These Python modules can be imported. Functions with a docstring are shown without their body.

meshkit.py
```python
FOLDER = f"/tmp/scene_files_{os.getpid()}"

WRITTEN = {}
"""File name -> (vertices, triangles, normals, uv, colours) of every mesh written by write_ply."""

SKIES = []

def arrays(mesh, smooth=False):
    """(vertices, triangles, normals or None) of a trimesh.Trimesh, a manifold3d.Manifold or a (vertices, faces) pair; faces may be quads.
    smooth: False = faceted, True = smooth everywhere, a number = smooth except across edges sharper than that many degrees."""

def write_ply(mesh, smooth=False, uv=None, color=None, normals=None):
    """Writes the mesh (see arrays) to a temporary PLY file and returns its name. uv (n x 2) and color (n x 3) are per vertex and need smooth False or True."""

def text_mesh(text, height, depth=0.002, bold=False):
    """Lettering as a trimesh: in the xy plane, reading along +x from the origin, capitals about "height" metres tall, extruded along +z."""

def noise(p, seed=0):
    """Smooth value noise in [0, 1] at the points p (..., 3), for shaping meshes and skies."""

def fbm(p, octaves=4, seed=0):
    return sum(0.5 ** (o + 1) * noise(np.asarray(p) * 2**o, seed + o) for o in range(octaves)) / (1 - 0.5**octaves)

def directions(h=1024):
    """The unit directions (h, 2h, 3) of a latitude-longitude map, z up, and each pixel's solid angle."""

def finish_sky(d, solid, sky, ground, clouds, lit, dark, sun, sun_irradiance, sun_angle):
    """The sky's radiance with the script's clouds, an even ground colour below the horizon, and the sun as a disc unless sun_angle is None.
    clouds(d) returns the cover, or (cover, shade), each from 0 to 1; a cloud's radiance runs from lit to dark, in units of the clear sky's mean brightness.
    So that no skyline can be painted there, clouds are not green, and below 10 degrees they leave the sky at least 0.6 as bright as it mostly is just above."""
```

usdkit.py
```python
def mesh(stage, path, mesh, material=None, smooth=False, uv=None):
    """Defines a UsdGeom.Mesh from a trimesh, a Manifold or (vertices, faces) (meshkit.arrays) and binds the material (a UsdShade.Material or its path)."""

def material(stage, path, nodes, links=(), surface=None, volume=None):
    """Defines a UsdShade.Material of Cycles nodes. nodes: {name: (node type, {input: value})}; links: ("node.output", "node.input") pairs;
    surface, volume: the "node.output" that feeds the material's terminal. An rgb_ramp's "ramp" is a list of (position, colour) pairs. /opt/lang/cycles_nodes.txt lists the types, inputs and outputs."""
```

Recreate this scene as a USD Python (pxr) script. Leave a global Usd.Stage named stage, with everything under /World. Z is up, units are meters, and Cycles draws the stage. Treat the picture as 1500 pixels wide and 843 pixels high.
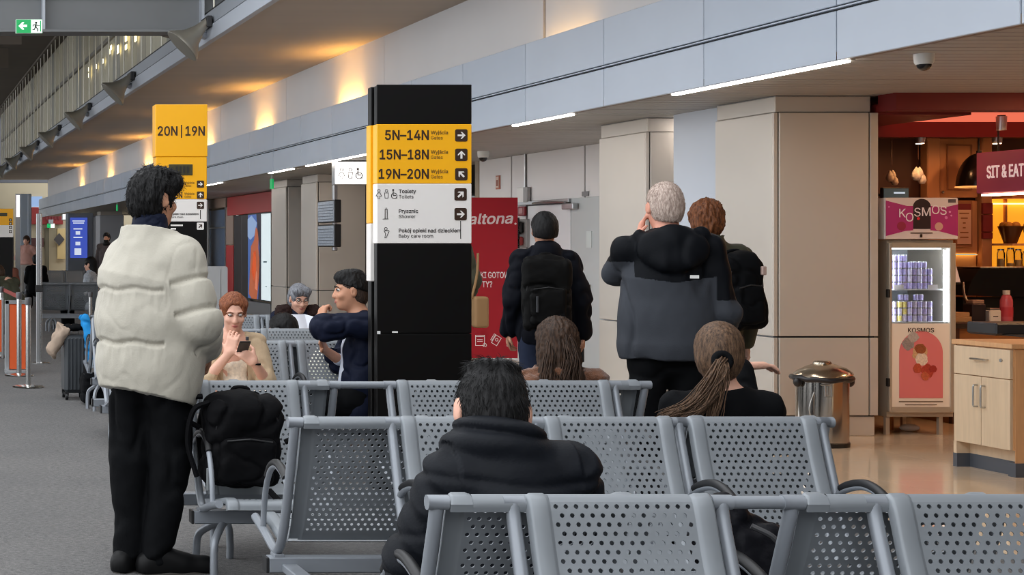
import math, random
import numpy as np
import trimesh
import manifold3d
import shapely
from shapely.geometry import Polygon, Point, box as sbox
import meshkit, usdkit
from meshkit import noise, fbm, text_mesh
from pxr import Usd, UsdGeom, UsdLux, UsdShade, Gf, Sdf

stage = Usd.Stage.CreateInMemory()
UsdGeom.SetStageUpAxis(stage, 'Z'); UsdGeom.SetStageMetersPerUnit(stage, 1.0)
UsdGeom.Xform.Define(stage, '/World'); UsdGeom.Scope.Define(stage, '/World/Looks')
random.seed(7); rng = np.random.default_rng(7)

# ------------------------------------------------------------------ camera
FOC, PX, PY, H = 2300.0, -160.0, 362.0, 1.46     # focal length and principal point in pixels, eye height
cam = UsdGeom.Camera.Define(stage, '/World/camera')
cam.CreateHorizontalApertureAttr(36.0); cam.CreateVerticalApertureAttr(36.0*843/1500)
cam.CreateFocalLengthAttr(FOC/1500*36)
cam.CreateHorizontalApertureOffsetAttr((750-PX)/1500*36)
cam.CreateVerticalApertureOffsetAttr((PY-421.5)/1500*36)
cam.CreateClippingRangeAttr((0.1, 500.0))
cam.AddTranslateOp().Set((0, 0, H)); cam.AddRotateXOp().Set(90.0)
cam.CreateExposureAttr(-0.3)

# ------------------------------------------------------------------ daylight: an overcast sky seen through the glazed side and back of the hall
sky = UsdLux.DomeLight.Define(stage, '/World/sky')
sky.CreateIntensityAttr(1.0); sky.CreateColorAttr((0.935, 0.965, 1.0))

def lin(c):
    c = np.asarray(c, float)/255.0
    return tuple(np.where(c <= 0.04045, c/12.92, ((c+0.055)/1.055)**2.4))

def pt(px, py, s):
    return np.array([(px-PX)/s, FOC/s, H-(py-PY)/s])
def Xp(px, s): return (px-PX)/s
def Zp(py, s): return H-(py-PY)/s
def Ys(s): return FOC/s

# ------------------------------------------------------------------ materials
MATS = {}
def mat(name, rgb, rough=0.5, metal=0.0, spec=0.5, nscale=0, namp=0.0, bump=0.0, bscale=200, emit=None, estr=0.0, coat=0.0, stretch=None, sheen=0.0, detail=4):
    """A principled material; namp: tone variation from noise, bump: fine relief from noise."""
    if name in MATS: return MATS[name]
    c = lin(rgb)
    n = {'p': ('principled_bsdf', dict(base_color=c, roughness=rough, metallic=metal, specular_ior_level=spec, coat_weight=coat, sheen_weight=sheen))}
    l = []
    if namp or bump:
        n['t'] = ('texture_coordinate', {})
        src = 't.object'
        if stretch:
            n['m'] = ('mapping', dict(scale=stretch)); l.append(('t.object', 'm.vector')); src = 'm.vector'
    if namp:
        n['n'] = ('noise_texture', dict(scale=nscale, detail=detail, roughness=0.6))
        n['r'] = ('rgb_ramp', {'ramp': [(0.25, tuple(x*(1-namp) for x in c)), (0.75, tuple(min(1, x*(1+namp)) for x in c))]})
        l += [(src, 'n.vector'), ('n.fac', 'r.fac'), ('r.color', 'p.base_color')]
    if bump:
        n['b'] = ('noise_texture', dict(scale=bscale, detail=3))
        n['bb'] = ('bump', dict(strength=bump, distance=0.004))
        l += [(src, 'b.vector'), ('b.fac', 'bb.height'), ('bb.normal', 'p.normal')]
    if emit is not None:
        n['p'][1].update(emission_color=lin(emit), emission_strength=estr)
    MATS[name] = usdkit.material(stage, '/World/Looks/'+name, n, l, surface='p.BSDF')
    return MATS[name]

def glass_mat(name, tint=(0.95, 0.98, 0.98), ior=1.45, rough=0.02):
    if name in MATS: return MATS[name]
    MATS[name] = usdkit.material(stage, '/World/Looks/'+name, {
        'a': ('transparent_bsdf', dict(color=tint)), 'g': ('glossy_bsdf', dict(roughness=rough, color=(1, 1, 1))),
        'f': ('fresnel', dict(IOR=ior)), 'x': ('mix_closure', {})},
        [('f.fac', 'x.fac'), ('a.BSDF', 'x.closure1'), ('g.BSDF', 'x.closure2')], surface='x.closure')
    return MATS[name]

def emis(name, rgb, strength):
    if name in MATS: return MATS[name]
    MATS[name] = usdkit.material(stage, '/World/Looks/'+name, {'e': ('emission', dict(color=lin(rgb), strength=strength))}, surface='e.emission')
    return MATS[name]

# ------------------------------------------------------------------ scene graph helpers
TAKEN = {}
def numbered(parent, name):
    k = (str(parent), name); n = TAKEN.get(k, 0); TAKEN[k] = n+1
    return name if n == 0 else f'{name}_{n:03d}'
def tag(prim, label=None, cat=None, group=None, kind=None):
    p = prim if isinstance(prim, Usd.Prim) else prim.GetPrim()
    for k, v in (('label', label), ('category', cat), ('group', group), ('kind', kind)):
        if v: p.SetCustomDataByKey(k, v)
    return p
def thing(name, label, cat, loc=(0, 0, 0), rz=0.0, group=None, kind=None):
    x = UsdGeom.Xform.Define(stage, '/World/'+numbered('/World', name))
    x.AddTranslateOp().Set(Gf.Vec3d(*map(float, loc)))
    if rz: x.AddRotateZOp().Set(float(rz))
    tag(x, label, cat, group, kind)
    return str(x.GetPath())
def part(parent, name, mesh, m, smooth=False, label=None, kind=None, loc=None, rz=0):
    path = f'{parent}/{numbered(parent, name)}'
    o = usdkit.mesh(stage, path, mesh, m, smooth=smooth)
    if loc is not None: o.AddTranslateOp().Set(Gf.Vec3d(*map(float, loc)))
    if rz: o.AddRotateZOp().Set(float(rz))
    tag(o, label, kind=kind)
    return path
def solo(name, mesh, m, label, cat, group=None, kind=None, smooth=False):
    p = part('/World', name, mesh, m, smooth); tag(stage.GetPrimAtPath(p), label, cat, group, kind); return p
def structure(name, mesh, m, label=None, smooth=False):
    p = part('/World', name, mesh, m, smooth); tag(stage.GetPrimAtPath(p), label, None, None, 'structure'); return p
def copy_of(path, name, loc, label, cat, group=None, rz=0):
    x = UsdGeom.Xform.Define(stage, '/World/'+numbered('/World', name))
    x.GetPrim().GetReferences().AddInternalReference(path)
    x.GetPrim().SetInstanceable(True)
    x.ClearXformOpOrder()
    x.AddTranslateOp(opSuffix='place').Set(Gf.Vec3d(*map(float, loc)))
    if rz: x.AddRotateZOp(opSuffix='place').Set(float(rz))
    tag(x, label, cat, group)
    return str(x.GetPath())

# ------------------------------------------------------------------ mesh helpers
def cat_(ms): return trimesh.util.concatenate([m for m in ms if m is not None])
def B(x0, x1, y0, y1, z0, z1, r=0.0):
    """A box by its bounds, its edges chamfered by r."""
    if r <= 0:
        m = trimesh.creation.box((x1-x0, y1-y0, z1-z0))
    else:
        hx, hy, hz = (x1-x0)/2, (y1-y0)/2, (z1-z0)/2; r = min(r, hx*.9, hy*.9, hz*.9)
        pts = []
        for sx in (-1, 1):
            for sy in (-1, 1):
                for sz in (-1, 1):
                    pts += [(sx*(hx-r), sy*(hy-r), sz*hz), (sx*(hx-r), sy*hy, sz*(hz-r)), (sx*hx, sy*(hy-r), sz*(hz-r))]
        m = trimesh.convex.convex_hull(np.array(pts))
    m.apply_translation(((x0+x1)/2, (y0+y1)/2, (z0+z1)/2)); return m
def spline(pts, n=8):
    """Catmull-Rom through the points."""
    p = np.asarray(pts, float); p = np.vstack([2*p[0]-p[1], p, 2*p[-1]-p[-2]]); out = []
    for i in range(1, len(p)-2):
        t = np.linspace(0, 1, n, endpoint=False)[:, None]
        a, b, c, d = p[i-1:i+3]
        out.append(0.5*(2*b+(c-a)*t+(2*a-5*b+4*c-d)*t*t+(-a+3*b-3*c+d)*t**3))
    return np.vstack(out+[p[-2][None]])
def tube(pts, r, sides=10, cap=True):
    p = np.asarray(pts, float); n = len(p); r = np.broadcast_to(r, (n,))
    t = np.gradient(p, axis=0); t /= np.linalg.norm(t, axis=1, keepdims=True)+1e-12
    a = np.zeros_like(p); ref = np.array([0, 0, 1.0]) if abs(t[0, 2]) < .9 else np.array([1.0, 0, 0])
    a[0] = np.cross(t[0], ref); a[0] /= np.linalg.norm(a[0])
    for i in range(1, n):
        v = a[i-1]-t[i]*np.dot(a[i-1], t[i]); a[i] = v/(np.linalg.norm(v)+1e-12)
    b = np.cross(t, a); ang = np.arange(sides)*2*np.pi/sides
    v = p[:, None]+r[:, None, None]*(np.cos(ang)[None, :, None]*a[:, None]+np.sin(ang)[None, :, None]*b[:, None])
    i, j = np.meshgrid(np.arange(n-1), np.arange(sides), indexing='ij')
    q = np.stack([i*sides+j, i*sides+(j+1) % sides, (i+1)*sides+(j+1) % sides, (i+1)*sides+j], -1).reshape(-1, 4)
    f = np.vstack([q[:, [0, 1, 2]], q[:, [0, 2, 3]]]); v = v.reshape(-1, 3)
    if cap:
        m = len(v); v = np.vstack([v, p[0], p[-1]]); k = np.arange(sides)
        f = np.vstack([f, np.stack([np.full(sides, m), (k+1) % sides, k], 1), np.stack([np.full(sides, m+1), (n-1)*sides+k, (n-1)*sides+(k+1) % sides], 1)])
    return trimesh.Trimesh(v, f, process=False)
def lathe(profile, sides=24, at=(0, 0, 0)):
    """Profile of (radius, z) turned about z."""
    p = np.asarray(profile, float); n = len(p); ang = np.arange(sides)*2*np.pi/sides
    v = np.stack([p[:, 0][:, None]*np.cos(ang), p[:, 0][:, None]*np.sin(ang), np.repeat(p[:, 1][:, None], sides, 1)], -1).reshape(-1, 3)
    i, j = np.meshgrid(np.arange(n-1), np.arange(sides), indexing='ij')
    q = np.stack([i*sides+j, i*sides+(j+1) % sides, (i+1)*sides+(j+1) % sides, (i+1)*sides+j], -1).reshape(-1, 4)
    m = trimesh.Trimesh(v, np.vstack([q[:, [0, 1, 2]], q[:, [0, 2, 3]]]), process=False)
    m.apply_translation(at); return m
def extrude(poly, d):
    """A shapely polygon (in x, y) extruded along z by d."""
    gs = [g for g in getattr(poly, 'geoms', [poly]) if g.area > 1e-9]
    return cat_([trimesh.creation.extrude_polygon(g, d, engine='earcut') for g in gs])
def xf(m, M):
    m = m.copy(); m.apply_transform(M); return m
# lying in x-z, facing -y (towards the camera): x right, y up -> z; extrusion comes towards the camera
FRONT = np.array([[1, 0, 0, 0], [0, 0, -1, 0], [0, 1, 0, 0], [0, 0, 0, 1.0]])
# on a face that looks towards -x (the corridor): reading runs towards the camera
SIDE = np.array([[0, 0, -1, 0], [-1, 0, 0, 0], [0, 1, 0, 0], [0, 0, 0, 1.0]])
def front(m, x, y, z): 
    m = xf(m, FRONT); m.apply_translation((x, y, z)); return m
def side(m, x, y, z):
    m = xf(m, SIDE); m.apply_translation((x, y, z)); return m
def txt(s, h, bold=False, d=0.003, width=None):
    m = text_mesh(s, h, d, bold); m.apply_translation((-m.bounds[0, 0], 0, 0))
    if width: m.apply_scale((width/(m.bounds[1, 0]-m.bounds[0, 0]), 1, 1))
    return m
def poly_front(points, x, y, z, d=0.003): return front(extrude(Polygon(points), d), x, y, z)

def arrow_poly(ang, size):
    """An arrow with a round-cut head pointing along ang, centred."""
    w = size*.09; s = size
    sh = shapely.union_all([sbox(-.36*s, -w, .30*s, w),
        Polygon([(.38*s, 0), (.05*s, .33*s), (-.08*s, .33*s), (.18*s, .0), (-.08*s, -.33*s), (.05*s, -.33*s)])])
    return shapely.affinity.rotate(sh, ang, origin=(0, 0))
import shapely.affinity
def round_rect(w, h, r): return sbox(-w/2+r, -h/2+r, w/2-r, h/2-r).buffer(r, 4)

M_FASCIA = mat('fascia_metal', (194, 203, 216), .42, .0, .5, 1.2, .03)
M_FASCIA2 = mat('fascia_metal_b', (189, 199, 213), .42, .0, .5, 1.2, .03)
M_DARK = mat('dark_joint', (48, 48, 50), .7)
M_CEIL = mat('tan_ceiling', (200, 186, 172), .8, 0, .2, .7, .05, stretch=(.3, 3, 1))
M_COVE = mat('cove_wall', (222, 220, 220), .65, 0, .3, .8, .03)
M_SOFFIT = mat('soffit_slat', (168, 167, 165), .5, .1, .4, 3, .06)
M_CLAD = mat('column_cladding', (196, 189, 180), .42, .15, .5, 1.5, .03)
M_CLAD2 = mat('column_core', (176, 178, 184), .5, .05, .4, 1.5, .03)
M_WHITE = mat('white_wall', (222, 220, 220), .6, 0, .3, 1, .02)
M_DOORW = mat('white_door', (214, 216, 220), .45, 0, .4)
M_DOORG = mat('grey_door', (182, 188, 190), .45, 0, .4)
M_STEEL = mat('brushed_steel', (190, 188, 184), .28, 1.0, .5, 30, .05, stretch=(1, 1, .05))
M_ALU = mat('alu', (170, 172, 174), .35, .9)
M_BLACK = mat('black_plastic', (18, 18, 19), .45)
M_GBEAM = mat('grey_beam', (128, 130, 132), .5, .1, .4, 1.5, .05)
M_ROOF = mat('roof_soffit', (112, 104, 96), .8, 0, .2, .8, .08)
M_EDGE = mat('edge_beam', (190, 196, 206), .4, .1)
M_CONE = mat('cast_bracket', (150, 145, 134), .45, .4, .5, 4, .06)
M_WHITEP = mat('white_plastic', (222, 222, 220), .4)

# carpet: fine flecks and broad tone
MATS['carpet'] = usdkit.material(stage, '/World/Looks/carpet', {
    't': ('texture_coordinate', {}), 'n1': ('noise_texture', dict(scale=160, detail=3, roughness=.7)), 'n2': ('noise_texture', dict(scale=1.1, detail=4)),
    'mp': ('mapping', dict(scale=(1, 1.5, 1))), 'n3': ('noise_texture', dict(scale=34, detail=5, roughness=.8)),
    'r1': ('rgb_ramp', {'ramp': [(.3, lin((74, 74, 76))), (.7, lin((112, 111, 110)))]}),
    'r2': ('rgb_ramp', {'ramp': [(.3, (.86, .86, .86)), (.7, (1.08, 1.06, 1.04))]}), 'r3': ('rgb_ramp', {'ramp': [(.34, (.52, .52, .53)), (.66, (1.42, 1.41, 1.38))]}),
    'm1': ('mix', dict(mix_type='multiply', fac=1.0)), 'm2': ('mix', dict(mix_type='multiply', fac=1.0)),
    'b': ('bump', dict(strength=.5, distance=.006)), 'p': ('principled_bsdf', dict(roughness=.95, specular_ior_level=.1, sheen_weight=.1))},
    [('t.object', 'n1.vector'), ('t.object', 'n2.vector'), ('t.object', 'mp.vector'), ('mp.vector', 'n3.vector'), ('n1.fac', 'r1.fac'), ('n2.fac', 'r2.fac'), ('n3.fac', 'r3.fac'),
     ('r1.color', 'm1.color1'), ('r2.color', 'm1.color2'), ('m1.color', 'm2.color1'), ('r3.color', 'm2.color2'), ('m2.color', 'p.base_color'),
     ('n1.fac', 'b.height'), ('b.normal', 'p.normal')], surface='p.BSDF')
M_TILE = mat('polished_tile', (220, 198, 170), .13, 0, .5, 1.3, .06, coat=.2)

# ------------------------------------------------------------------ the setting
XF, XW, XE = 5.9, 6.1, 4.0          # fascia plane, cove wall plane, edge of the tan ceiling
ZS, ZM0, ZM1, ZT = 2.63, 2.935, 2.968, 3.35
ZC = 4.07
structure('floor', B(-14, 5.3, -8, 75, -.3, 0), MATS['carpet'], 'grey flecked carpet of the waiting hall')
tl = thing('floor', 'polished beige tile floor under the low soffit', None, kind='structure')
part(tl, 'screed', B(5.3, 16, -8, 75, -.3, -.012), mat('tile_grout', (120, 108, 94), .8))
for iy in range(12):
    for ix in range(7):
        x0, y0 = 5.3+ix*.9, 6.2+iy*.9
        part(tl, 'tile', B(x0+.001, x0+.899, y0+.001, y0+.899, -.012, 0), M_TILE)
part(tl, 'tile_field', cat_([B(5.3, 16, -8, 6.2, -.012, 0), B(5.3, 16, 17, 75, -.012, 0), B(11.6, 16, 6.2, 17, -.012, 0)]), M_TILE, kind='stuff')

# tan ceiling, cove wall, fascia
structure('ceiling', B(XE+.06, XW+.3, -8, 61, ZC, ZC+.3), M_CEIL, 'tan upper ceiling washed by warm cove lamps')
wr = thing('wall_right', 'pale cove wall above the fascia with warm uplights', None, kind='structure')
ys = [-8, 14.62, 19.4, 24.2, 29, 33.8, 38.6, 43.4, 48.2, 61]
for a, b in zip(ys[:-1], ys[1:]):
    part(wr, 'wall_panel', B(XW, XW+.2, a+(.06 if a == 14.62 else .01), b, ZS+.2, ZC), M_COVE)
part(wr, 'recess', B(XW+.06, XW+.25, -8, 61, ZS+.2, ZC), M_DARK)
fa = thing('trim_1', 'pale blue-grey metal fascia of two panel rows above the shops', None, kind='structure')
k0 = -5
for k in range(-5, 33):
    y0 = 9.8+1.6*k
    m = M_FASCIA if k % 3 else M_FASCIA2
    part(fa, 'panel', B(XF, XF+.03, y0+.006, y0+1.594, ZS-.005, ZM0, .004), m)
    part(fa, 'panel', B(XF, XF+.03, y0+.006, y0+1.594, ZM1, ZT, .004), m)
part(fa, 'rail', B(XF-.012, XF+.03, 1.8, 62, ZM0+.012, ZM1-.012), M_FASCIA2)
part(fa, 'backing', B(XF+.02, XF+.06, 1.8, 62.6, ZS, ZT-.01), M_DARK)
part(fa, 'ledge', B(XF+.03, XW, 1.8, 62.6, ZT-.16, ZT-.13), M_COVE)
# lamps in the cove: each a short warm uplight
M_LAMPW = emis('warm_lamp', (255, 190, 96), 75.0)
for k, y in enumerate((14.1, 20.8, 25.6, 30.2, 37.2, 43.5, 50)):
    t = thing('cove_lamp', 'warm uplight in the cove behind the fascia, '+('faintest, nearest the cafe', 'above the black totem', 'second warm glow beyond the black totem', 'third warm glow beyond the black totem', 'just left of the yellow gate totem', 'second glow left of the yellow totem', 'farthest of the glows')[k], 'lamp')
    part(t, 'housing', B(XF+.045, XF+.16, y-.55, y+.55, ZT-.125, ZT-.075, .01), M_ALU)
    dim = emis('warm_lamp_dim', (255, 200, 120), 9) if k == 0 else M_LAMPW
    part(t, 'diffuser', B(XF+.06, XF+.145, y-.5, y+.5, ZT-.075, ZT-.07), dim)
# soffit of narrow metal slats under the fascia
sf = thing('ceiling', 'low soffit of narrow grey-brown metal slats', None, kind='structure')
part(sf, 'backing', B(XF+.02, 16, -8, 61, ZS+.06, ZS+.12), M_DARK)
y = 4.4; i = 0
while y < 30:
    xr = 13.5 if y < 11.9 else 8.3
    part(sf, 'slat', B(XF+.09, xr, y+.012, y+.148, ZS, ZS+.03, .008), M_SOFFIT); y += .16; i += 1
part(sf, 'far_slats', cat_([B(XF+.09, 8.3, yy+.012, yy+.288, ZS, ZS+.03) for yy in np.arange(y, 60, .3)]), M_SOFFIT, kind='stuff')
# strip lights along the fascia foot
M_STRIP = emis('strip_light', (255, 240, 225), 32.0)
tr = None
for k, (a, b) in enumerate(((9.76, 11.9), (13.7, 14.95), (16.6, 18.6), (19.4, 22.4), (23.2, 24.6), (28.2, 30.0), (36, 39))):
    t = thing('strip_light', f'white strip light along the fascia foot, {["nearest the cafe and longest","second from the cafe above the walking person","third from the cafe behind the black totem","above the lit toilet sign","just beyond the lit toilet sign","beside the yellow gate totem","farthest, beyond the yellow gate totem"][k]}', 'light', group=None)
    part(t, 'channel', B(XF+.005, XF+.085, a-.02, b+.02, ZS-.008, ZS+.03), M_ALU)
    part(t, 'diffuser', B(XF+.012, XF+.07, a, b, ZS-.022, ZS-.008, .004), M_STRIP)
part(sf, 'edge_channel', B(XF+.005, XF+.088, 1.8, 61, ZS-.002, ZS+.05), mat('edge_channel', (120, 108, 98), .5, .3))

# columns under the soffit: a clad one and its darker neighbour, one pair each bay
def column(y0, y1, x0, x1, label, detail=True):
    t = thing('column', label, 'column')
    part(t, 'core', B(x0+.05, x1-.03, y0+.06, y1+.02, 0, ZS), M_CLAD2)
    part(t, 'header', B(x0+.03, x1-.04, y0+.03, y1-.02, ZS-.13, ZS-.005, .006), M_CLAD)
    zj = .765
    for za, zb in ((.16, zj-.006), (zj+.006, ZS-.135)):
        part(t, 'side_panel', B(x0, x0+.025, y0+.012, y1-.05, za, zb, .004), M_CLAD)
        part(t, 'corner_panel', B(x0+.004, x0+.035, y0, y0+.02, za, zb, .003), M_CLAD)
        part(t, 'front_panel', B(x0+.045, x1-.075, y0-.005, y0+.02, za, zb, .004), M_CLAD)
        part(t, 'corner_panel', B(x1-.062, x1, y0, y0+.03, za, zb, .003), M_CLAD)
    part(t, 'plinth', B(x0+.012, x1-.02, y0+.012, y1-.03, 0, .15, .004), M_CLAD)
    part(t, 'joint', B(x0+.03, x1-.02, y0+.018, y0+.05, .15, ZS-.13), M_DARK)
    return t
column(12.1, 13.0, 6.8, 7.61, 'wide pale clad column beside the steel bin and the drinks fridge')
solo('core_wall', B(6.93, 7.6, 13.02, 13.9, 0, ZS), mat('core_wall_blue', (196, 204, 216), .5, .05), 'pale blue-grey wall block between the two near columns', 'wall', kind='structure')
column(14.15, 15.12, 6.8, 7.6, 'pale clad column in front of the white door, right of the walking person')
column(25.1, 26.07, 6.8, 7.66, 'pale column behind the grey-haired seated person, with the beige front panel')
column(27.05, 28.1, 6.8, 7.6, 'narrow-looking grey column right of the lit advertisement')
for y0, la in ((38.1, 'distant column behind the yellow gate totem'), (40.1, 'distant column next but one beyond the yellow totem'), (51.2, 'distant pale column left of the walking far person'), (53.2, 'farthest pale column beside the blue screen')):
    t = thing('column', la, 'column')
    part(t, 'shaft', B(6.8, 7.6, y0, y0+.95, .15, ZS-.13, .02), M_CLAD2); part(t, 'plinth', B(6.83, 7.57, y0+.03, y0+.92, 0, .15), M_CLAD); part(t, 'header', B(6.85, 7.55, y0+.05, y0+.9, ZS-.13, ZS-.005), M_CLAD)

# white wall with the staff door behind the walking person (its face looks to the corridor)
w2 = thing('wall_back', 'white panelled wall around the staff door', None, kind='structure')
for a, b, z0, z1 in ((20.25, 21.35, 0, ZS), (19.77, 20.23, 0, ZS), (18.11, 19.75, 2.03, ZS), (15.2, 18.09, 2.03, ZS), (15.2, 17.1, 0, 2.01)):
    part(w2, 'panel', B(8.0, 8.06, a+.01, b-.01, z0, z1, .004), M_WHITE)
part(w2, 'joint', B(8.02, 8.2, 15.2, 21.35, 0, ZS), mat('wall_joint', (120, 118, 118), .7))
part(w2, 'return_wall', B(8.0, 14, 21.36, 21.5, 0, ZS), mat('return_tan', (150, 138, 122), .6))
part(w2, 'conduit', tube([(7.985, 19.76, 2.2), (7.985, 19.76, ZS)], .014, 8), M_ALU)
d1 = thing('door_1', 'white double staff door with steel closer behind the walking person', None, kind='structure')
part(d1, 'leaf', B(7.975, 8.02, 18.43, 19.66, .01, 1.97, .004), M_DOORW)
part(d1, 'leaf', B(7.98, 8.02, 17.2, 18.42, .01, 2.03, .004), M_DOORG)
part(d1, 'frame', B(7.95, 8.02, 18.43, 20.4, 1.985, 2.03, .004), M_ALU)
part(d1, 'closer', B(7.90, 7.97, 18.2, 18.5, 1.9, 1.97, .008), M_ALU)
part(d1, 'closer_arm', cat_([tube([(7.90, 18.4, 1.985), (7.86, 18.9, 2.0)], .012, 6), tube([(7.86, 18.9, 2.0), (7.93, 19.4, 2.0)], .012, 6)]), M_ALU)
part(d1, 'notice', B(7.972, 7.979, 17.87, 18.0, 1.45, 1.64), mat('notice', (196, 204, 204), .5))
part(d1, 'handle', cat_([tube([(7.975, 17.9, 1.02), (7.92, 17.9, 1.02), (7.92, 18.04, 1.02)], .014, 8), B(7.965, 7.98, 17.87, 17.93, .86, .93, .004)]), M_STEEL)
solo('warning_plate', B(7.985, 7.999, 17.98, 18.15, 2.045, 2.10, .003), mat('plate_grey', (120, 120, 122), .5), 'small grey plate on the white wall above the door', 'plate')
t = thing('notice_sign', 'small narrow red-framed notice high on the white wall left of the door', 'sign')
part(t, 'frame', B(7.985, 7.999, 20.60, 20.73, 2.22, 2.40, .002), mat('notice_red', (170, 96, 70), .5)); part(t, 'sheet', B(7.98, 7.986, 20.62, 20.71, 2.24, 2.385), mat('notice_sheet', (214, 190, 176), .5))
part(t, 'mark', B(7.977, 7.981, 20.64, 20.69, 2.26, 2.34), mat('notice_mark', (140, 70, 50), .5))
t = thing('junction_box', 'clear white junction box on the conduit above the red banner', 'box')
part(t, 'box_body', B(7.95, 7.985, 19.72, 19.95, 2.02, 2.21, .006), M_WHITEP); part(t, 'box_side', B(7.94, 7.986, 19.6, 19.72, 2.02, 2.21, .006), mat('grey_plastic', (150, 150, 150), .5))
t = thing('fire_alarm', 'small dark red alarm call point beside the white door', 'alarm')
part(t, 'case', B(7.95, 7.985, 19.70, 19.92, 1.85, 1.97, .01), mat('alarm_red', (132, 22, 34), .4)); part(t, 'glass_front', B(7.944, 7.951, 19.75, 19.87, 1.88, 1.95, .003), mat('alarm_face', (176, 120, 120), .3))
t = thing('first_aid_box', 'clear defibrillator cabinet with dark contents beside the red banner', 'cabinet')
part(t, 'back_plate', B(7.93, 7.985, 19.6, 20.0, 1.45, 1.81, .01), mat('cab_grey', (150, 150, 150), .5))
part(t, 'device', B(7.86, 7.93, 19.65, 19.95, 1.62, 1.78, .03), M_BLACK); part(t, 'red_case', B(7.86, 7.93, 19.66, 19.94, 1.48, 1.59, .02), mat('case_red', (170, 60, 60), .5))
part(t, 'cover', B(7.83, 7.842, 19.58, 20.02, 1.44, 1.83, .004), glass_mat('clear_cover'))

# upper gallery edge, screen of rods, glazed wall, brackets
eb = thing('trim_2', 'pale edge beam of the upper gallery with a dark groove', None, kind='structure')
part(eb, 'lower_band', B(XE, XE+.08, -8, 62, ZC-.02, ZC+.17, .004), M_EDGE); part(eb, 'upper_band', B(XE+.02, XE+.1, -8, 62, ZC+.19, ZC+.36, .004), mat('edge_beam_b', (162, 168, 176), .4, .1)); part(eb, 'groove', B(XE+.05, XE+.1, -8, 62, ZC+.1, ZC+.4), M_DARK)
M_BLIND = [mat(f'gallery_panel_{i}', c, .6, 0, .3, .9, .06) for i, c in enumerate(((176, 168, 146), (164, 158, 142), (184, 178, 158), (150, 148, 138)))]
gw = thing('window_1', 'frosted beige gallery glazing behind the white rods', None, kind='structure')
yy = 17.0; i = 0
while yy < 62:
    w = 1.02
    part(gw, 'frosted_panel', B(4.42, 4.46, yy+.01, yy+w-.01, ZC+.3, 6.9), M_BLIND[(i*7+i//3) % 4]); yy += w; i += 1
part(gw, 'near_frosted_panel', B(4.42, 4.46, -8, 17, ZC+.3, 6.9), M_BLIND[1])
part(gw, 'transom', B(4.36, 4.42, -8, 62, 5.60, 5.68), mat('transom', (120, 116, 108), .5))
part(gw, 'sill', B(4.1, 4.5, -8, 62, ZC+.28, ZC+.36), M_EDGE)
part(gw, 'pane', B(4.48, 4.49, -8, 62, ZC+.36, 6.8), glass_mat('gallery_glass', (.92, .95, .93)))
M_WIN = emis('lit_window', (255, 236, 176), 3.5)
for px, py in ((198, 50), (198, 57), (184, 57), (184, 69), (172, 70), (172, 75), (162, 70), (150, 90), (140, 98), (130, 101), (184, 50), (160, 76), (130, 110)):
    s = (px+160)/4.36
    part(gw, 'lit_pane', B(4.36, 4.375, Ys(s)-.10, Ys(s)+.10, Zp(py, s)-.045, Zp(py, s)+.045), M_WIN)
rs = thing('rod_screen', 'screen of thin white vertical rods along the upper gallery', 'screen')
M_ROD = mat('rod', (226, 222, 210), .35, .2)
for k in range(46):
    yk = 17.2+k*.97
    part(rs, 'rod', tube([(XE+.14, yk, ZC+.38), (XE+.14, yk, 6.72)], .014, 6), M_ROD)
part(rs, 'top_rail', B(XE+.1, XE+.18, 16, 62, 6.68, 6.76), M_ROOF)
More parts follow.
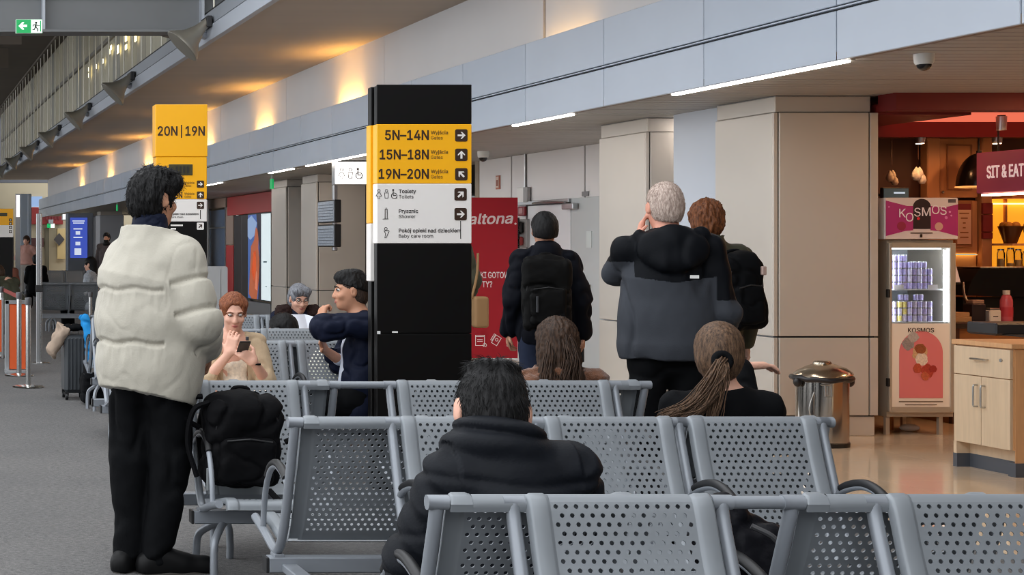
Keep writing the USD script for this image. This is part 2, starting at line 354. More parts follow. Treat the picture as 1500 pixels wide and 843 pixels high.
structure('ceiling', B(-14, 4.5, 16.6, 64, 6.74, 7.1), M_ROOF, 'dark high roof soffit over the hall')
structure('wall_back', B(-14, 5.9, -8, -7.7, 0, 4.5), mat('hall_back', (120, 122, 126), .7), 'wall closing the hall behind the viewpoint')
for k, y in enumerate((30.0, 36.0, 44.0)):
    solo('roof_girder', B(-14, (2.5, 2.7, 2.8)[k], y, y+.5, (5.33, 5.56, 5.7)[k], 6.74), M_ROOF, ['dark roof girder behind the exit sign', 'second dark roof girder behind the exit sign', 'farthest dark roof girder'][k], 'girder', kind='structure')
# steel cross girder with stiffeners, the nearest of the roof frames
gb = thing('cross_girder', 'grey steel cross girder with end stiffeners above the exit sign', 'girder', kind='structure')
gy = 20.3
part(gb, 'bottom_flange', B(-14, 4.38, gy-.2, gy+.2, 4.215, 4.25, .004), M_GBEAM); part(gb, 'web', B(-14, 4.3, gy-.012, gy+.012, 4.25, 4.72), M_GBEAM); part(gb, 'top_flange', B(-14, 4.5, gy-.2, gy+.2, 4.72, 4.76, .004), M_GBEAM)
for x in (-3, -1, .98+.98, 4.0, 4.32): part(gb, 'stiffener', B(x-.018, x+.018, gy-.19, gy+.19, 4.25, 4.72), M_EDGE)
part(gb, 'end_plate', B(4.34, 4.85, gy-.16, gy+.16, 4.2, 4.66, .01), M_GBEAM)
part(gb, 'pin', xf(lathe([(0, .2), (.07, .2), (.08, .17), (.08, -.17), (.07, -.2), (0, -.2)], 16), trimesh.transformations.rotation_matrix(math.pi/2, (1, 0, 0), (0, 0, 0))), M_ALU, loc=(4.62, gy, 4.45), smooth=30)
part(gb, 'brace', tube([(2.6, gy+.6, 4.6), (3.7, gy+.1, 4.2)], .05, 8), M_ROOF, smooth=30)
structure('ceiling', B(-14, 3.96, gy+.7, gy+1.2, 4.38, 4.7), M_ROOF, 'dark beam behind the grey cross girder')
cone = [(0.0, .47), (.045, .47), (.05, .42), (.075, .28), (.13, .14), (.235, .02), (.25, 0), (.25, -.02), (.235, -.028), (0, -.028)]
for k, y in enumerate((19.6, 25.8, 31.4, 37.0, 42.4, 47.8, 53.4)):
    t = thing('cast_bracket', f'funnel-shaped grey cast bracket on the gallery edge, {["first and largest, beside the cross girder", "second from the cross girder", "third from the cross girder", "fourth from the cross girder", "fifth from the cross girder", "sixth from the cross girder", "seventh and farthest from the cross girder"][k]}', 'bracket')
    m = xf(lathe(cone, 28), trimesh.transformations.rotation_matrix(math.radians(46), (0, 1, 0))); m.apply_translation((XE-.35, y, ZC-.09)); part(t, 'funnel', m, M_CONE, smooth=40)
    part(t, 'arm', tube([(XE-.10, y+.28, ZC+.1), (XE-.005, y+.30, ZC+.06)], .05, 10), M_EDGE, smooth=30)
    part(t, 'clamp', B(XE-.07, XE-.002, y-.09, y+.32, ZC+.13, ZC+.27, .01), M_DARK)
# closing walls of the hall, far end
structure('wall_far', cat_([B(-14, 3.05, 64, 64.3, 0, 7), B(3.05, 7, 64, 64.3, ZC+.01, 7)]), mat('far_wall', (96, 98, 104), .6), 'dim far end wall of the concourse')
structure('wall_far', B(3.05, 14, 64, 64.3, 0, ZC), mat('far_wall_b', (176, 164, 138), .6), 'cream far end wall beyond the fascia')
structure('wall_side', B(13.9, 14.1, -8, 64, 0, ZS), mat('side_wall', (120, 104, 92), .6), 'wall closing the shops')
structure('wall_back', B(5.9, 14, -8, -7.9, 0, ZS+.1), M_WHITE, 'wall behind the viewpoint')

# ------------------------------------------------------------------ benches of perforated steel seats, back to back on one beam
M_SEAT = mat('seat_metal', (128, 133, 138), .45, .25, .5, 6, .04)
M_TUBE = mat('seat_tube', (138, 143, 150), .4, .3, .5)
M_PAD = mat('arm_pad', (22, 22, 24), .5)
def sheet(profile, w, x0, sides, r, pitch, rowh, v0, v1, thick=.003, lip=True):
    """A bent sheet of width w with staggered round holes between arc lengths v0 and v1; profile is (d, z), d towards the sitter."""
    pr = spline(profile, 6); L = np.r_[0, np.cumsum(np.linalg.norm(np.diff(pr, axis=0), axis=1))]
    tg = np.gradient(pr, axis=0); tg /= np.linalg.norm(tg, axis=1, keepdims=True)
    nr = np.stack([-tg[:, 1], tg[:, 0]], 1)          # towards the sitter for a back running downwards
    V, T = [], []; base = 0
    def add(uv, faces):
        nonlocal base
        V.append(uv); T.append(np.asarray(faces)+base); base += len(uv)
    ang = np.arange(sides)*2*np.pi/sides+np.pi/sides
    nrow = int((v1-v0)/rowh); m = .052; n = int((w-2*m)/pitch); u0 = (w-n*pitch)/2
    # outer ring of a cell: as many points as the hole has
    def ring(hw, hh):
        c, s = np.cos(ang), np.sin(ang); k = 1/np.maximum(np.abs(c), np.abs(s)); p = np.stack([np.sign(c)*np.minimum(1, np.abs(c*k)), np.sign(s)*np.minimum(1, np.abs(s*k))], 1)
        if sides == 8: p = np.array([(1, .4), (1, 1), (-1, 1), (-1, .4), (-1, -.4), (-1, -1), (1, -1), (1, -.4)], float); p[0]=(1,0); p=np.array([(1,0),(1,1),(0,1),(-1,1),(-1,0),(-1,-1),(0,-1),(1,-1)],float)
        else: p = np.array([(1, 1), (-1, 1), (-1, -1), (1, -1)], float)
        return p*[hw, hh]
    out = ring(pitch/2, rowh/2); a2 = (np.arange(sides)*2*np.pi/sides) + (0 if sides == 8 else np.pi/4); hole = r*np.stack([np.cos(a2), np.sin(a2)], 1)
    k = np.arange(sides); k2 = (k+1) % sides; q = np.stack([k, k2, sides+k2, sides+k], 1); qt = np.vstack([q[:, [0, 1, 2]], q[:, [0, 2, 3]]])
    cells = []
    for j in range(nrow):
        vc = v0+(j+.5)*rowh; off = pitch/2 if j % 2 else 0; nn = n-(1 if j % 2 else 0)
        for i in range(nn):
            add(np.vstack([out, hole])+[u0+off+(i+.5)*pitch, vc], qt)
        if off:
            for ua, ub in ((u0, u0+off), (u0+n*pitch-off, u0+n*pitch)):
                add(np.array([(ua, vc-rowh/2), (ub, vc-rowh/2), (ub, vc+rowh/2), (ua, vc+rowh/2)]), [(0, 1, 2), (0, 2, 3)])
    ve = v0+nrow*rowh
    def strip(ua, ub, va, vb, nv):
        vs = np.linspace(va, vb, nv+1); uv = np.vstack([np.stack([np.full(nv+1, ua), vs], 1), np.stack([np.full(nv+1, ub), vs], 1)])
        i = np.arange(nv); add(uv, np.vstack([np.stack([i, nv+1+i, nv+2+i], 1), np.stack([i, nv+2+i, i+1], 1)]))
    strip(u0, u0+n*pitch, 0, v0, 8); strip(u0, u0+n*pitch, ve, L[-1], 6)
    uv = np.vstack(V); f = np.vstack(T); dz = np.zeros(len(uv)); 
    parts_ = [(uv, f, dz)]
    lips = [(0, -.016), (.003, .000), (.010, .007), (u0-.012, .007), (u0-.004, .001), (u0, 0)]
    for mirror in (0, 1):
        nv = 30; vs = np.linspace(0, L[-1], nv+1); uu, oo = zip(*lips); uu = np.array(uu); oo = np.array(oo)
        if mirror: uu = w-uu
        g = np.stack(np.meshgrid(uu, vs, indexing='ij'), -1).reshape(-1, 2); o = np.repeat(oo, nv+1)*np.tile(np.clip((vs-.03)/.05, .05, 1), len(uu))
        i, j = np.meshgrid(np.arange(len(uu)-1), np.arange(nv), indexing='ij'); i, j = i.ravel(), j.ravel()
        a = i*(nv+1)+j; b = a+nv+1; qd = np.vstack([np.stack([a, b, b+1], 1), np.stack([a, b+1, a+1], 1)])
        if mirror: qd = qd[:, ::-1]
        parts_.append((g, qd, o))
    vv, ff, nb = [], [], 0
    for uv, f, o in parts_:
        d = np.interp(uv[:, 1], L, pr[:, 0]); z = np.interp(uv[:, 1], L, pr[:, 1]); nd = np.interp(uv[:, 1], L, nr[:, 0]); nz = np.interp(uv[:, 1], L, nr[:, 1])
        p = np.stack([x0+uv[:, 0], d+nd*o, z+nz*o], 1)
        vv.append(p); ff.append(f+nb); nb += len(p)
        if thick:
            p2 = np.stack([x0+uv[:, 0], d+nd*(o-thick), z+nz*(o-thick)], 1); vv.append(p2); ff.append(f[:, ::-1]+nb); nb += len(p2)
    m = trimesh.Trimesh(np.vstack(vv), np.vstack(ff), process=False)
    if thick:                                   # walls of the holes
        uv, f, o = parts_[0]; nc = len(uv)
        hv = []; cnt = 0
        for bl in V:
            if len(bl) == 2*sides: hv.append(cnt+sides+k)
            cnt += len(bl)
        if hv:
            h = np.concatenate(hv); h2 = np.concatenate([x[k2] for x in hv]); n0 = len(parts_[0][0])
            wl = np.vstack([np.stack([h, h2, h2+n0], 1), np.stack([h, h2+n0, h+n0], 1)])
            m = trimesh.Trimesh(m.vertices, np.vstack([m.faces, wl]), process=False)
    return m
BACK = [(-.016, .800), (-.020, .822), (-.004, .842), (.016, .838), (.034, .808), (.070, .70), (.120, .575), (.165, .465), (.200, .395), (.235, .352)]
PAN = [(.275, .338), (.31, .336), (.40, .352), (.52, .376), (.60, .388), (.635, .378), (.645, .35)]
POST = [(.004, .82), (.012, .78), (.045, .69), (.10, .545), (.155, .42), (.205, .345), (.265, .303), (.33, .308), (.45, .338), (.62, .372)]
ARM = [(.085, .56), (.15, .60), (.26, .625), (.36, .60), (.43, .53), (.47, .44), (.485, .35)]
PW, SW = .464, .52
SHEETS = {}
def seat_meshes(lod):
    if lod not in SHEETS:
        sides, th = {0: (8, .003), 1: (8, .0025), 2: (4, 0), 3: (4, 0)}[lod]
        SHEETS[lod] = (sheet(BACK, PW, .028, sides, .0060, .0252, .0225, .085, .56, th), sheet(PAN, PW, .028, sides, .0060, .0252, .0225, .03, .36, th))
    return SHEETS[lod]
def orient(m, sgn):
    """local (x, d, z) -> world: the away side looks to +y, the towards side to -y."""
    m = m.copy(); v = m.vertices.copy(); v[:, 1] *= sgn; m.vertices = v
    if sgn < 0: m.faces = m.faces[:, ::-1]
    return m
def bench(label, s, toward, away, lod, hubs, arms=True, extra=(0, 0)):
    """toward, away: left ends of the seats, as pixels at the depth of the top bar."""
    Yb = Ys(s); T = [Xp(p, s) for p in toward]; A = [Xp(p, s) for p in away]
    x0 = min(T+A); x1 = max(T+A)+SW
    t = thing('seat_bench', label, 'bench', (x0, Yb, 0))
    bk, pn = seat_meshes(lod); sd = 10 if lod < 2 else 6
    part(t, 'top_bar', tube([(-.02-extra[0], 0, .822), (x1-x0+.02+extra[1], 0, .822)], .0165, 12), M_TUBE, smooth=40)
    for yb in (-.25, .25):
        part(t, 'beam', B(-.04, x1-x0+.04, yb-.032, yb+.032, .228, .286, .004), M_TUBE)
        for x in (-.052, x1-x0+.04): part(t, 'beam_end_cap', B(x, x+.012, yb-.032, yb+.032, .228, .286, .002), M_PAD)
    for sgn, L in ((-1, T), (1, A)):
        ends = sorted({round(x, 3) for l in L for x in (l, l+SW)})
        e2 = []
        for e in ends:
            if not e2 or e-e2[-1] > .05: e2.append(e)
        for l in L:
            mb = orient(bk, sgn); mb.apply_translation((l-x0, 0, 0)); part(t, 'backrest', mb, M_SEAT, smooth=35)
            mp = orient(pn, sgn); mp.apply_translation((l-x0, 0, 0)); part(t, 'seat_pan', mp, M_SEAT, smooth=35)
        for e in e2:
            p = spline([(e-x0, sgn*d, z) for d, z in POST], 5 if lod < 2 else 2)
            fr = part(t, 'side_frame', tube(p, .0175, sd), M_TUBE, smooth=50)
            part(fr, 'sleeve', tube([(e-x0-.026, 0, .822), (e-x0+.026, 0, .822)], .0195, 12), M_TUBE, smooth=40)
            if arms:
                pa = spline([(e-x0, sgn*d, z) for d, z in ARM], 6 if lod < 2 else 3)
                ar = part(t, 'armrest', tube(pa, .012, sd), M_TUBE, smooth=50)
                seg = pa[4:-14] if lod < 2 else pa[2:-6]
                pad = tube(seg+[0, 0, .012], .0155, sd); part(ar, 'arm_pad', pad, M_PAD, smooth=50)
            part(t, 'bracket', B(e-x0-.02, e-x0+.02, min(.225*sgn, sgn*.29), max(.225*sgn, sgn*.29), .284, .298, .003), M_TUBE)
    for hx in hubs:
        h = (Xp(hx, s) if hx > 20 or hx < -20 else hx)-x0
        pl = part(t, 'leg_hub', B(h-.03, h+.03, -.23, .23, .232, .262, .004), M_TUBE)
        for fx, fy in ((-.10, -.12), (-.07, -.36), (.10, .10), (.08, .38)):
            yb = .25 if fy > 0 else -.25; q = spline([(h, yb, .232), (h+fx*.35, yb+(fy-yb)*.35, .215), (h+fx*.9, yb+(fy-yb)*.9, .16), (h+fx, fy, .08), (h+fx, fy, 0)], 5)
            part(t, 'leg', tube(q, .0175, sd), M_TUBE, smooth=50)
    return t
S1, S2, S3, S4, S5, S6 = 587, 403, 317, 222, 193.6, 161
bench('nearest grey perforated steel bench, where the hunched person in black sits', S1, (750, 1278), (640, 1160), 0, (800, 1420))
bench('grey perforated steel bench where the ponytailed person sits, second nearest', S2, (573, 783, 993), (432, 641, 1000), 0, (447, 1150))
bench('grey perforated steel bench that carries the black backpack', S3, (280, 570, 735), (325, 615, 780), 1, (312, 850))
bench('grey perforated bench where the person with the phone and the person in navy sit', S4, (309, 427), (335,), 1, (330, 500))
bench('grey perforated bench with the white drawstring bag on it', S5, (150, 375, 475), (395, 165), 2, (178, 500))
bench('grey perforated bench of the grey-haired seated person', S6, (136, 300, 383), (136, 330), 2, (142, 430))
bench('distant grey bench behind the chrome barrier posts', 84, (), (60, 103, 147), 3, (75, 150), arms=False)
bench('most distant grey bench near the blue screen', 56, (36, 65, 94), (40, 70), 3, (50, 100), arms=False)

# ------------------------------------------------------------------ black and yellow direction totem in the middle
M_TBLACK = mat('totem_black', (9, 8, 8), .4, 0, .22); M_YEL = mat('totem_yellow', (240, 172, 8), .38, emit=(240, 172, 8), estr=.12); M_TWHITE = mat('totem_white', (226, 222, 218), .4, emit=(226, 222, 218), estr=.10)
M_INK = mat('ink_brown', (52, 30, 14), .5); M_INKG = mat('ink_grey', (70, 66, 64), .5); M_INKY = mat('ink_olive', (120, 84, 12), .5)
def on_front(pth, name, mesh, m, px, py, s, Y): part(pth, name, front(mesh, Xp(px, s), Y, Zp(py, s)), m)
def arrow_sign(pth, px, py, s, Y, ang, size=18, inv=False):
    sz = size/s
    sq = extrude(round_rect(sz, sz, sz*.14), .003); b = part(pth, 'arrow_box', front(sq, Xp(px, s), Y, Zp(py, s)), M_TWHITE if inv else M_INK)
    part(b, 'arrow', front(extrude(arrow_poly(ang, sz*.86), .002), Xp(px, s), Y-.003, Zp(py, s)), M_INK if inv else M_TWHITE)
def person_icon(s_, skirt=False):
    body = [(-.22, .1), (.22, .1), (.16, -.45), (-.16, -.45)] if not skirt else [(-.14, .1), (.14, .1), (.3, -.25), (.12, -.25), (.1, -.5), (-.1, -.5), (-.12, -.25), (-.3, -.25)]
    g = shapely.union_all([Polygon(body), Point(0, .3).buffer(.15, 6)])
    return shapely.affinity.scale(g.difference(g.buffer(-.045)), s_, s_, origin=(0, 0))
def toilet_icons(pth, px, py, s, Y, h, m):
    k = h/s
    gs = [shapely.affinity.translate(person_icon(k, True), -.75*k), person_icon(k), shapely.affinity.translate(shapely.affinity.scale(shapely.union_all([Point(0, -.2).buffer(.3, 8).difference(Point(0, -.2).buffer(.24, 8)), sbox(-.14, -.15, -.06, .25), Point(-.1, .36).buffer(.1, 6), sbox(-.1, -.2, .18, -.13), sbox(.15, -.45, .3, -.38)]), k, k, origin=(0, 0)), .75*k)]
    part(pth, 'toilet_icon', front(extrude(shapely.union_all(gs), .002), Xp(px, s), Y, Zp(py, s)), m)
sT = 245; YT = Ys(sT)
def tz(py): return Zp(py, sT)
xa, xb = Xp(552, sT), Xp(691, sT)
tt = thing('direction_totem', 'tall black direction totem with yellow gate panel 5N-20N and white panel below', 'sign')
part(tt, 'body', B(xa+.006, xb-.006, YT+.01, YT+.075, 0, tz(124)-.004, .004), M_TBLACK)
part(tt, 'rear_body', B(xa-.004, xb-.01, YT+.10, YT+.165, 0, tz(124)-.004, .004), M_TBLACK)
part(tt, 'spine', B(xa+.03, xb-.03, YT+.07, YT+.105, 0, tz(126)), M_DARK)
tb = part(tt, 'top_panel', B(xa, xb, YT, YT+.012, tz(182)+.001, tz(124), .003), M_TBLACK)
ty = part(tt, 'yellow_panel', B(xa, xb, YT-.001, YT+.08, tz(269), tz(182), .004), M_YEL)
tw = part(tt, 'white_panel', B(xa, xb, YT-.001, YT+.08, tz(357), tz(269)-.001, .004), M_TWHITE)
lo = part(tt, 'lower_panel', B(xa, xb, YT, YT+.012, tz(489)+.002, tz(357)-.002, .003), M_TBLACK)
part(tt, 'foot_panel', B(xa, xb, YT, YT+.012, .02, tz(489)-.002, .003), M_TBLACK)
part(tt, 'rear_yellow_panel', B(xa-.012, xb-.01, YT+.095, YT+.17, tz(327), tz(182), .004), M_YEL)
part(tt, 'rear_white_panel', B(xa-.012, xb-.01, YT+.095, YT+.17, tz(413), tz(327)-.001, .004), M_TWHITE)
part(tt, 'sticker', B(xa+.002, xa+.02, YT-.004, YT, tz(490), tz(485)), M_WHITEP); part(tt, 'sticker', B(xa+.09, xa+.125, YT-.004, YT, tz(488), tz(485.5)), M_WHITEP)
for i, (label_, py, ang, px0) in enumerate((('5N–14N', 198, 0, 564), ('15N–18N', 226.5, 90, 556), ('19N–20N', 255, 135, 554.5))):
    m = txt(label_, 13.6/sT, True, .002); m.apply_scale(((628-px0)/sT/(m.bounds[1, 0]-m.bounds[0, 0]), 1, 1))
    on_front(ty, 'lettering', m, M_INK, px0, py+6.8, sT, YT-.001)
    on_front(ty, 'small_lettering', txt('Wyjścia', 5.0/sT, True, .002), M_INKY, 631, py-1.2, sT, YT-.001); on_front(ty, 'small_lettering', txt('Gates', 4.8/sT, False, .002), M_INKY, 631, py+6.4, sT, YT-.001)
    arrow_sign(ty, 675.5, py+.5, sT, YT-.001, ang)
for py, a_, b_, ang in ((284.5, 'Toalety', 'Toilets', 45), (313.5, 'Prysznic', 'Shower', 0), (342, 'Pokój opieki nad dzieckiem', 'Baby care room', None)):
    m = txt(a_, 5.2/sT, True, .002); on_front(tw, 'small_lettering', m, M_INKG, 584, py-1.5, sT, YT-.001)
    on_front(tw, 'small_lettering', txt(b_, 5.0/sT, False, .002), M_INKG, 584, py+6.3, sT, YT-.001)
    if ang is not None: arrow_sign(tw, 674.5, py+.5, sT, YT-.001, ang)
toilet_icons(tw, 566, 284, sT, YT-.001, 15, M_INKG)
sh = shapely.union_all([sbox(-.12, -.5, .12, .4).difference(sbox(-.06, -.44, .06, .34)), sbox(-.3, -.5, .2, -.45), sbox(-.02, .4, .03, .5)])
part(tw, 'shower_icon', front(extrude(shapely.affinity.scale(sh, 17/sT, 17/sT, origin=(0, 0)), .002), Xp(565.5, sT), YT-.001, Zp(313, sT)), M_INKG)
bc = shapely.union_all([Point(0, .35).buffer(.15, 6), Polygon([(-.2, .18), (.15, .2), (.25, -.05), (.05, -.5), (-.12, -.5), (-.05, -.1)]), Point(.2, .12).buffer(.12, 6)]); bc = bc.difference(bc.buffer(-.05))
part(tw, 'baby_care_icon', front(extrude(shapely.affinity.scale(bc, 16/sT, 16/sT, origin=(0, 0)), .002), Xp(565, sT), YT-.001, Zp(341, sT)), M_INKG)
part(tw, 'line', B(Xp(674, sT), Xp(675, sT), YT-.003, YT, tz(350), tz(324)), M_INKG)

# yellow gate totem behind the standing person
sG = 144; YG = Ys(sG)
ga, gb_ = Xp(227.5, sG), Xp(304, sG)
def gz(py): return Zp(py, sG)
tg = thing('gate_totem', 'tall yellow gate totem reading 20N and 19N behind the standing person', 'sign')
part(tg, 'body', B(ga+.01, gb_-.01, YG+.02, YG+.16, 0, gz(155), .006), M_TBLACK)
g1 = part(tg, 'number_panel', B(ga, gb_, YG, YG+.18, gz(230)+.002, gz(153), .006), M_YEL)
g2 = part(tg, 'yellow_panel', B(ga+.006, gb_-.006, YG, YG+.17, gz(292), gz(230)-.002, .006), M_YEL)
g3 = part(tg, 'white_panel', B(ga+.006, gb_-.006, YG, YG+.17, gz(325), gz(292)-.002, .006), M_TWHITE)
g4 = part(tg, 'lower_panel', B(ga+.006, gb_-.006, YG+.003, YG+.03, .02, gz(325)-.002, .004), M_TBLACK)
part(tg, 'edge_strip', B(gb_-.004, gb_+.004, YG+.01, YG+.17, .02, gz(293), .002), M_ALU)
for w_, px0, px1 in (('20N', 231, 260), ('19N', 271.5, 300)):
    on_front(g1, 'lettering', txt(w_, 13/sG, True, .002, width=(px1-px0)/sG), M_INK, px0, 198.5, sG, YG-.001)
part(g1, 'divider', B(Xp(265, sG), Xp(266.5, sG), YG-.003, YG, gz(202), gz(183)), M_INK)
ds = part(g2, 'display', B(Xp(247, sG), Xp(282, sG), YG-.008, YG, gz(257), gz(241), .003), mat('lcd_dark', (70, 66, 40), .25))
for k in range(4): part(ds, 'digit', B(Xp(257+5.4*k, sG), Xp(260.5+5.4*k, sG), YG-.011, YG-.008, gz(254), gz(244)), mat('lcd_ink', (36, 34, 26), .4))
for w_, py, ang in (('5N–14N', 270, 0), ('15N–18N', 286, 90)):
    on_front(g2, 'lettering', txt(w_, 8/sG, True, .002, width=38/sG), M_INK, 229, py+4, sG, YG-.001)
    on_front(g2, 'small_lettering', txt('Wyjścia', 2.9/sG, True, .002), M_INKY, 270, py-.6, sG, YG-.001); on_front(g2, 'small_lettering', txt('Gates', 2.8/sG, False, .002), M_INKY, 270, py+3.6, sG, YG-.001)
    arrow_sign(g2, 293.5, py, sG, YG-.001, ang, 10.5)
arrow_sign(g3, 293.5, 301, sG, YG-.001, 0, 10.5); part(g3, 'line', B(Xp(293, sG), Xp(294, sG), YG-.003, YG, gz(321), gz(308)), M_INKG)
on_front(g3, 'small_lettering', txt('Pokój opieki nad dzieckiem', 2.9/sG, True, .002), M_INKG, 240, 315, sG, YG-.001); on_front(g3, 'small_lettering', txt('Baby care room', 2.8/sG, False, .002), M_INKG, 240, 319.5, sG, YG-.001)
arrow_sign(g4, 293.5, 331.5, sG, YG+.002, 45, 10.5, True)
for k in range(2): part(g4, 'caption_bar', B(Xp(250, sG), Xp(268-10*k, sG), YG, YG+.003, gz(331.5+5*k), gz(329+5*k)), M_TWHITE)
# third totem far off at the left edge
s3 = 88; Y3 = Ys(s3)
t3 = thing('gate_totem', 'distant yellow and white direction totem left of the tall grey pylon', 'sign')
x3a, x3b = Xp(-22, s3), Xp(19.5, s3)
part(t3, 'body', B(x3a+.01, x3b-.01, Y3+.02, Y3+.16, 0, Zp(306, s3)), M_TBLACK)
p3 = part(t3, 'yellow_panel', B(x3a, x3b, Y3, Y3+.17, Zp(330, s3), Zp(306, s3), .004), M_YEL); p4 = part(t3, 'white_panel', B(x3a, x3b, Y3, Y3+.17, Zp(348, s3), Zp(330, s3), .004), M_TWHITE)
part(p3, 'display', B(Xp(-8, s3), Xp(10.5, s3), Y3-.01, Y3, Zp(317, s3), Zp(312, s3)), mat('lcd_dark', (0, 0, 0)))
for py in (322.5, 328): arrow_sign(p3, 15.3, py, s3, Y3-.001, 0, 4.2)
for py in (333.5, 339.5): arrow_sign(p4, 15.3, py, s3, Y3-.001, 0, 4.2)

# ------------------------------------------------------------------ emergency exit sign under the girder
s_e = 118.5; Ye = Ys(s_e)
ex = thing('exit_sign', 'green and white lit emergency exit sign with a running figure', 'sign')
xe0, xe1 = Xp(23, s_e), Xp(62.5, s_e)
part(ex, 'frame', B(xe0, xe1, Ye, Ye+.05, Zp(49, s_e), Zp(28, s_e), .004), mat('exit_frame', (190, 220, 200), .4))
g_ = part(ex, 'green_face', B(xe0+.01, Xp(45.5, s_e), Ye-.006, Ye, Zp(48, s_e), Zp(29, s_e)), mat('exit_green', (0, 140, 72), .4, emit=(0, 150, 80), estr=1.0))
w_ = part(ex, 'white_face', B(Xp(45.5, s_e), xe1-.01, Ye-.006, Ye, Zp(48, s_e), Zp(29, s_e)), mat('exit_white', (230, 240, 232), .4, emit=(230, 240, 232), estr=.9))
part(g_, 'arrow', front(extrude(arrow_poly(180, 15/s_e).buffer(.6/s_e), .002), Xp(33.5, s_e), Ye-.006, Zp(38, s_e)), mat('exit_white', (0, 0, 0)))
run = shapely.union_all([Point(.02, .33).buffer(.10, 6), Polygon([(-.10, .22), (.08, .2), (.05, -.08), (-.10, -.06)]), Polygon([(-.10, -.05), (0, -.06), (-.12, -.3), (-.3, -.32), (-.3, -.25), (-.16, -.23)]), Polygon([(-.06, -.06), (.06, -.06), (.22, -.2), (.18, -.42), (.1, -.42), (.12, -.22)]), Polygon([(.04, .2), (.2, .08), (.32, .12), (.31, .06), (.2, .02), (.03, .12)]), Polygon([(-.09, .2), (-.26, .14), (-.3, 0), (-.24, 0), (-.2, .1), (-.08, .12)])])
part(w_, 'running_figure', front(extrude(shapely.affinity.scale(run, 17/s_e, 17/s_e, origin=(0, 0)), .002), Xp(52.5, s_e), Ye-.006, Zp(39, s_e)), mat('exit_ink', (40, 60, 48), .5))
part(w_, 'door_bar', B(Xp(58.5, s_e), Xp(60, s_e), Ye-.008, Ye-.006, Zp(46.5, s_e), Zp(30.5, s_e)), mat('exit_green', (0, 0, 0)))
part(ex, 'hanger', B(xe0+.05, xe1-.05, Ye+.05, 20.1, 4.222, 4.245, .003), mat('exit_frame', (0, 0, 0)))

# lit toilet sign on the fascia
s_t = 108.5; Yt = Ys(s_t)
ts = thing('toilet_sign', 'white lit box sign with three toilet figures left of the black totem', 'sign')
part(ts, 'case', B(Xp(490, s_t), Xp(540, s_t), Yt+.004, Yt+.14, Zp(271, s_t), Zp(236, s_t), .006), M_ALU)
fc = part(ts, 'lit_face', B(Xp(491.5, s_t), Xp(539, s_t), Yt-.004, Yt+.004, Zp(270, s_t), Zp(237, s_t)), mat('lit_face', (240, 240, 240), .4, emit=(255, 252, 250), estr=1.15))
toilet_icons(fc, 513, 254, s_t, Yt-.004, 17, mat('icon_pale', (96, 92, 92), .6))

# red banner stand in front of the white wall
s_b = 118; Yb_ = Ys(s_b)
M_BRED = mat('banner_red', (168, 20, 36), .55, 0, .4, 1.5, .04); M_BTXT = mat('banner_text', (232, 216, 216), .5)
bn = thing('banner', 'red advertising banner with white script lettering, behind the walking person', 'banner')
bp = part(bn, 'panel', B(Xp(664, s_b), Xp(758.5, s_b), Yb_, Yb_+.03, Zp(525, s_b), Zp(289.5, s_b), .003), M_BRED)
for x in (Xp(672, s_b), Xp(745, s_b)): part(bn, 'foot', B(x, x+.05, Yb_-.14, Yb_+.14, 0, .03, .005), M_ALU); part(bn, 'leg', B(x+.01, x+.04, Yb_+.005, Yb_+.03, .02, .2), M_ALU)
m = txt('Baltona', 14/s_b, True, .004); m.apply_transform(np.array([[1, .22, 0, 0], [0, 1, 0, 0], [0, 0, 1, 0], [0, 0, 0, 1.]])); m.apply_scale(((752-672)/s_b/(m.bounds[1, 0]-m.bounds[0, 0]), 1.05, 1)); m.apply_transform(trimesh.transformations.rotation_matrix(math.radians(1.5), (0, 0, 1)))
on_front(bp, 'lettering', m, M_BTXT, 672, 329, s_b, Yb_); on_front(bp, 'lettering', extrude(Point(0, 0).buffer(1.5/s_b, 6), .004), M_BTXT, 755, 328, s_b, Yb_)
on_front(bp, 'lettering', txt('KI GOTOW', 8.6/s_b, True, .003, width=42/s_b), M_BTXT, 704, 407.5, s_b, Yb_); on_front(bp, 'lettering', txt('TY?', 8.6/s_b, True, .003, width=15/s_b), M_BTXT, 706, 421, s_b, Yb_)
def outline(g, w): return g.difference(g.buffer(-w))
k_ = 1/s_b
ic = [shapely.union_all([outline(sbox(-7, -8, 7, 8), 1), sbox(-7, 5, 7, 6), outline(Point(7, -7).buffer(3), 1), sbox(-4, -2, 4, -.8), sbox(-4, 1, 4, 2)]), shapely.affinity.rotate(shapely.union_all([outline(sbox(-5, -7, 5, 7), 1), outline(Point(0, 1).buffer(2.4), .9), outline(sbox(-8, -4, -5, 7), .9)]), -32, origin=(0, 0)), shapely.union_all([outline(sbox(-3, -9, 3, 3), 1), outline(sbox(-1.6, 3, 1.6, 9), .9), sbox(-3, -4, 3, -3)])]
for g, px in zip(ic, (703, 727, 745)): part(bp, 'snack_icon', front(extrude(shapely.affinity.scale(g, k_, k_, origin=(0, 0)), .003), Xp(px, s_b), Yb_, Zp(499, s_b)), M_BTXT)

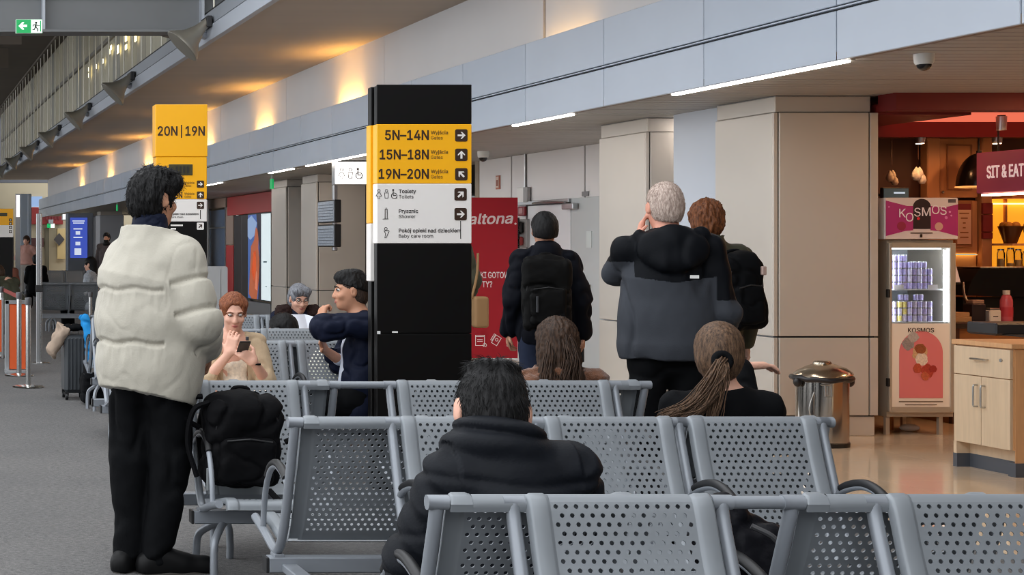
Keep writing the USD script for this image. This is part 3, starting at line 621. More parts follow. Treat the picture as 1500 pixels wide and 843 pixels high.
# dome cameras
def dome_cam(label, px, py, s, r):
    x, z = Xp(px, s), ZS; y = Ys(s)
    t = thing('security_camera', label, 'camera', (x, y, 0))
    part(t, 'housing', lathe([(0, z), (r, z), (r, z-.3*r), (r*.92, z-.95*r), (r*.8, z-1.15*r), (0, z-1.15*r)][::-1], 24), M_WHITEP, smooth=40)
    part(t, 'dome', lathe([(0, z-1.85*r)]+[(r*.72*math.cos(a), z-1.15*r-.70*r*math.sin(a)) for a in np.linspace(1.4, 0, 7)], 20), mat('dome_dark', (26, 24, 26), .1, coat=.5), smooth=60)
dome_cam('white dome camera on the slatted soffit above the wide column', 1353.5, 80, 242, .056)
dome_cam('white dome camera at the cafe ceiling edge above the fridge', 1398, 145, 186, .06)
dome_cam('small grey dome camera on the soffit just right of the black totem', 708, 222, 120, .07)

# ------------------------------------------------------------------ steel pedal bin in front of the wide column
sB = 199; xB, yB = Xp(1221, sB)-.095, Ys(sB)
M_BAG = mat('bin_bag', (24, 22, 26), .35, bump=.6, bscale=40)
tb_ = thing('pedal_bin', 'polished steel pedal bin with domed lid and black liner, before the wide column', 'bin', (xB, yB-.02, 0))
rB = .172
part(tb_, 'body', lathe([(0, .03), (rB, .03), (rB, .48), (rB-.006, .49), (0, .49)], 40), mat('bin_steel', (200, 196, 190), .13, 1.0), smooth=35)
part(tb_, 'base_ring', lathe([(0, 0), (rB+.004, 0), (rB+.006, .03), (rB, .036), (0, .036)], 40), M_BLACK, smooth=35)
lid = lathe([(0, .606), (.05, .604), (.10, .588), (.16, .56), (rB+.022, .53), (rB+.03, .515), (rB+.026, .51), (0, .51)][::-1], 40)
lid.apply_transform(trimesh.transformations.rotation_matrix(math.radians(-5), (0, 1, 0), (0, 0, .5)))
ld = part(tb_, 'lid', lid, mat('lid_steel', (196, 186, 170), .2, 1.0), smooth=35)
part(ld, 'lid_cap', lathe([(0, .625), (.05, .622), (.06, .612), (.062, .595), (0, .59)][::-1], 28), mat('lid_steel', (0, 0, 0)), smooth=35)
a = np.linspace(0, 2*np.pi, 49); rr = rB+.012+.012*noise(np.stack([np.cos(a)*3, np.sin(a)*3, 0*a], 1), 3)
zz = .485+.02*noise(np.stack([np.cos(a)*4, np.sin(a)*4, 0*a], 1), 5)
part(tb_, 'liner', tube(np.stack([rr*np.cos(a), rr*np.sin(a), zz], 1), .022, 8, cap=False), M_BAG, smooth=60)
for sx in (-1, 1): part(tb_, 'liner_ear', trimesh.creation.icosphere(2, .035).apply_scale((.9, .8, 1.1)), M_BAG, smooth=True, loc=(sx*(rB+.02), -.02, .47))
hd = part(tb_, 'handle', tube([(-.10, -rB+.02, .46), (-.10, -rB-.035, .46), (-.06, -rB-.045, .46), (-.06, -rB-.045, .38), (-.10, -rB-.035, .38), (-.10, -rB-.03, .46)], .006, 8), M_STEEL)
part(tb_, 'bail', tube(spline([(-.13, -.115, .40), (-.17, -.13, .30), (-.16, -.13, .22), (-.13, -.14, .12)], 5), .004, 6), M_STEEL)

# ------------------------------------------------------------------ drinks fridge with small cans
sF = 189; yF = Ys(sF)
def fx(px): return Xp(px, sF)
def fz(py): return Zp(py, sF)
M_FRIDGE = mat('fridge_body', (178, 168, 152), .4, .3); M_FRIN = mat('fridge_inside', (205, 210, 214), .5)
fr = thing('drinks_fridge', 'narrow display fridge with a magenta lettered topper, full of small cans', 'fridge')
X0, X1 = fx(1293)+.03, fx(1396); D = .52
part(fr, 'side_wall', B(X0, X0+.03, yF, yF+D, fz(611), fz(352)), M_FRIDGE); part(fr, 'side_wall', B(X1-.035, X1, yF, yF+D, fz(611), fz(352)), M_FRIDGE)
part(fr, 'back_wall', B(X0+.03, X1-.035, yF+D-.03, yF+D, fz(611), fz(352)), M_FRIN); part(fr, 'roof', B(X0+.03, X1-.035, yF, yF+D-.03, fz(360), fz(352)), M_FRIDGE); part(fr, 'bottom', B(X0+.03, X1-.035, yF, yF+D-.03, fz(611), fz(604)), M_FRIDGE)
dr = part(fr, 'door_frame', cat_([B(X0, X0+.022, yF-.035, yF-.003, fz(604), fz(356), .004), B(X1-.045, X1, yF-.035, yF-.003, fz(604), fz(356), .004), B(X0+.022, X1-.045, yF-.035, yF-.003, fz(363), fz(356)), B(X0+.022, X1-.045, yF-.035, yF-.003, fz(604), fz(596))]), M_FRIDGE)
part(dr, 'door_glass', B(X0+.022, X1-.045, yF-.022, yF-.016, fz(474), fz(363)), glass_mat('fridge_glass', (.97, .98, .98), 1.3))
pn = part(dr, 'poster_panel', B(X0+.022, X1-.045, yF-.03, yF-.012, fz(596), fz(474)), mat('poster_cream', (236, 226, 212), .5))
for z in (430, 560): part(dr, 'hinge', B(X0-.014, X0+.004, yF-.04, yF-.01, fz(z+6), fz(z-6), .003), M_BLACK)
xm = (X0+.022+X1-.045)/2; hw = .168
arch = shapely.union_all([sbox(-hw, fz(583)-fz(530), hw, 0.0).union(sbox(-hw, fz(583)-fz(530), hw, .07)), Point(0, .07).buffer(hw, 16)])
part(pn, 'pink_arch', front(extrude(arch, .002), xm, yF-.031, fz(530)), mat('poster_pink', (222, 122, 124), .5))
sc = rng
blob = lambda cx, cy, r, n, seed: Polygon([(cx+r*(1+.35*(noise(np.array([math.cos(t)*2+seed, math.sin(t)*2, seed]))-.5))*math.cos(t), cy+r*(1+.5*(noise(np.array([math.cos(t)*2+seed, math.sin(t)*2, seed+9]))-.5))*math.sin(t)) for t in np.linspace(0, 6.28, n, endpoint=False)])
for nm, cx, cy, r, c, sd_ in (('scoop_picture', -.10, .14, .045, (150, 138, 134), 1), ('scoop_picture', -.06, .19, .04, (176, 166, 160), 2), ('cup_picture', -.01, .07, .062, (206, 164, 120), 3), ('cup_picture', .0, .02, .05, (226, 206, 186), 4), ('fruit_picture', .05, -.07, .05, (176, 66, 50), 5), ('fruit_picture', -.03, -.05, .035, (186, 80, 56), 6), ('fruit_picture', .09, -.055, .03, (160, 50, 44), 7), ('fruit_picture', .03, -.11, .03, (190, 96, 66), 8), ('cup_picture', -.01, .10, .04, (150, 84, 50), 9)):
    part(pn, nm, front(extrude(blob(cx, cy, r, 18, sd_), .002+.0003*sd_), xm, yF-.033, fz(530)), mat(f'poster_{sd_}', c, .5, 0, .4, 60, .3))
part(pn, 'lettering', front(txt('KOSMOS', 6.5/sF, False, .002, width=38/sF), xm-19/sF, yF-.031, fz(487)), M_INK)
for k, (w_, py) in enumerate(((64, 588), (46, 592.5))): part(pn, 'caption_bar', B(xm-w_/2/sF, xm+w_/2/sF, yF-.033, yF-.03, fz(py+1), fz(py-.6)), mat('caption', (130, 116, 100), .6))
for px in (1300, 1378):
    for yo in (.02, D-.06): part(fr, 'leg', B(fx(px), fx(px)+.03, yF+yo, yF+yo+.03, 0, fz(611)), M_FRIDGE)
M_LED = emis('fridge_led', (226, 238, 255), 26)
for x in (X0+.034, X1-.062): part(fr, 'led_strip', B(x, x+.007, yF+.006, yF+.022, fz(472), fz(366)), M_LED)
part(fr, 'led_strip', B(X0+.06, X1-.08, yF+.02, yF+.035, fz(366), fz(363.5)), M_LED)
zs1, zs2 = fz(424), fz(472)
part(fr, 'shelf', B(X0+.03, X1-.035, yF+.02, yF+D-.03, zs1-.008, zs1), M_WHITEP); part(fr, 'shelf', B(X0+.03, X1-.035, yF+.005, yF+D-.03, zs2-.008, zs2), M_WHITEP)
for px in (1311, 1361): part(fr, 'price_tag', B(fx(px), fx(px)+.075, yF+.012, yF+.017, zs1-.004, zs1+.034), M_WHITEP)
# topper
tpn = thing('topper_sign', 'magenta and white box sign on top of the drinks fridge', 'sign')
part(tpn, 'box', B(fx(1291), fx(1398), yF-.04, yF+.3, fz(351), fz(290), .005), mat('topper_white', (226, 218, 212), .45))
z0 = fz(351); w_, h_ = 107/sF, 61/sF; M_MAG = mat('magenta', (172, 44, 116), .45)
fp = part(tpn, 'face', B(fx(1291)+.004, fx(1398)-.004, yF-.046, yF-.04, fz(350), fz(291)), mat('topper_face', (220, 206, 204), .45))
on = lambda nm, g, m, d: part(fp, nm, front(extrude(g, d), fx(1291), yF-.046, z0), m)
on('magenta_field', Polygon([(.01*w_, .08*h_), (.01*w_, .93*h_), (.30*w_, .80*h_), (.38*w_, .80*h_), (.38*w_, .22*h_), (.27*w_, .2*h_)]), M_MAG, .002)
on('magenta_field', Polygon([(.99*w_, .08*h_), (.99*w_, .84*h_), (.80*w_, .76*h_), (.62*w_, .80*h_), (.62*w_, .22*h_), (.73*w_, .2*h_)]), M_MAG, .002)
on('dark_arch', shapely.union_all([sbox(.38*w_, .25*h_, .62*w_, .78*h_), shapely.affinity.scale(Point(.5*w_, .78*h_).buffer(.12*w_, 12), 1, .9)]), mat('arch_dark', (34, 14, 24), .5), .003)
for cx, cy, r, c in ((.22, .32, .06, (150, 40, 70)), (.73, .31, .055, (206, 160, 150)), (.45, .50, .02, (230, 40, 60)), (.88, .66, .015, (220, 140, 190)), (.9, .57, .012, (220, 140, 190)), (.83, .52, .02, (214, 120, 180)), (.05, .78, .012, (214, 120, 180))):
    on('ball_picture', Point(cx*w_, cy*h_).buffer(r*w_, 12), mat(f'ball_{c[0]}_{c[1]}_{c[2]}', c, .4), .004)
on('plate_mark', sbox(.86*w_, .88*h_, .96*w_, .96*h_), mat('plate_mark', (90, 80, 84), .5), .003)
wob = [0, -.10, .02, .03, .08, .06]; xs = [.19, .28, .395, .50, .635, .75]
for ch, dx, dy in zip('KOSMOS', xs, wob): part(fp, 'lettering', front(txt(ch, 12.5/sF, False, .004), fx(1291)+dx*w_, yF-.046, z0+(.53+dy)*h_), mat('topper_letters', (236, 226, 232), .4))
part(fp, 'caption_bar', B(fx(1328), fx(1360), yF-.05, yF-.046, fz(342.5), fz(341)), M_INK); part(fp, 'caption_bar', B(fx(1342), fx(1345), yF-.05, yF-.046, fz(348), fz(343.5)), M_INK)
# the cans: the first of each kind is built, the others refer to it
CANS = {}
def put_can(kind, x, y, z, row, col, shelf):
    nm, c, desc = (('lilac', (182, 172, 224), 'lilac'), ('gold', (240, 208, 120), 'golden'), ('violet', (206, 198, 228), 'pale violet'))[kind]
    O_ = ('first', 'second', 'third', 'fourth', 'fifth', 'sixth', 'seventh', 'eighth', 'ninth'); la = f'small {desc} can, {shelf} fridge shelf, {O_[col]} column from the hinge, {O_[row]} tier up'; gr = f'small cans on the {shelf} fridge shelf'
    if kind in CANS: return copy_of(CANS[kind], 'drink_can', (x, y, z), la, 'can', gr)
    CANS[kind] = p = thing('drink_can', la, 'can', (x, y, z), group=gr); r, h = .0185, .053
    part(p, 'label_wrap', lathe([(r, .005), (r, h-.006)], 14), mat('can_'+nm, c, .3, .1, .5, 90, .45), smooth=True)
    part(p, 'can_end', lathe([(0, 0), (r*.85, 0), (r, .005)], 14), mat('can_end', (214, 214, 216), .25, .9), smooth=30)
    part(p, 'can_end', lathe([(r, h-.006), (r*.86, h), (r*.8, h-.002), (0, h-.002)], 14), mat('can_end', (0, 0, 0)), smooth=30)
xs_ = [X0+.052+.0392*i for i in range(9)]
for i, n in enumerate((5, 5, 5, 5, 4, 4, 4, 4, 3)):
    for k in range(n): put_can((0, 2, 0, 0, 2, 0, 2, 0, 0)[i] if k % 3 else 0, xs_[i], yF+.05+.004*(i % 2), zs1+.0535*k, k, i, 'upper')
for i, n in enumerate((3, 3, 3, 3, 3, 3, 3, 3, 3)):
    for k in range(n): put_can(1 if i in (2, 3) and (k+i) % 4 < 3 else (0, 2)[(i+k) % 2], xs_[i], yF+.05+.003*(i % 2), zs2+.0535*k, k, i, 'lower')
for i in (3, 4, 6, 7):
    for k in range(4): put_can(0, xs_[i], yF+.095, zs2+.0535*k, k, i, 'rear lower')

# ------------------------------------------------------------------ light wood cabinet with drawer and two doors
M_WOOD = mat('pale_wood', (208, 184, 154), .5, 0, .4, 5, .08, stretch=(9, 9, .7), detail=6); M_WOODS = mat('warm_wood', (206, 158, 112), .5, 0, .4, 5, .09, stretch=(9, 9, .7))
cx0, cy0, cy1 = 7.08, 9.93, 10.46
zc = .846
cb = thing('wood_cabinet', 'pale wooden counter cabinet with one drawer above two doors', 'cabinet')
part(cb, 'carcass', B(cx0+.02, cx0+1.6, cy0, cy1, .17, zc-.035), M_WOODS)
part(cb, 'worktop', B(cx0-.005, cx0+1.62, cy0-.02, cy1+.015, zc-.032, zc, .003), M_WOODS)
dw = part(cb, 'drawer', B(cx0, cx0+.02, cy0+.003, cy1-.003, zc-.225, zc-.04, .002), M_WOOD)
part(dw, 'handle', cat_([tube([(cx0-.028, 10.12, zc-.115), (cx0-.028, 10.26, zc-.115)], .007, 8), tube([(cx0, 10.13, zc-.115), (cx0-.028, 10.13, zc-.115)], .005, 6), tube([(cx0, 10.25, zc-.115), (cx0-.028, 10.25, zc-.115)], .005, 6)]), M_STEEL)
part(dw, 'lock', xf(lathe([(0, .004), (.011, .004), (.012, -.004), (0, -.004)][::-1], 14), trimesh.transformations.rotation_matrix(math.pi/2, (0, 1, 0))), M_STEEL, loc=(cx0-.003, 10.01, zc-.11))
ym = (cy0+cy1)/2
for a, b, hy in ((cy0+.003, ym-.002, ym-.035), (ym+.002, cy1-.003, ym+.035)):
    d_ = part(cb, 'door', B(cx0, cx0+.02, a, b, .17, zc-.23, .002), M_WOOD)
    part(d_, 'handle', tube([(cx0, hy, .56), (cx0-.025, hy, .56), (cx0-.028, hy, .55), (cx0-.028, hy, .43), (cx0-.025, hy, .42), (cx0, hy, .42)], .006, 8), M_STEEL, smooth=40)
part(cb, 'toe_board', B(cx0+.09, cx0+1.55, cy0+.06, cy1, .09, .17), M_WOOD); part(cb, 'side_foot', B(cx0+.0, cx0+.09, cy1-.03, cy1, .09, .17), M_WOOD); part(cb, 'side_panel', B(cx0+.03, cx0+1.6, cy0-.004, cy0, .09, zc-.035), M_WOODS)
M_KICK = mat('grey_plinth', (74, 78, 86), .5)
part(cb, 'plinth', cat_([B(cx0+.085, cx0+1.55, cy0+.055, cy1, 0, .09), B(cx0+.0, cx0+.09, cy1-.035, cy1+.004, 0, .09), B(cx0+.03, cx0+1.6, cy0-.006, cy0+.06, 0, .09)]), M_KICK)

# ------------------------------------------------------------------ cafe behind the column: bar, back wall of cupboards, red light cove
M_ORANGE = mat('terracotta_wood', (198, 140, 96), .5, 0, .4, 3, .06, stretch=(4, 4, .5)); M_ORD = mat('terracotta_dark', (156, 98, 60), .5); M_BRN = mat('dark_brown', (66, 34, 20), .6); M_RED = mat('cafe_red', (112, 26, 26), .6)
ZR = 2.5
structure('ceiling', cat_([B(7.62, 13.9, 11.9, 12.12, ZR, ZS+.06), B(7.62, 8.34, 12.12, 13.25, ZR-.02, ZR+.06), B(7.62, 13.9, 13.2, 13.34, ZR-.115, ZS+.06)]), M_RED, 'dark red cafe bulkhead around the lit ceiling panel')
lc = thing('ceiling_light', 'glowing salmon-red ceiling panel over the cafe bar', 'light')
M_REDGLOW = emis('red_glow', (255, 122, 92), 1.1)
for a, b in ((8.36, 9.53), (9.54, 10.8), (10.81, 12.2), (12.21, 13.8)): part(lc, 'panel', B(a, b, 12.14, 13.19, ZR+.01, ZR+.04), M_REDGLOW)
yW = 13.75; sW = 2300/yW
def wx(px): return Xp(px, sW)
def wz(py): return Zp(py, sW)
structure('wall_cafe', B(7.62, 13.9, yW+.05, yW+.2, 0, ZS), M_BRN, 'dark brown back wall of the cafe')
structure('wall_cafe', B(7.55, 7.62, 13.0, yW+.1, 0, ZS), M_BRN, 'side wall of the cafe behind the wide column')
cw = thing('wall_cupboard', 'terracotta panelled cupboard wall behind the cafe bar', 'cupboard')
part(cw, 'post', B(wx(1352), wx(1371), yW-.06, yW+.04, 0, wz(199), .008), M_ORANGE); part(cw, 'post', B(wx(1432), wx(1447), yW-.06, yW+.04, 0, wz(199), .008), M_ORANGE)
for za, zb in ((290, 203), (372, 294)):
    d_ = part(cw, 'door', B(wx(1373), wx(1430), yW-.02, yW+.02, wz(za), wz(zb), .006), M_ORANGE)
    part(d_, 'moulding', cat_([B(wx(1384), wx(1386), yW-.032, yW-.02, wz(za-11), wz(zb+9), .003), B(wx(1419), wx(1421), yW-.032, yW-.02, wz(za-11), wz(zb+9), .003), B(wx(1386), wx(1419), yW-.032, yW-.02, wz(zb+11), wz(zb+9)), B(wx(1386), wx(1419), yW-.032, yW-.02, wz(za-11), wz(za-13))]), M_ORD)
    part(d_, 'knob', trimesh.creation.icosphere(2, .012), M_STEEL, smooth=True, loc=(wx(1378), yW-.03, wz(za-8)))
part(cw, 'niche_back', B(wx(1373), wx(1430), yW+.0, yW+.04, .8, wz(374)), mat('niche', (214, 168, 112), .5)); part(cw, 'base', B(wx(1352), 13.9, yW-.03, yW+.04, 0, .8), M_ORD)
part(cw, 'niche_light', B(wx(1380), wx(1428), yW-.03, yW-.01, wz(374), wz(373)), emis('warm_led', (255, 190, 110), 6))
# poster and menu strips
t = thing('menu_poster', 'pale menu poster with a dark red head on the cupboard', 'poster')
part(t, 'frame', B(wx(1394), wx(1419), yW-.05, yW-.02, wz(362), wz(294), .004), M_ORD); part(t, 'sheet', B(wx(1396), wx(1416), yW-.056, yW-.05, wz(358), wz(308)), mat('sheet_peach', (220, 176, 150), .6)); part(t, 'head_field', B(wx(1396), wx(1416), yW-.056, yW-.05, wz(308), wz(299)), mat('menu_red', (120, 26, 30), .6))
for k, w_ in enumerate((14, 10, 4, 4, 12, 12)): part(t, 'text_bar', B(wx(1406-w_/2), wx(1406+w_/2), yW-.058, yW-.056, wz(314+7*k), wz(312+7*k)), M_ORD)
for k, (a, b) in enumerate(((314, 298), (340, 315), (350, 341))):
    t = solo('menu_card', B(wx(1430), wx(1444), yW-.09, yW-.06, wz(b), wz(a) if False else wz(a-16 if k == 0 else a), .003) if False else B(wx(1430), wx(1444), yW-.09, yW-.06, wz((314, 340, 350)[k]), wz((298, 315, 341)[k]), .003), mat('menu_red', (0, 0, 0)), f'dark red menu card on the cupboard post, {["uppermost", "middle and tallest", "lowest and smallest"][k]} of three', 'card')
# lit shelf recess with bowls and jars
lr = thing('shelf_unit', 'yellow back-lit shelf recess with bowls and jars', 'shelf')
M_YL = mat('shelf_back', (236, 170, 60), .6, emit=(255, 170, 40), estr=.9)
part(lr, 'back_panel', B(wx(1447), 13.8, yW-.005, yW+.03, wz(420), wz(283)), M_YL)
part(lr, 'head_rail', B(wx(1447), 13.8, yW-.3, yW, wz(292), wz(283)), M_ORD); part(lr, 'lamp_bar', B(wx(1447), 13.8, yW-.05, yW-.02, wz(300), wz(298)), emis('warm_led', (0, 0, 0), 6))
part(lr, 'shelf', B(wx(1447), 13.8, yW-.3, yW-.005, wz(360), wz(357)), M_WOODS); part(lr, 'shelf', B(wx(1447), 13.8, yW-.3, yW-.005, wz(397), wz(394)), M_WOODS)
part(lr, 'upright', B(wx(1469), wx(1472), yW-.03, yW-.005, wz(357), wz(283)), M_ORD)
def bowl(px, label, r, h):
    t = thing('bowl', label, 'bowl', (wx(px)+.0, yW-.16, wz(357)))
    part(t, 'shell', lathe([(0, .004), (r*.5, 0), (r, h), (r*.94, h), (r*.46, .012), (0, .014)], 28), mat('bowl_dark', (70, 40, 12), .25, .2), smooth=40)
    for k in range(5): part(t, 'fruit', trimesh.creation.icosphere(2, r*.36), mat('fruit_ochre', (176, 120, 44), .5, 0, .4, 40, .2), smooth=True, loc=(r*.5*math.cos(k*1.26), r*.5*math.sin(k*1.26), h+.004))
bowl(1461, 'dark conical bowl of ochre fruit beside the shelf upright', .095, .15)
bowl(1496, 'dark conical bowl of ochre fruit at the picture edge of the shelf', .095, .15)
for k, (px, r, h) in enumerate(((1452, .03, .16), (1466, .032, .17), (1477, .03, .16), (1488, .028, .14), (1498, .028, .15))):
    t = thing('glass_jar', f'glass storage jar on the lower cafe shelf, {["beside the cupboard post", "second from the cupboard post", "third from the cupboard post", "fourth from the cupboard post", "farthest from the cupboard post"][k]}', 'jar', (wx(px), yW-.12, wz(394)))
    part(t, 'glass_body', lathe([(0, 0), (r, 0), (r, h*.85), (r*.8, h*.95), (r*.8, h)], 18), glass_mat('jar_glass', (.93, .9, .82)), smooth=40); part(t, 'filling', lathe([(0, .006), (r*.9, .006), (r*.9, h*(.55, .3, .5, .2, .4)[k]), (0, h*(.55, .3, .5, .2, .4)[k])], 16), mat('jar_fill', (206, 176, 126), .6)); part(t, 'lid', lathe([(0, h+.014), (r*.82, h+.014), (r*.84, h), (0, h)][::-1], 18), M_STEEL)
# overhead sign parallel to the corridor
sg = thing('cafe_sign', 'purple hanging sign reading SIT & EAT with a light strip below', 'sign')
xs0 = 9.07; M_PURP = mat('sign_purple', (150, 70, 98), .5, emit=(112, 50, 72), estr=.25)
f_ = part(sg, 'board', B(xs0, xs0+.06, 11.5, 13.12, 1.905, 2.245, .006), M_PURP)
m = txt('SIT & EAT', .098, True, .004); m.apply_scale((.42/(m.bounds[1, 0]-m.bounds[0, 0]), 1, 1)); part(f_, 'lettering', side(m, xs0, 12.99, 2.03), mat('sign_letters', (238, 226, 226), .4, emit=(238, 226, 226), estr=.5))
part(sg, 'light_strip', B(xs0-.006, xs0+.05, 11.5, 13.05, 1.88, 1.90), emis('sign_strip', (255, 226, 180), 5)); 
for y in (11.8, 12.9): part(sg, 'hanger_rod', tube([(xs0+.03, y, 2.24), (xs0+.03, y, ZR+.05)], .008, 6), M_BLACK)
# pendant lamp
pl = thing('pendant_lamp', 'black dome pendant lamp hanging beside the purple sign', 'lamp', (Xp(1434, 171), Ys(171), 0))
zr = Zp(274, 171); R_ = .168
part(pl, 'shade', lathe([(R_*math.cos(a), zr+.29*math.sin(a)) for a in np.linspace(0, 1.45, 10)]+[(.02, zr+.31), (0, zr+.31)]+[(0, zr+.29)]+[(.96*R_*math.cos(a), zr+.275*math.sin(a)) for a in np.linspace(1.45, 0, 8)], 32), mat('pendant_black', (34, 26, 26), .22, .5), smooth=40)
part(pl, 'rim', tube([(R_*math.cos(a), R_*math.sin(a), zr) for a in np.linspace(0, 2*np.pi, 33)], .007, 6, False), mat('rim_glow', (250, 190, 120), .4, emit=(255, 180, 100), estr=1)); part(pl, 'cord', tube([(0, 0, zr+.3), (0, 0, ZS+.07)], .006, 6), M_BLACK); part(pl, 'bulb', trimesh.creation.icosphere(2, .04), emis('bulb', (255, 200, 130), 12), smooth=True, loc=(0, 0, zr+.08))
# net bags hanging from the ceiling, spot, small screen
for k, (px, y0, y1, w_) in enumerate(((1306, 242, 272, .042), (1345, 234, 270, .05))):
    s_ = 171; t = thing('garlic_braid', ['thin pale bundle hanging on a string above the fridge, dimmer and farther from the cupboard', 'white bundle hanging on a string beside the terracotta cupboard'][k], 'bundle', (Xp(px, s_), Ys(s_), 0))
    part(t, 'string', tube([(0, 0, Zp(y0, s_)), (0, 0, ZS+.07)], .004, 5), M_BRN)
    bl = [xf(lathe([(0, 0), (.6*w_*r_, .12*w_*r_), (w_*r_, .9*w_*r_), (.75*w_*r_, 1.9*w_*r_), (.2*w_*r_, 2.8*w_*r_), (0, 3.0*w_*r_)], 14), trimesh.transformations.translation_matrix((dx*w_, -.01, Zp(y1, s_)+dz))) for dx, dz, r_ in ((-.45, .03, .8), (.5, .0, .7), (.1, .06, .6))]
    part(t, 'bulb_cluster', cat_(bl), mat('garlic' if k else 'garlic_dim', (222, 214, 204) if k else (176, 160, 140), .7, 0, .3, 60, .15), smooth=True)
t = thing('spot_lamp', 'grey cylinder spotlight under the red glowing ceiling panel', 'lamp', (Xp(1467, 184), Ys(184), 0)); part(t, 'barrel', lathe([(0, ZR-.11), (.035, ZR-.11), (.038, ZR), (0, ZR)], 18), M_ALU, smooth=40); part(t, 'clip', B(-.02, .02, -.02, .02, ZR-.005, ZR+.012), M_BLACK)
t = thing('small_screen', 'small dark bluish screen above the drinks fridge', 'screen'); part(t, 'case', B(Xp(1293, 172), Xp(1332, 172), Ys(172), Ys(172)+.04, Zp(294, 172), Zp(275, 172), .004), M_BLACK); sc_ = part(t, 'display', B(Xp(1294.5, 172), Xp(1330.5, 172), Ys(172)-.004, Ys(172), Zp(293, 172), Zp(276.5, 172)), mat('screen_blue', (60, 84, 92), .3, emit=(70, 100, 110), estr=.25)); part(sc_, 'caption_bar', B(Xp(1309, 172), Xp(1325, 172), Ys(172)-.006, Ys(172)-.004, Zp(284, 172), Zp(281.5, 172)), emis('cap_white', (220, 230, 240), 1.0))
part(t, 'mount', B(Xp(1310, 172), Xp(1314, 172), Ys(172)+.04, yW+.06, Zp(287, 172), Zp(283, 172)), M_BLACK)
# bar counter with devices
sA = 178; yA = Ys(sA); zb = Zp(473, sA)
br = thing('bar_counter', 'dark topped cafe bar counter behind the wooden cabinet', 'counter')
part(br, 'front', B(Xp(1399, sA), 13.4, yA+.05, yA+.55, 0, zb-.05), mat('bar_front', (150, 100, 58), .5, 0, .4, 4, .08)); part(br, 'top', B(Xp(1397, sA), 13.4, yA, yA+.6, zb-.05, zb, .006), mat('bar_top', (58, 48, 42), .25)); part(br, 'dark_end', B(Xp(1397, sA), Xp(1408, sA), yA+.02, yA+.06, 0, zb-.05), M_BRN)
yD = yA+.06; sD = 2300/yD
def dx_(px): return Xp(px, sD)
def dz_(py): return Zp(py, sD)
t = thing('pos_tablet', 'tilted payment tablet with pale screen on a stand by the fridge', 'tablet')
M_TB = trimesh.transformations.rotation_matrix(math.radians(-22), (1, 0, 0)); cxt, czt = dx_(1409), dz_(404)
q = B(-.11, .11, -.012, .012, -.085, .085, .01); part(t, 'case', xf(q, M_TB), M_BLACK, loc=(cxt, yD+.2, czt)); part(t, 'display', xf(B(-.098, .098, -.016, -.012, -.068, .073), M_TB), mat('tablet_screen', (196, 184, 180), .3, emit=(200, 186, 180), estr=.25), loc=(cxt, yD+.2, czt)); part(t, 'stand', cat_([B(cxt-.02, cxt+.02, yD+.2, yD+.24, zb, czt, .005), B(cxt-.08, cxt+.08, yD+.12, yD+.28, zb, zb+.015, .004)]), M_BLACK)
t = thing('coffee_machine', 'large black coffee machine at the edge of the picture', 'machine')
pf = [(0, 0), (.02, -.06), (0, .14), (.11, .235), (.8, .235), (.8, 0)]
zq = dz_(438); part(t, 'hood', front(extrude(Polygon([(0, .02), (.035, .14), (.10, .245), (.75, .245), (.75, 0)]), .3), dx_(1441), yD+.5, zq), mat('machine_black', (14, 14, 15), .25), smooth=False); part(t, 'top_edge', B(dx_(1461), dx_(1461)+.65, yD+.2, yD+.5, zq+.246, zq+.262, .004), M_STEEL); part(t, 'lower_body', B(dx_(1441)+.02, dx_(1441)+.75, yD+.28, yD+.5, zb, zq), M_BLACK); part(t, 'steam_wand', tube(spline([(dx_(1441), yD+.25, zq+.13), (dx_(1437), yD+.2, zq+.02), (dx_(1441), yD+.16, zq-.06)], 5), .01, 8), M_STEEL)
t = thing('dark_box', 'small dark napkin box on the bar left of the white tin', 'box'); part(t, 'body', B(dx_(1427), dx_(1447), yD+.02, yD+.14, zb, dz_(446), .006), mat('box_plum', (40, 32, 38), .4)); part(t, 'napkins', B(dx_(1429), dx_(1446), yD+.03, yD+.12, dz_(446), dz_(440), .006), mat('napkins', (150, 124, 110), .8, bump=.8, bscale=60))
t = thing('white_tin', 'white square tin on the bar between dark box and pink bottle', 'tin'); part(t, 'body', B(dx_(1450), dx_(1467), yD, yD+.1, zb, dz_(455), .006), M_WHITEP); part(t, 'lid', B(dx_(1451), dx_(1466), yD+.005, yD+.095, dz_(455), dz_(452), .003), M_STEEL); part(t, 'caption_bar', B(dx_(1455), dx_(1462), yD-.002, yD, dz_(465), dz_(463.5)), M_INKG)
t = thing('pink_bottle', 'pink dispenser bottle with white pump cap on the bar', 'bottle', (dx_(1478), yD+.03, zb)); hb = dz_(432)-zb
part(t, 'body', lathe([(0, 0), (.044, 0), (.047, .01), (.046, hb*.78), (.034, hb*.95), (.02, hb), (0, hb)], 24), mat('pink_liquid', (206, 96, 112), .2, coat=.4), smooth=40); part(t, 'cap', lathe([(0, hb), (.026, hb), (.026, hb+.035), (0, hb+.035)], 20), M_WHITEP, smooth=40); part(t, 'label_patch', lathe([(.0475, hb*.2), (.0475, hb*.55)], 24), mat('pink_label', (190, 60, 76), .4), smooth=True)
t = thing('card_reader', 'black cash drawer corner with rounded pad over the cabinet', 'reader'); part(t, 'body', B(Xp(1459, 212), Xp(1459, 212)+.6, Ys(212), Ys(212)+.3, zc+.004, Zp(474, 212)-.0, .01), mat('reader_grey', (38, 40, 44), .4)); part(t, 'foot', B(Xp(1462, 212), Xp(1462, 212)+.5, Ys(212)+.02, Ys(212)+.28, zc-.0, zc+.005), M_BLACK)
part(t, 'bracket', B(Xp(1470, 212), Xp(1470, 212)+.5, Ys(212)-.4, Ys(212)+.02, zc, zc+.01, .003), M_BLACK)
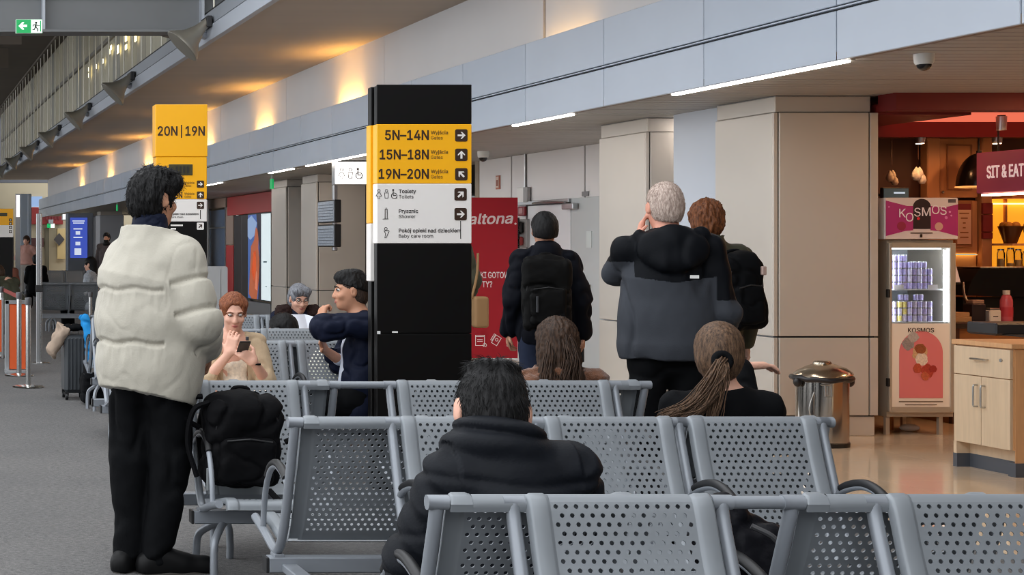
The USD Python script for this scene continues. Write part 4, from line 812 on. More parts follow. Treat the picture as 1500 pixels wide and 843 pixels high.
t = thing('wooden_crate', 'brown wooden tray behind the dark box at the bar', 'tray'); part(t, 'tray', B(dx_(1403), dx_(1428), yD+.34, yD+.5, zb, dz_(452), .004), M_ORANGE); part(t, 'black_pad', B(dx_(1405), dx_(1430), yD+.36, yD+.48, dz_(452), dz_(436), .01), M_BLACK)
t = thing('bread_board', 'pale stacked boards on the bar beside the fridge', 'board'); part(t, 'board', B(dx_(1398), dx_(1424), yD, yD+.2, zb, dz_(464), .004), mat('board_tan', (176, 140, 100), .6)); part(t, 'board', B(dx_(1399), dx_(1422), yD+.01, yD+.19, dz_(464), dz_(458), .004), mat('board_tan', (0, 0, 0)))
# things under the fridge
solo('pipe_elbow', tube([(fx(1345), yF+.35, 0), (fx(1345), yF+.35, .10), (fx(1345), yF+.42, .13)], .03, 10), mat('copper', (150, 96, 50), .4, .5), 'brownish pipe under the drinks fridge', 'pipe')
solo('crumpled_paper', trimesh.creation.icosphere(3, .05).apply_scale((1.5, 1, .6)).apply_translation((fx(1363), yF+.25, .03)), mat('paper', (190, 180, 172), .8, bump=.8, bscale=50), 'crumpled whitish paper on the floor under the fridge', 'paper')
# warm lamps of the cafe
for k, (x, y) in enumerate(((8.9, 11.2), (8.6, 9.6), (10.6, 11.0), (10.2, 9.2))):  # noqa
    t = thing('downlight', f'recessed warm downlight in the slatted soffit before the cafe, {["nearest the fridge", "above the wooden cabinet", "in front of the coffee machine", "off the cabinet toward the viewer"][k]}', 'light')
    part(t, 'ring', B(x-.09, x+.09, y-.09, y+.09, ZS-.012, ZS+.002, .004), M_ALU); part(t, 'diffuser', B(x-.075, x+.075, y-.075, y+.075, ZS-.016, ZS-.012), emis('downlight', (255, 200, 146), 230))
for k, (x, y, z, st, la) in enumerate(((7.62, 15.75, ZS, 120, 'neutral downlight in the soffit behind the second column'), (7.3, 13.98, ZS, 60, 'neutral downlight in the soffit between the two near columns'), (7.4, 29.2, ZS, 160, 'neutral downlight in the soffit before the red-headed shop'), (7.3, 24.0, ZS, 60, 'neutral downlight in the soffit by the flight monitors'))):
    t = thing('downlight', la, 'light'); part(t, 'ring', B(x-.09, x+.09, y-.09, y+.09, z-.012, z+.002, .004), M_ALU); part(t, 'diffuser', B(x-.075, x+.075, y-.075, y+.075, z-.016, z-.012), emis(f'downlight_neutral_{st}', (255, 240, 226), st))
for k, x in enumerate((8.7, 9.35, 10.1)):
    t = thing('downlight', ['small warm spot under the red cafe beam above the hanging bundles', 'small warm spot under the red cafe beam beside the pendant lamp', 'small warm spot under the red cafe beam behind the purple sign'][k], 'light'); z = ZR-.115
    part(t, 'ring', lathe([(0, z-.05), (.035, z-.05), (.04, z), (0, z)], 16, (x, 13.27, 0)), M_ALU, smooth=40); part(t, 'diffuser', lathe([(0, z-.053), (.03, z-.053), (.03, z-.05)], 16, (x, 13.27, 0)), emis('spot_warm', (255, 190, 126), 260))

# ------------------------------------------------------------------ figures: smooth signed-distance bodies meshed as one surface each
class Field:
    def __init__(self, lo, hi, h):
        self.lo, self.h = np.asarray(lo, float), h
        self.n = np.maximum(((np.asarray(hi)-self.lo)/h).astype(int)+1, 4)
        self.D = np.full(self.n, .25, np.float32)
        self.ax = [self.lo[i]+h*np.arange(self.n[i]) for i in range(3)]
    def block(self, lo, hi, m):
        a = np.clip(((np.asarray(lo)-m-self.lo)/self.h).astype(int), 0, self.n); b = np.clip(((np.asarray(hi)+m-self.lo)/self.h).astype(int)+2, 0, self.n)
        if np.any(b <= a): return None
        return tuple(slice(i, j) for i, j in zip(a, b))
    def grid(self, sl):
        return self.ax[0][sl[0]][:, None, None].astype(np.float32), self.ax[1][sl[1]][None, :, None].astype(np.float32), self.ax[2][sl[2]][None, None, :].astype(np.float32)
    def blend(self, sl, d, k, op):
        a = self.D[sl]
        if op == 'sub':
            d = -d; hh = np.maximum(k-np.abs(a-d), 0)/k; self.D[sl] = np.maximum(a, d)+hh*hh*k*.25
        elif op == 'cut': self.D[sl] = np.maximum(a, d)
        else:
            hh = np.maximum(k-np.abs(a-d), 0)/k; self.D[sl] = np.minimum(a, d)-hh*hh*k*.25
    def cap(self, a, b, ra, rb, k=.03, flat=None, op='add'):
        a, b = np.asarray(a, float), np.asarray(b, float); R = max(ra, rb)
        sl = self.block(np.minimum(a, b)-R, np.maximum(a, b)+R, k+.06)
        if sl is None: return
        X, Y, Z = self.grid(sl); ba = b-a; L = float(ba@ba)+1e-9
        t = np.clip(((X-a[0])*ba[0]+(Y-a[1])*ba[1]+(Z-a[2])*ba[2])/L, 0, 1)
        qx, qy, qz = X-a[0]-t*ba[0], Y-a[1]-t*ba[1], Z-a[2]-t*ba[2]; q2 = qx*qx+qy*qy+qz*qz; sc = 1.0
        if flat is not None:
            f, fac = np.asarray(flat[0], float), flat[1]; f = f/np.linalg.norm(f); qf = qx*f[0]+qy*f[1]+qz*f[2]; q2 = q2+qf*qf*(1/fac**2-1); sc = .5+.5*fac
        self.blend(sl, (np.sqrt(np.maximum(q2, 0))-(ra+(rb-ra)*t))*sc, k, op)
    def ell(self, c, r, R=None, k=.03, op='add'):
        c, r = np.asarray(c, float), np.asarray(r, float); R = np.eye(3) if R is None else R
        e = np.sqrt(((R*r)**2).sum(1)); sl = self.block(c-e, c+e, k+.06)
        if sl is None: return
        X, Y, Z = self.grid(sl); X, Y, Z = X-c[0], Y-c[1], Z-c[2]
        u = [R[0, i]*X+R[1, i]*Y+R[2, i]*Z for i in range(3)]
        k0 = np.sqrt(sum((u[i]/r[i])**2 for i in range(3)))+1e-6; k1 = np.sqrt(sum((u[i]/r[i]**2)**2 for i in range(3)))+1e-6
        self.blend(sl, np.where(k0 < .35, -min(r)*(1-k0), k0*(k0-1)/k1), k, op)
    def rbox(self, c, hf, R=None, rr=.03, k=.03, op='add'):
        c, hf = np.asarray(c, float), np.asarray(hf, float); R = np.eye(3) if R is None else R
        e = np.abs(R)@hf; sl = self.block(c-e, c+e, k+.06)
        if sl is None: return
        X, Y, Z = self.grid(sl); X, Y, Z = X-c[0], Y-c[1], Z-c[2]
        q = [np.abs(R[0, i]*X+R[1, i]*Y+R[2, i]*Z)-(hf[i]-rr) for i in range(3)]
        d = np.sqrt(sum(np.maximum(x, 0)**2 for x in q))+np.minimum(np.maximum(np.maximum(q[0], q[1]), q[2]), 0)-rr
        self.blend(sl, d, k, op)
    def cut_below(self, z, k=.02): self.plane((0, 0, z), (0, 0, -1))
    def plane(self, p, n):
        """cuts away the side that n points to"""
        X, Y, Z = self.grid((slice(None),)*3); n = np.asarray(n, float)
        self.D = np.maximum(self.D, ((X-p[0])*n[0]+(Y-p[1])*n[1]+(Z-p[2])*n[2]).astype(np.float32))
    def mesh(self):
        D = self.D; D[0], D[-1], D[:, 0], D[:, -1], D[:, :, 0], D[:, :, -1] = (.2,)*6
        S = D < 0; n = np.array(D.shape)
        c = np.zeros(n-1, np.int8)
        for o in np.ndindex(2, 2, 2): c += S[o[0]:n[0]-1+o[0], o[1]:n[1]-1+o[1], o[2]:n[2]-1+o[2]]
        act = (c > 0) & (c < 8); idx = np.argwhere(act); vid = np.full(act.shape, -1, np.int64); vid[act] = np.arange(len(idx))
        val = np.stack([D[idx[:, 0]+o[0], idx[:, 1]+o[1], idx[:, 2]+o[2]] for o in np.ndindex(2, 2, 2)], 1)
        C = np.array(list(np.ndindex(2, 2, 2)), float); acc = np.zeros((len(idx), 3)); cnt = np.zeros(len(idx))
        for i in range(8):
            for j in range(i+1, 8):
                if np.abs(C[i]-C[j]).sum() == 1:
                    m = (val[:, i] < 0) != (val[:, j] < 0); t = val[m, i]/(val[m, i]-val[m, j]); acc[m] += C[i]+t[:, None]*(C[j]-C[i]); cnt[m] += 1
        V = self.lo+self.h*(idx+acc/cnt[:, None]); Fs = []
        for ax in range(3):
            s0 = [slice(1, -1)]*3; s0[ax] = slice(0, -1); s1 = [slice(1, -1)]*3; s1[ax] = slice(1, None)
            s0, s1 = tuple(s0), tuple(s1); e = S[s0] != S[s1]; p = np.argwhere(e); inside = S[s0][e]
            p += np.array([0 if i == ax else 1 for i in range(3)])
            u, v = [(1, 2), (2, 0), (0, 1)][ax]
            def cell(du, dv):
                q = p.copy(); q[:, u] += du; q[:, v] += dv; return vid[q[:, 0], q[:, 1], q[:, 2]]
            q = np.stack([cell(-1, -1), cell(0, -1), cell(0, 0), cell(-1, 0)], 1); q[~inside] = q[~inside][:, ::-1]; Fs.append(q)
        q = np.vstack(Fs); return trimesh.Trimesh(V, np.vstack([q[:, [0, 1, 2]], q[:, [0, 2, 3]]]), process=False)

def vnormals(m):
    v, f = m.vertices, m.faces; n = np.zeros_like(v); c = np.cross(v[f[:, 1]]-v[f[:, 0]], v[f[:, 2]]-v[f[:, 0]])
    for k in range(3): np.add.at(n, f[:, k], c)
    return n/np.maximum(np.linalg.norm(n, axis=1, keepdims=True), 1e-12)
def displace(m, fn):
    v = np.array(m.vertices); m.vertices = v+vnormals(m)*np.asarray(fn(v))[:, None]; return m
def folds(m, amp=.006, f=(14, 14, 7), seed=1, oct_=3):
    return displace(m, lambda v: amp*2*(fbm(v*np.array(f), oct_, seed)-.5)-amp*1.2*np.exp(-((fbm(v*np.array(f)*.7+7, 2, seed+5)-.5)/.06)**2))
def euler(yaw=0, pitch=0, roll=0):
    """yaw about z (+ turns to the figure's left), pitch about x (+ looks down), roll about y; degrees"""
    a, b, c = np.radians([yaw, -pitch, roll])
    Rz = np.array([[math.cos(a), -math.sin(a), 0], [math.sin(a), math.cos(a), 0], [0, 0, 1]]); Rx = np.array([[1, 0, 0], [0, math.cos(b), -math.sin(b)], [0, math.sin(b), math.cos(b)]]); Ry = np.array([[math.cos(c), 0, math.sin(c)], [0, 1, 0], [-math.sin(c), 0, math.cos(c)]])
    return Rz@Rx@Ry

STAND = dict(pelvis=(0, 0, .95), waist=(0, .0, 1.10), chest=(0, .0, 1.28), neck=(0, -.01, 1.47), head=(0, .025, 1.632), shoulderR=(.175, -.01, 1.42), elbowR=(.235, -.03, 1.13), wristR=(.245, .05, .88), hipR=(.09, 0, .93), kneeR=(.10, .02, .50), ankleR=(.10, -.02, .09), toeR=(.12, .15, .04))
SIT = dict(pelvis=(0, .0, .49), waist=(0, -.03, .63), chest=(0, -.04, .80), neck=(0, -.03, .99), head=(0, .0, 1.15), shoulderR=(.175, -.04, .94), elbowR=(.23, .0, .66), wristR=(.15, .22, .60), hipR=(.09, .02, .48), kneeR=(.11, .45, .50), ankleR=(.11, .42, .09), toeR=(.13, .60, .04))
def pose(base, **kw):
    J = {k: np.array(v, float) for k, v in base.items()}
    for k in list(J):
        if k.endswith('R'): J[k[:-1]+'L'] = J[k]*[-1, 1, 1]
    for k, v in kw.items(): J[k] = np.array(v, float)
    return J
SKIN = {}
def skin(name, c): return mat('skin_'+name, c, .5, 0, .4, 30, .05)

def hand(Fd, w, direction, normal, curl=.5, side=1, s=1.0):
    """palm and five fingers at the wrist w; direction: towards the knuckles, normal: out of the back of the hand, side: +1 when the thumb lies towards direction x normal."""
    d = np.array(direction, float); d /= np.linalg.norm(d); n = np.array(normal, float); n -= d*(n@d); n /= np.linalg.norm(n); u = np.cross(d, n)*side
    w = np.asarray(w, float); pc = w+d*.045*s; R = np.stack([u, d, n], 1)
    Fd.rbox(pc, np.array([.038, .05, .015])*s, R, .013*s, .02)
    for off, ln, cu in ((.030, .072, .9), (.010, .080, 1.0), (-.011, .075, 1.08), (-.030, .058, 1.15)):
        p = w+d*.088*s+u*off*s; th = 0.0; r = .0092*s
        for seg, k in ((.45, .6), (.32, 1.0), (.23, .8)):
            th += curl*k*cu; dv = d*math.cos(th)-n*math.sin(th)+u*off*1.2; dv /= np.linalg.norm(dv)
            q = p+dv*ln*seg*s; Fd.cap(p, q, r, r*.9, .005); p = q; r *= .9
    p = w+d*.022*s+u*.03*s; q = p+(u*.75+d*.6-n*.2)*.042*s; e = q+(d*.85+u*.2-n*.45)*.032*s
    Fd.cap(p, q, .0135*s, .011*s, .012); Fd.cap(q, e, .0105*s, .0085*s, .005)

def build_body(J, h, R, hs=1.0, hands=(None, None), ear=1.0):
    """One continuous skin: trunk, limbs, neck, head with its features, hands."""
    pts = np.array(list(J.values())); Fd = Field(pts.min(0)-.24, pts.max(0)+.24, h)
    fw = R@np.array([0, 1, 0])
    Fd.cap(J['pelvis'], J['waist'], .125, .11, .06, ((0, 1, 0), .75)); Fd.cap(J['waist'], J['chest'], .11, .13, .06, ((0, 1, 0), .75)); Fd.cap(J['chest'], (J['shoulderR']+J['shoulderL'])/2, .13, .09, .06, ((0, 1, 0), .7))
    for s in 'RL':
        Fd.cap((J['shoulderR']+J['shoulderL'])/2, J['shoulder'+s], .075, .055, .05); Fd.cap(J['shoulder'+s], J['elbow'+s], .052, .040, .03); Fd.cap(J['elbow'+s], J['wrist'+s], .039, .026, .02)
        Fd.cap(J['hip'+s], J['knee'+s], .085, .055, .04); Fd.cap(J['knee'+s], J['ankle'+s], .054, .036, .03); Fd.cap(J['ankle'+s]-[0, 0, .03], J['toe'+s]-[0, 0, .008], .032, .020, .03)
    P = lambda x, y, z: J['head']+R@(np.array([x, y, z])*hs); r = lambda *a: np.array(a)*hs
    Fd.cap(J['neck']-[0, 0, .04], P(0, -.02, -.06), .058*hs, .054*hs, .035)
    Fd.ell(P(0, -.012, .03), r(.075, .094, .088), R, .03); Fd.ell(P(0, .025, -.035), r(.062, .072, .078), R, .03); Fd.cap(P(0, .06, -.092), P(0, .045, -.085), .03*hs, .04*hs, .03)
    Fd.cap(P(0, .092, .005), P(0, .106, -.032), .009*hs, .013*hs, .012); Fd.ell(P(0, .1, -.036), r(.018, .012, .010), R, .01)
    for x in (-1, 1):
        Fd.ell(P(x*.032, .094, .006), r(.019, .016, .012), R, .012, 'sub'); Fd.cap(P(x*.014, .086, .024), P(x*.05, .074, .022), .009*hs, .007*hs, .012)
        Fd.ell(P(x*.04, .07, -.03), r(.022, .022, .02), R, .02)
        Fd.ell(P(x*.078*ear, -.005-.02*(ear-1)/.15, -.008), np.array([.010*ear, .022*ear, .033*ear])*hs, R@euler(x*-18, 0, 0), .008); Fd.ell(P(x*.09*ear, .0, -.004), r(.008, .011, .018), R, .006, 'sub')
    Fd.ell(P(0, .088, -.062), r(.024, .012, .006), R, .008); Fd.ell(P(0, .086, -.072), r(.02, .012, .007), R, .008); Fd.ell(P(0, .1, -.0665), r(.022, .01, .0022), R, .004, 'sub')
    for s, hd in zip('RL', hands):
        if hd is not None: hand(Fd, J['wrist'+s], *hd)
    return Fd.mesh()
def face_parts(body, J, R, hs, brow=(50, 36, 28), lips=(168, 96, 86), iris=(44, 30, 22), lid=0.0):
    P = lambda x, y, z: J['head']+R@(np.array([x, y, z])*hs)
    for x in (-1, 1):
        e = trimesh.creation.icosphere(2, .0125*hs); part(body, 'eye', e, mat('eye_white', (216, 210, 204), .3), smooth=True, loc=P(x*.032, .079, .007))
        part(body, 'iris', trimesh.creation.icosphere(2, .0066*hs), mat('iris', iris, .2), smooth=True, loc=P(x*.032, .0865, .004))
        part(body, 'eyebrow', tube([P(x*.014, .098, .024), P(x*.034, .094, .030), P(x*.052, .082, .024)], [.0035*hs, .0042*hs, .002*hs], 6), mat(f'brow_{brow[0]}', brow, .8), smooth=True)
        part(body, 'eyelid', tube([P(x*.019, .091, .006), P(x*.033, .0945, .0105-.008*lid), P(x*.047, .086, .006)], .0028*hs, 6), mat(f'lash_{brow[0]}', tuple(c*.7 for c in brow), .8), smooth=True)
    part(body, 'lips', cat_([tube([P(-.022, .091, -.066), P(-.007, .101, -.0625), P(.007, .101, -.0625), P(.022, .091, -.066)], [.002*hs, .004*hs, .004*hs, .002*hs], 6), tube([P(-.020, .091, -.069), P(0, .099, -.0725), P(.020, .091, -.069)], [.002*hs, .0052*hs, .002*hs], 6)]), mat(f'lips_{lips[0]}', lips, .5), smooth=True)

def hair_mat(name, c, c2=None, rough=.55):
    if name in MATS: return MATS[name]
    a, b = lin(c), lin(c2 or tuple(x*1.7+8 for x in c))
    MATS[name] = usdkit.material(stage, '/World/Looks/'+name, {'t': ('texture_coordinate', {}), 'm': ('mapping', dict(scale=(1, 1, .22))), 'n': ('noise_texture', dict(scale=120, detail=3, roughness=.7)), 'r': ('rgb_ramp', {'ramp': [(.35, a), (.7, b)]}), 'b': ('bump', dict(strength=.5, distance=.004)), 'p': ('principled_bsdf', dict(roughness=rough, specular_ior_level=.22))},
        [('t.object', 'm.vector'), ('m.vector', 'n.vector'), ('n.fac', 'r.fac'), ('r.color', 'p.base_color'), ('n.fac', 'b.height'), ('b.normal', 'p.normal')], surface='p.BSDF')
    return MATS[name]
def hair_cap(J, R, hs, h, thick=.016, front=.055, nape=-.09, side_z=-.02, amp=.006, extra=(), freq=26, seed=3, top=.0, back=0.0):
    """A shell of hair over the skull, open at the face; extra: more blobs (head-local centre, radii)."""
    P = lambda x, y, z: J['head']+R@(np.array([x, y, z])*hs)
    ex = max([.2]+[float(np.linalg.norm(c))+max(r_) for c, r_ in extra]); Fd = Field(J['head']-ex*hs-.03, J['head']+ex*hs+.03, h)
    t = thick
    Fd.ell(P(0, -.014, .032+top/2), (.075+t, .094+t*.9, .088+t+top/2), R, .02); Fd.ell(P(0, -.045-back/2, -.03), (.066+t*.7, .062+t*.7+back/2, .078), R, .04)
    # clear the face, and the neck below the nape
    Fd.ell(P(0, .13, -.045), (.088, .085, .10), R, .012, 'sub'); Fd.ell(P(0, .16, front-.055), (.10, .10, .055), R, .012, 'sub')
    for x in (-1, 1): Fd.ell(P(x*.095, .03, -.06+side_z*.5), (.035, .055, .05), R, .01, 'sub'); Fd.ell(P(x*.097, .002, -.014), (.042, .029, .042), R, .008, 'sub')
    Fd.plane(P(0, 0, nape), R@np.array([0, .35, -1])/1.06)
    for c, r_ in extra: Fd.ell(P(*c), np.array(r_)*hs, R, .025)
    m = Fd.mesh(); c = J['head']; Ri = R.T
    def fn(v):
        q = (v-c)@Ri.T; az = np.arctan2(q[:, 0], -q[:, 1]); el = np.arctan2(q[:, 2]-.02, np.hypot(q[:, 0], q[:, 1]))
        return amp*2*(fbm(np.stack([az*freq/4, el*2.2+az, np.linalg.norm(q, axis=1)*4], 1), 3, seed)-.5)+amp*.9*(noise(np.stack([az*freq, el*5, el*0], 1), seed+2)-.5)
    return displace(m, fn)
def strands(parent, name, J, R, hs, m, mt, n=900, length=.03, seed=1, r=.0011, down=.5, clump=.35):
    """Short locks rooted on the hair shell and lying along it, as thin tapered tubes of one part."""
    g = np.random.default_rng(seed); pts, fi = trimesh.sample.sample_surface(m, n, seed=seed); nn = m.face_normals[fi]; out = []
    cr = J['head']+R@np.array([0, -.05, .12])*hs
    for p, q in zip(pts, nn):
        fl = p-cr; fl = fl-q*(fl@q); fl /= np.linalg.norm(fl)+1e-9; fl = fl+g.normal(0, clump, 3)*.5; fl[2] -= .2*down; fl -= q*(fl@q); fl /= np.linalg.norm(fl)+1e-9
        L = length*g.uniform(.5, 1.2)
        out.append(tube(np.array([p-q*.002, p+fl*L*.5+q*.0016, p+fl*L+q*g.uniform(-.003, .0022)]), np.array([r, r*.9, r*.2]), 4, False))
    return part(parent, name, cat_(out), mt, smooth=True, kind='stuff')

def garment(J, h, torso, sleeve, hem, collar=None, wrist=.85, open_=None, hood=None, extra=None, flat=.72, k=.04, neck_drop=0):
    """A coat over the trunk and arms. torso: radii (hem, waist, chest, shoulder); sleeve: (shoulder, elbow, cuff)."""
    pts = np.array([J[k_] for k_ in J if not k_.startswith(('knee', 'ankle', 'toe'))]+[np.array(hem)]); Fd = Field(pts.min(0)-.26, pts.max(0)+.26, h)
    sh = (J['shoulderR']+J['shoulderL'])/2; hem = np.asarray(hem, float); ax = J['shoulderR']-J['shoulderL']; ax /= np.linalg.norm(ax)
    fl = np.cross(ax, J['neck']-J['pelvis']); fl /= np.linalg.norm(fl)
    Fd.cap(hem, J['waist'], torso[0], torso[1], k, (fl, flat)); Fd.cap(J['waist'], J['chest'], torso[1], torso[2], k, (fl, flat)); Fd.cap(J['chest'], sh+(J['chest']-sh)*.3, torso[2], torso[3], k, (fl, flat))
    for s in 'RL':
        Fd.cap(sh+(J['neck']-sh)*.35, J['shoulder'+s], torso[3]*.72, sleeve[0]*.95, .05); e = J['elbow'+s]; w = e+(J['wrist'+s]-e)*wrist
        Fd.cap(J['shoulder'+s], e, sleeve[0], sleeve[1], .03); Fd.cap(e, w, sleeve[1], sleeve[2], .02)
    if collar:
        r_, rr, zh = collar[:3]; c = J['neck']+np.array([0, .0, zh]) if len(collar) < 4 else np.asarray(collar[3]); Fd.cap(J['neck']-[0, 0, .05], c, r_+rr*.6, r_+rr*.3, .03)
        Fd.cap(c-[0, 0, .01], c+[0, 0, .09], r_*.86, r_*1.0, .012, op='sub')
    if extra: extra(Fd)
    return Fd
def trousers(J, h, r=(.11, .085, .075), hip=.135, cuff=.06, waist=None, flat=.8):
    pts = np.array([J[k_] for k_ in ('pelvis', 'hipR', 'hipL', 'kneeR', 'kneeL', 'ankleR', 'ankleL')]); Fd = Field(pts.min(0)-.2, pts.max(0)+.2, h)
    Fd.cap(J['pelvis']+[0, 0, .06] if waist is None else waist, J['pelvis']-[0, 0, .03], hip, hip, .04, ((0, 1, 0), flat))
    for s in 'RL':
        Fd.cap(J['hip'+s], J['knee'+s], r[0], r[1], .03); a = J['ankle'+s]-(J['knee'+s]-J['ankle'+s])*.03; Fd.cap(J['knee'+s], a, r[1], r[2], .02)
    return Fd
def shoe(J, s, h=.006, w=.047, sole=True):
    a, t = J['ankle'+s], J['toe'+s]; d = (t-a)*[1, 1, 0]; d /= np.linalg.norm(d); z0 = 0; heel = a*[1, 1, 0]-d*.05; toe = t*[1, 1, 0]+d*.04
    Fd = Field(np.minimum(heel, toe)-[.1, .1, .02], np.maximum(heel, toe)+[.1, .1, .16], h)
    Fd.cap(heel+[0, 0, .05], toe+[0, 0, .038], w, w*.8, .03); Fd.cap(a+[0, 0, .0], heel+d*.15+[0, 0, .042], w*.92, w*1.0, .04); Fd.cap(heel+[0, 0, .02], toe+[0, 0, .02], w*.98, w*.92, .02)
    Fd.plane((0, 0, .004), (0, 0, -1)); return Fd.mesh()
def split(m, pred):
    k = pred(m.triangles_center); 
    def sub(f):
        u, inv = np.unique(f, return_inverse=True); return trimesh.Trimesh(m.vertices[u], inv.reshape(-1, 3), process=False)
    return sub(m.faces[k]), sub(m.faces[~k])
def clothes(p, mesh, m, name, label=None): return part(p, name, mesh, m, smooth=True, label=label)

# ------------------------------------------------------------------ the people
M_PUFF = mat('puffer_cream', (176, 171, 158), .62, 0, .3, 14, .03, bump=.25, bscale=120, sheen=.1)
M_BLKC = mat('black_cloth', (13, 14, 16), .8, 0, .07, 20, .15, bump=.3, bscale=260)
M_BLKJ = mat('black_padded', (15, 18, 24), .6, 0, .14, 12, .15, bump=.2, bscale=150)
M_NAVY = mat('navy_cloth', (17, 23, 42), .65, 0, .14, 14, .12, bump=.2, bscale=180)
M_CHAR = mat('charcoal_cloth', (56, 59, 65), .7, 0, .14, 12, .08, bump=.2, bscale=200)
M_SHOE = mat('black_leather', (11, 11, 12), .5, 0, .2); M_SOLE = mat('shoe_sole', (70, 66, 62), .7)
M_HBLACK = hair_mat('hair_black', (7, 7, 8), (24, 23, 24)); M_HGREY = hair_mat('hair_greying', (136, 116, 106), (206, 188, 176), .6); M_HRED = hair_mat('hair_auburn', (66, 36, 20), (136, 82, 48)); M_HBRN = hair_mat('hair_brown', (32, 22, 16), (74, 53, 39)); M_HDKB = hair_mat('hair_darkblond', (54, 40, 30), (110, 84, 64)); M_HSIL = hair_mat('hair_silver', (88, 90, 96), (150, 152, 158)); M_HGIN = hair_mat('hair_ginger', (96, 52, 34), (150, 92, 62))
S_FAIR = skin('fair', (214, 164, 142)); S_TAN = skin('tan', (192, 140, 112)); S_PINK = skin('pink', (208, 146, 124))
def shoes(p, J, h=.007):
    for s in 'RL':
        q = part(p, 'shoe', shoe(J, s, h), M_SHOE, smooth=True)
        a, t = J['ankle'+s]*[1, 1, 0], J['toe'+s]*[1, 1, 0]; d = (t-a)/np.linalg.norm(t-a); c = (a-d*.05+t+d*.04)/2; L = np.linalg.norm(t-a)/2+.085
        n = np.array([-d[1], d[0], 0]); out = Polygon([tuple((c+d*L*math.cos(k)+n*.047*math.copysign(abs(math.sin(k))**.7, math.sin(k)))[:2]) for k in np.linspace(0, 6.28, 28, endpoint=False)])
        part(q, 'sole', extrude(out, .018), M_SOLE)
def scale(J, k): return {a: v*k for a, v in J.items()}

# 1. the person standing in the cream puffer jacket
J = scale(pose(STAND, head=(0, .03, 1.628), shoulderL=(-.14, .03, 1.37), shoulderR=(.168, -.01, 1.375), elbowR=(.265, -.02, 1.10), wristR=(.185, .165, .98), elbowL=(-.19, .14, 1.12), wristL=(-.14, .22, .98), ankleL=(-.085, -.05, .09), toeL=(-.09, .12, .04), ankleR=(.045, -.01, .09), toeR=(.165, .115, .04), kneeR=(.085, .04, .50), kneeL=(-.095, -.01, .5)), 1.03)
R = euler(-16, 4, 0); t = thing('person', 'standing person in a cream puffer jacket, black trousers and black shoes, hands in pockets', 'person', (1.165, 7.06, 0), -42)
body = part(t, 'body', build_body(J, .0075, R, 1.04, ((( -.2, .5, -.8), (.9, .3, .2), .6, 1), ((.2, .5, -.8), (-.9, .3, .2), .6, -1))), S_TAN, smooth=True)
face_parts(body, J, R, 1.04)
def puffer():
    def extra(F):
        for z, w_, q in ((1.31, .215, .17), (1.14, .245, .17), (.95, .250, .18)):
            F.ell((0, -.005, z), (w_, w_*.80, q), None, .06)
        for s in (1, -1):
            a, e, w = J['shoulder'+'RL'[s < 0]], J['elbow'+'RL'[s < 0]], J['wrist'+'RL'[s < 0]]
            for k in (.15, .62): c = a+(e-a)*k; F.ell(c, (.088, .092, .12), None, .03)
            F.ell(e+(w-e)*.02, (.084, .09, .09), None, .03); F.ell(e+(w-e)*.5, (.08, .09, .085), None, .02)
        # stand collar, open at the front
        c = J['neck']
        F.cap(c+[0, -.01, -.06], c+[0, .005, .012], .135, .128, .03); F.cap(c+[0, .0, -.01], c+[0, .02, .12], .100, .118, .008, op='sub')
        F.ell(c+[.0, .16, .06], (.06, .09, .09), None, .01, 'sub'); F.plane(c+[0, -.10, .045], np.array([0, .22, 1])/1.02)
    F = garment(J, .0075, (.24, .24, .225, .135), (.088, .088, .075), (0, .0, .86), extra=extra, flat=.82, wrist=.95, k=.07)
    F.plane((0, 0, .785), np.array([-.10, -.25, -1])/1.035)
    m = F.mesh(); br = J['elbowR']
    def fn(v):
        arm = np.minimum(np.linalg.norm((v-J['elbowR'])[:, :2], axis=1), np.linalg.norm((v-J['elbowL'])[:, :2], axis=1)) < .17
        arm &= np.abs(v[:, 0]) > .17
        az = np.arctan2(v[:, 0], v[:, 1]); o = np.zeros(len(v))
        for zs, dp in ((1.275, .013), (1.040, .018)):
            d = v[:, 2]-zs-.006*np.sin(az*7); o -= np.where(arm, 0, dp*np.exp(-(d/.009)**2)); o -= np.where(arm, 0, .006*(noise(np.stack([az*16, d*0, d*9], 1), 4))*np.exp(-((d+.03)/.05)**2))
        for s in 'RL':
            a, e = J['shoulder'+s], J['elbow'+s]; w = J['wrist'+s]
            for A, Bp, ts in ((a, e, (.40, .86)), (e, w, (.30,))):
                ba = Bp-A; tt = (v-A)@ba/(ba@ba); dd = np.linalg.norm(v-A-np.clip(tt, 0, 1)[:, None]*ba, axis=1)
                for tk in ts: o -= np.where((dd < .125) & arm, .016*np.exp(-((tt-tk)*np.linalg.norm(ba)/.012)**2), 0)
        o += .016*(fbm(v*np.array([8, 8, 5]), 3, 2)-.5)+.006*(fbm(v*np.array([26, 26, 14]), 2, 8)-.5)-.0022*np.exp(-((fbm(v*np.array([7, 7, 3])+3, 2, 6)-.5)/.03)**2)
        return o
    return displace(m, fn)
clothes(t, puffer(), M_PUFF, 'puffer_jacket', 'cream quilted puffer jacket with stand collar')
c = J['neck']; F_ = Field(c-.25, c+.25, .006); F_.cap(c+[0, 0, -.03], c+[0, .012, .055], .088, .080, .02); F_.cap(c+[0, 0, .03], c+[0, .02, .18], .060, .066, .006, op='sub'); F_.ell(c+[0, .10, .11], (.05, .07, .05), None, .01, 'sub')
clothes(t, folds(F_.mesh(), .004, (18, 18, 40), 3), M_NAVY, 'hood_collar', 'navy inner collar')
clothes(t, folds(trousers(J, .0075, (.108, .094, .068), .15).mesh(), .012, (7, 7, 6), 11), M_BLKC, 'trousers')
hm = hair_cap(J, R, 1.02, .0055, .020, .06, -.10, .0, .012, extra=(((.0, .03, .115), (.075, .08, .026)), ((.05, .075, .075), (.042, .035, .042)), ((-.05, .075, .075), (.042, .035, .042))), freq=30)
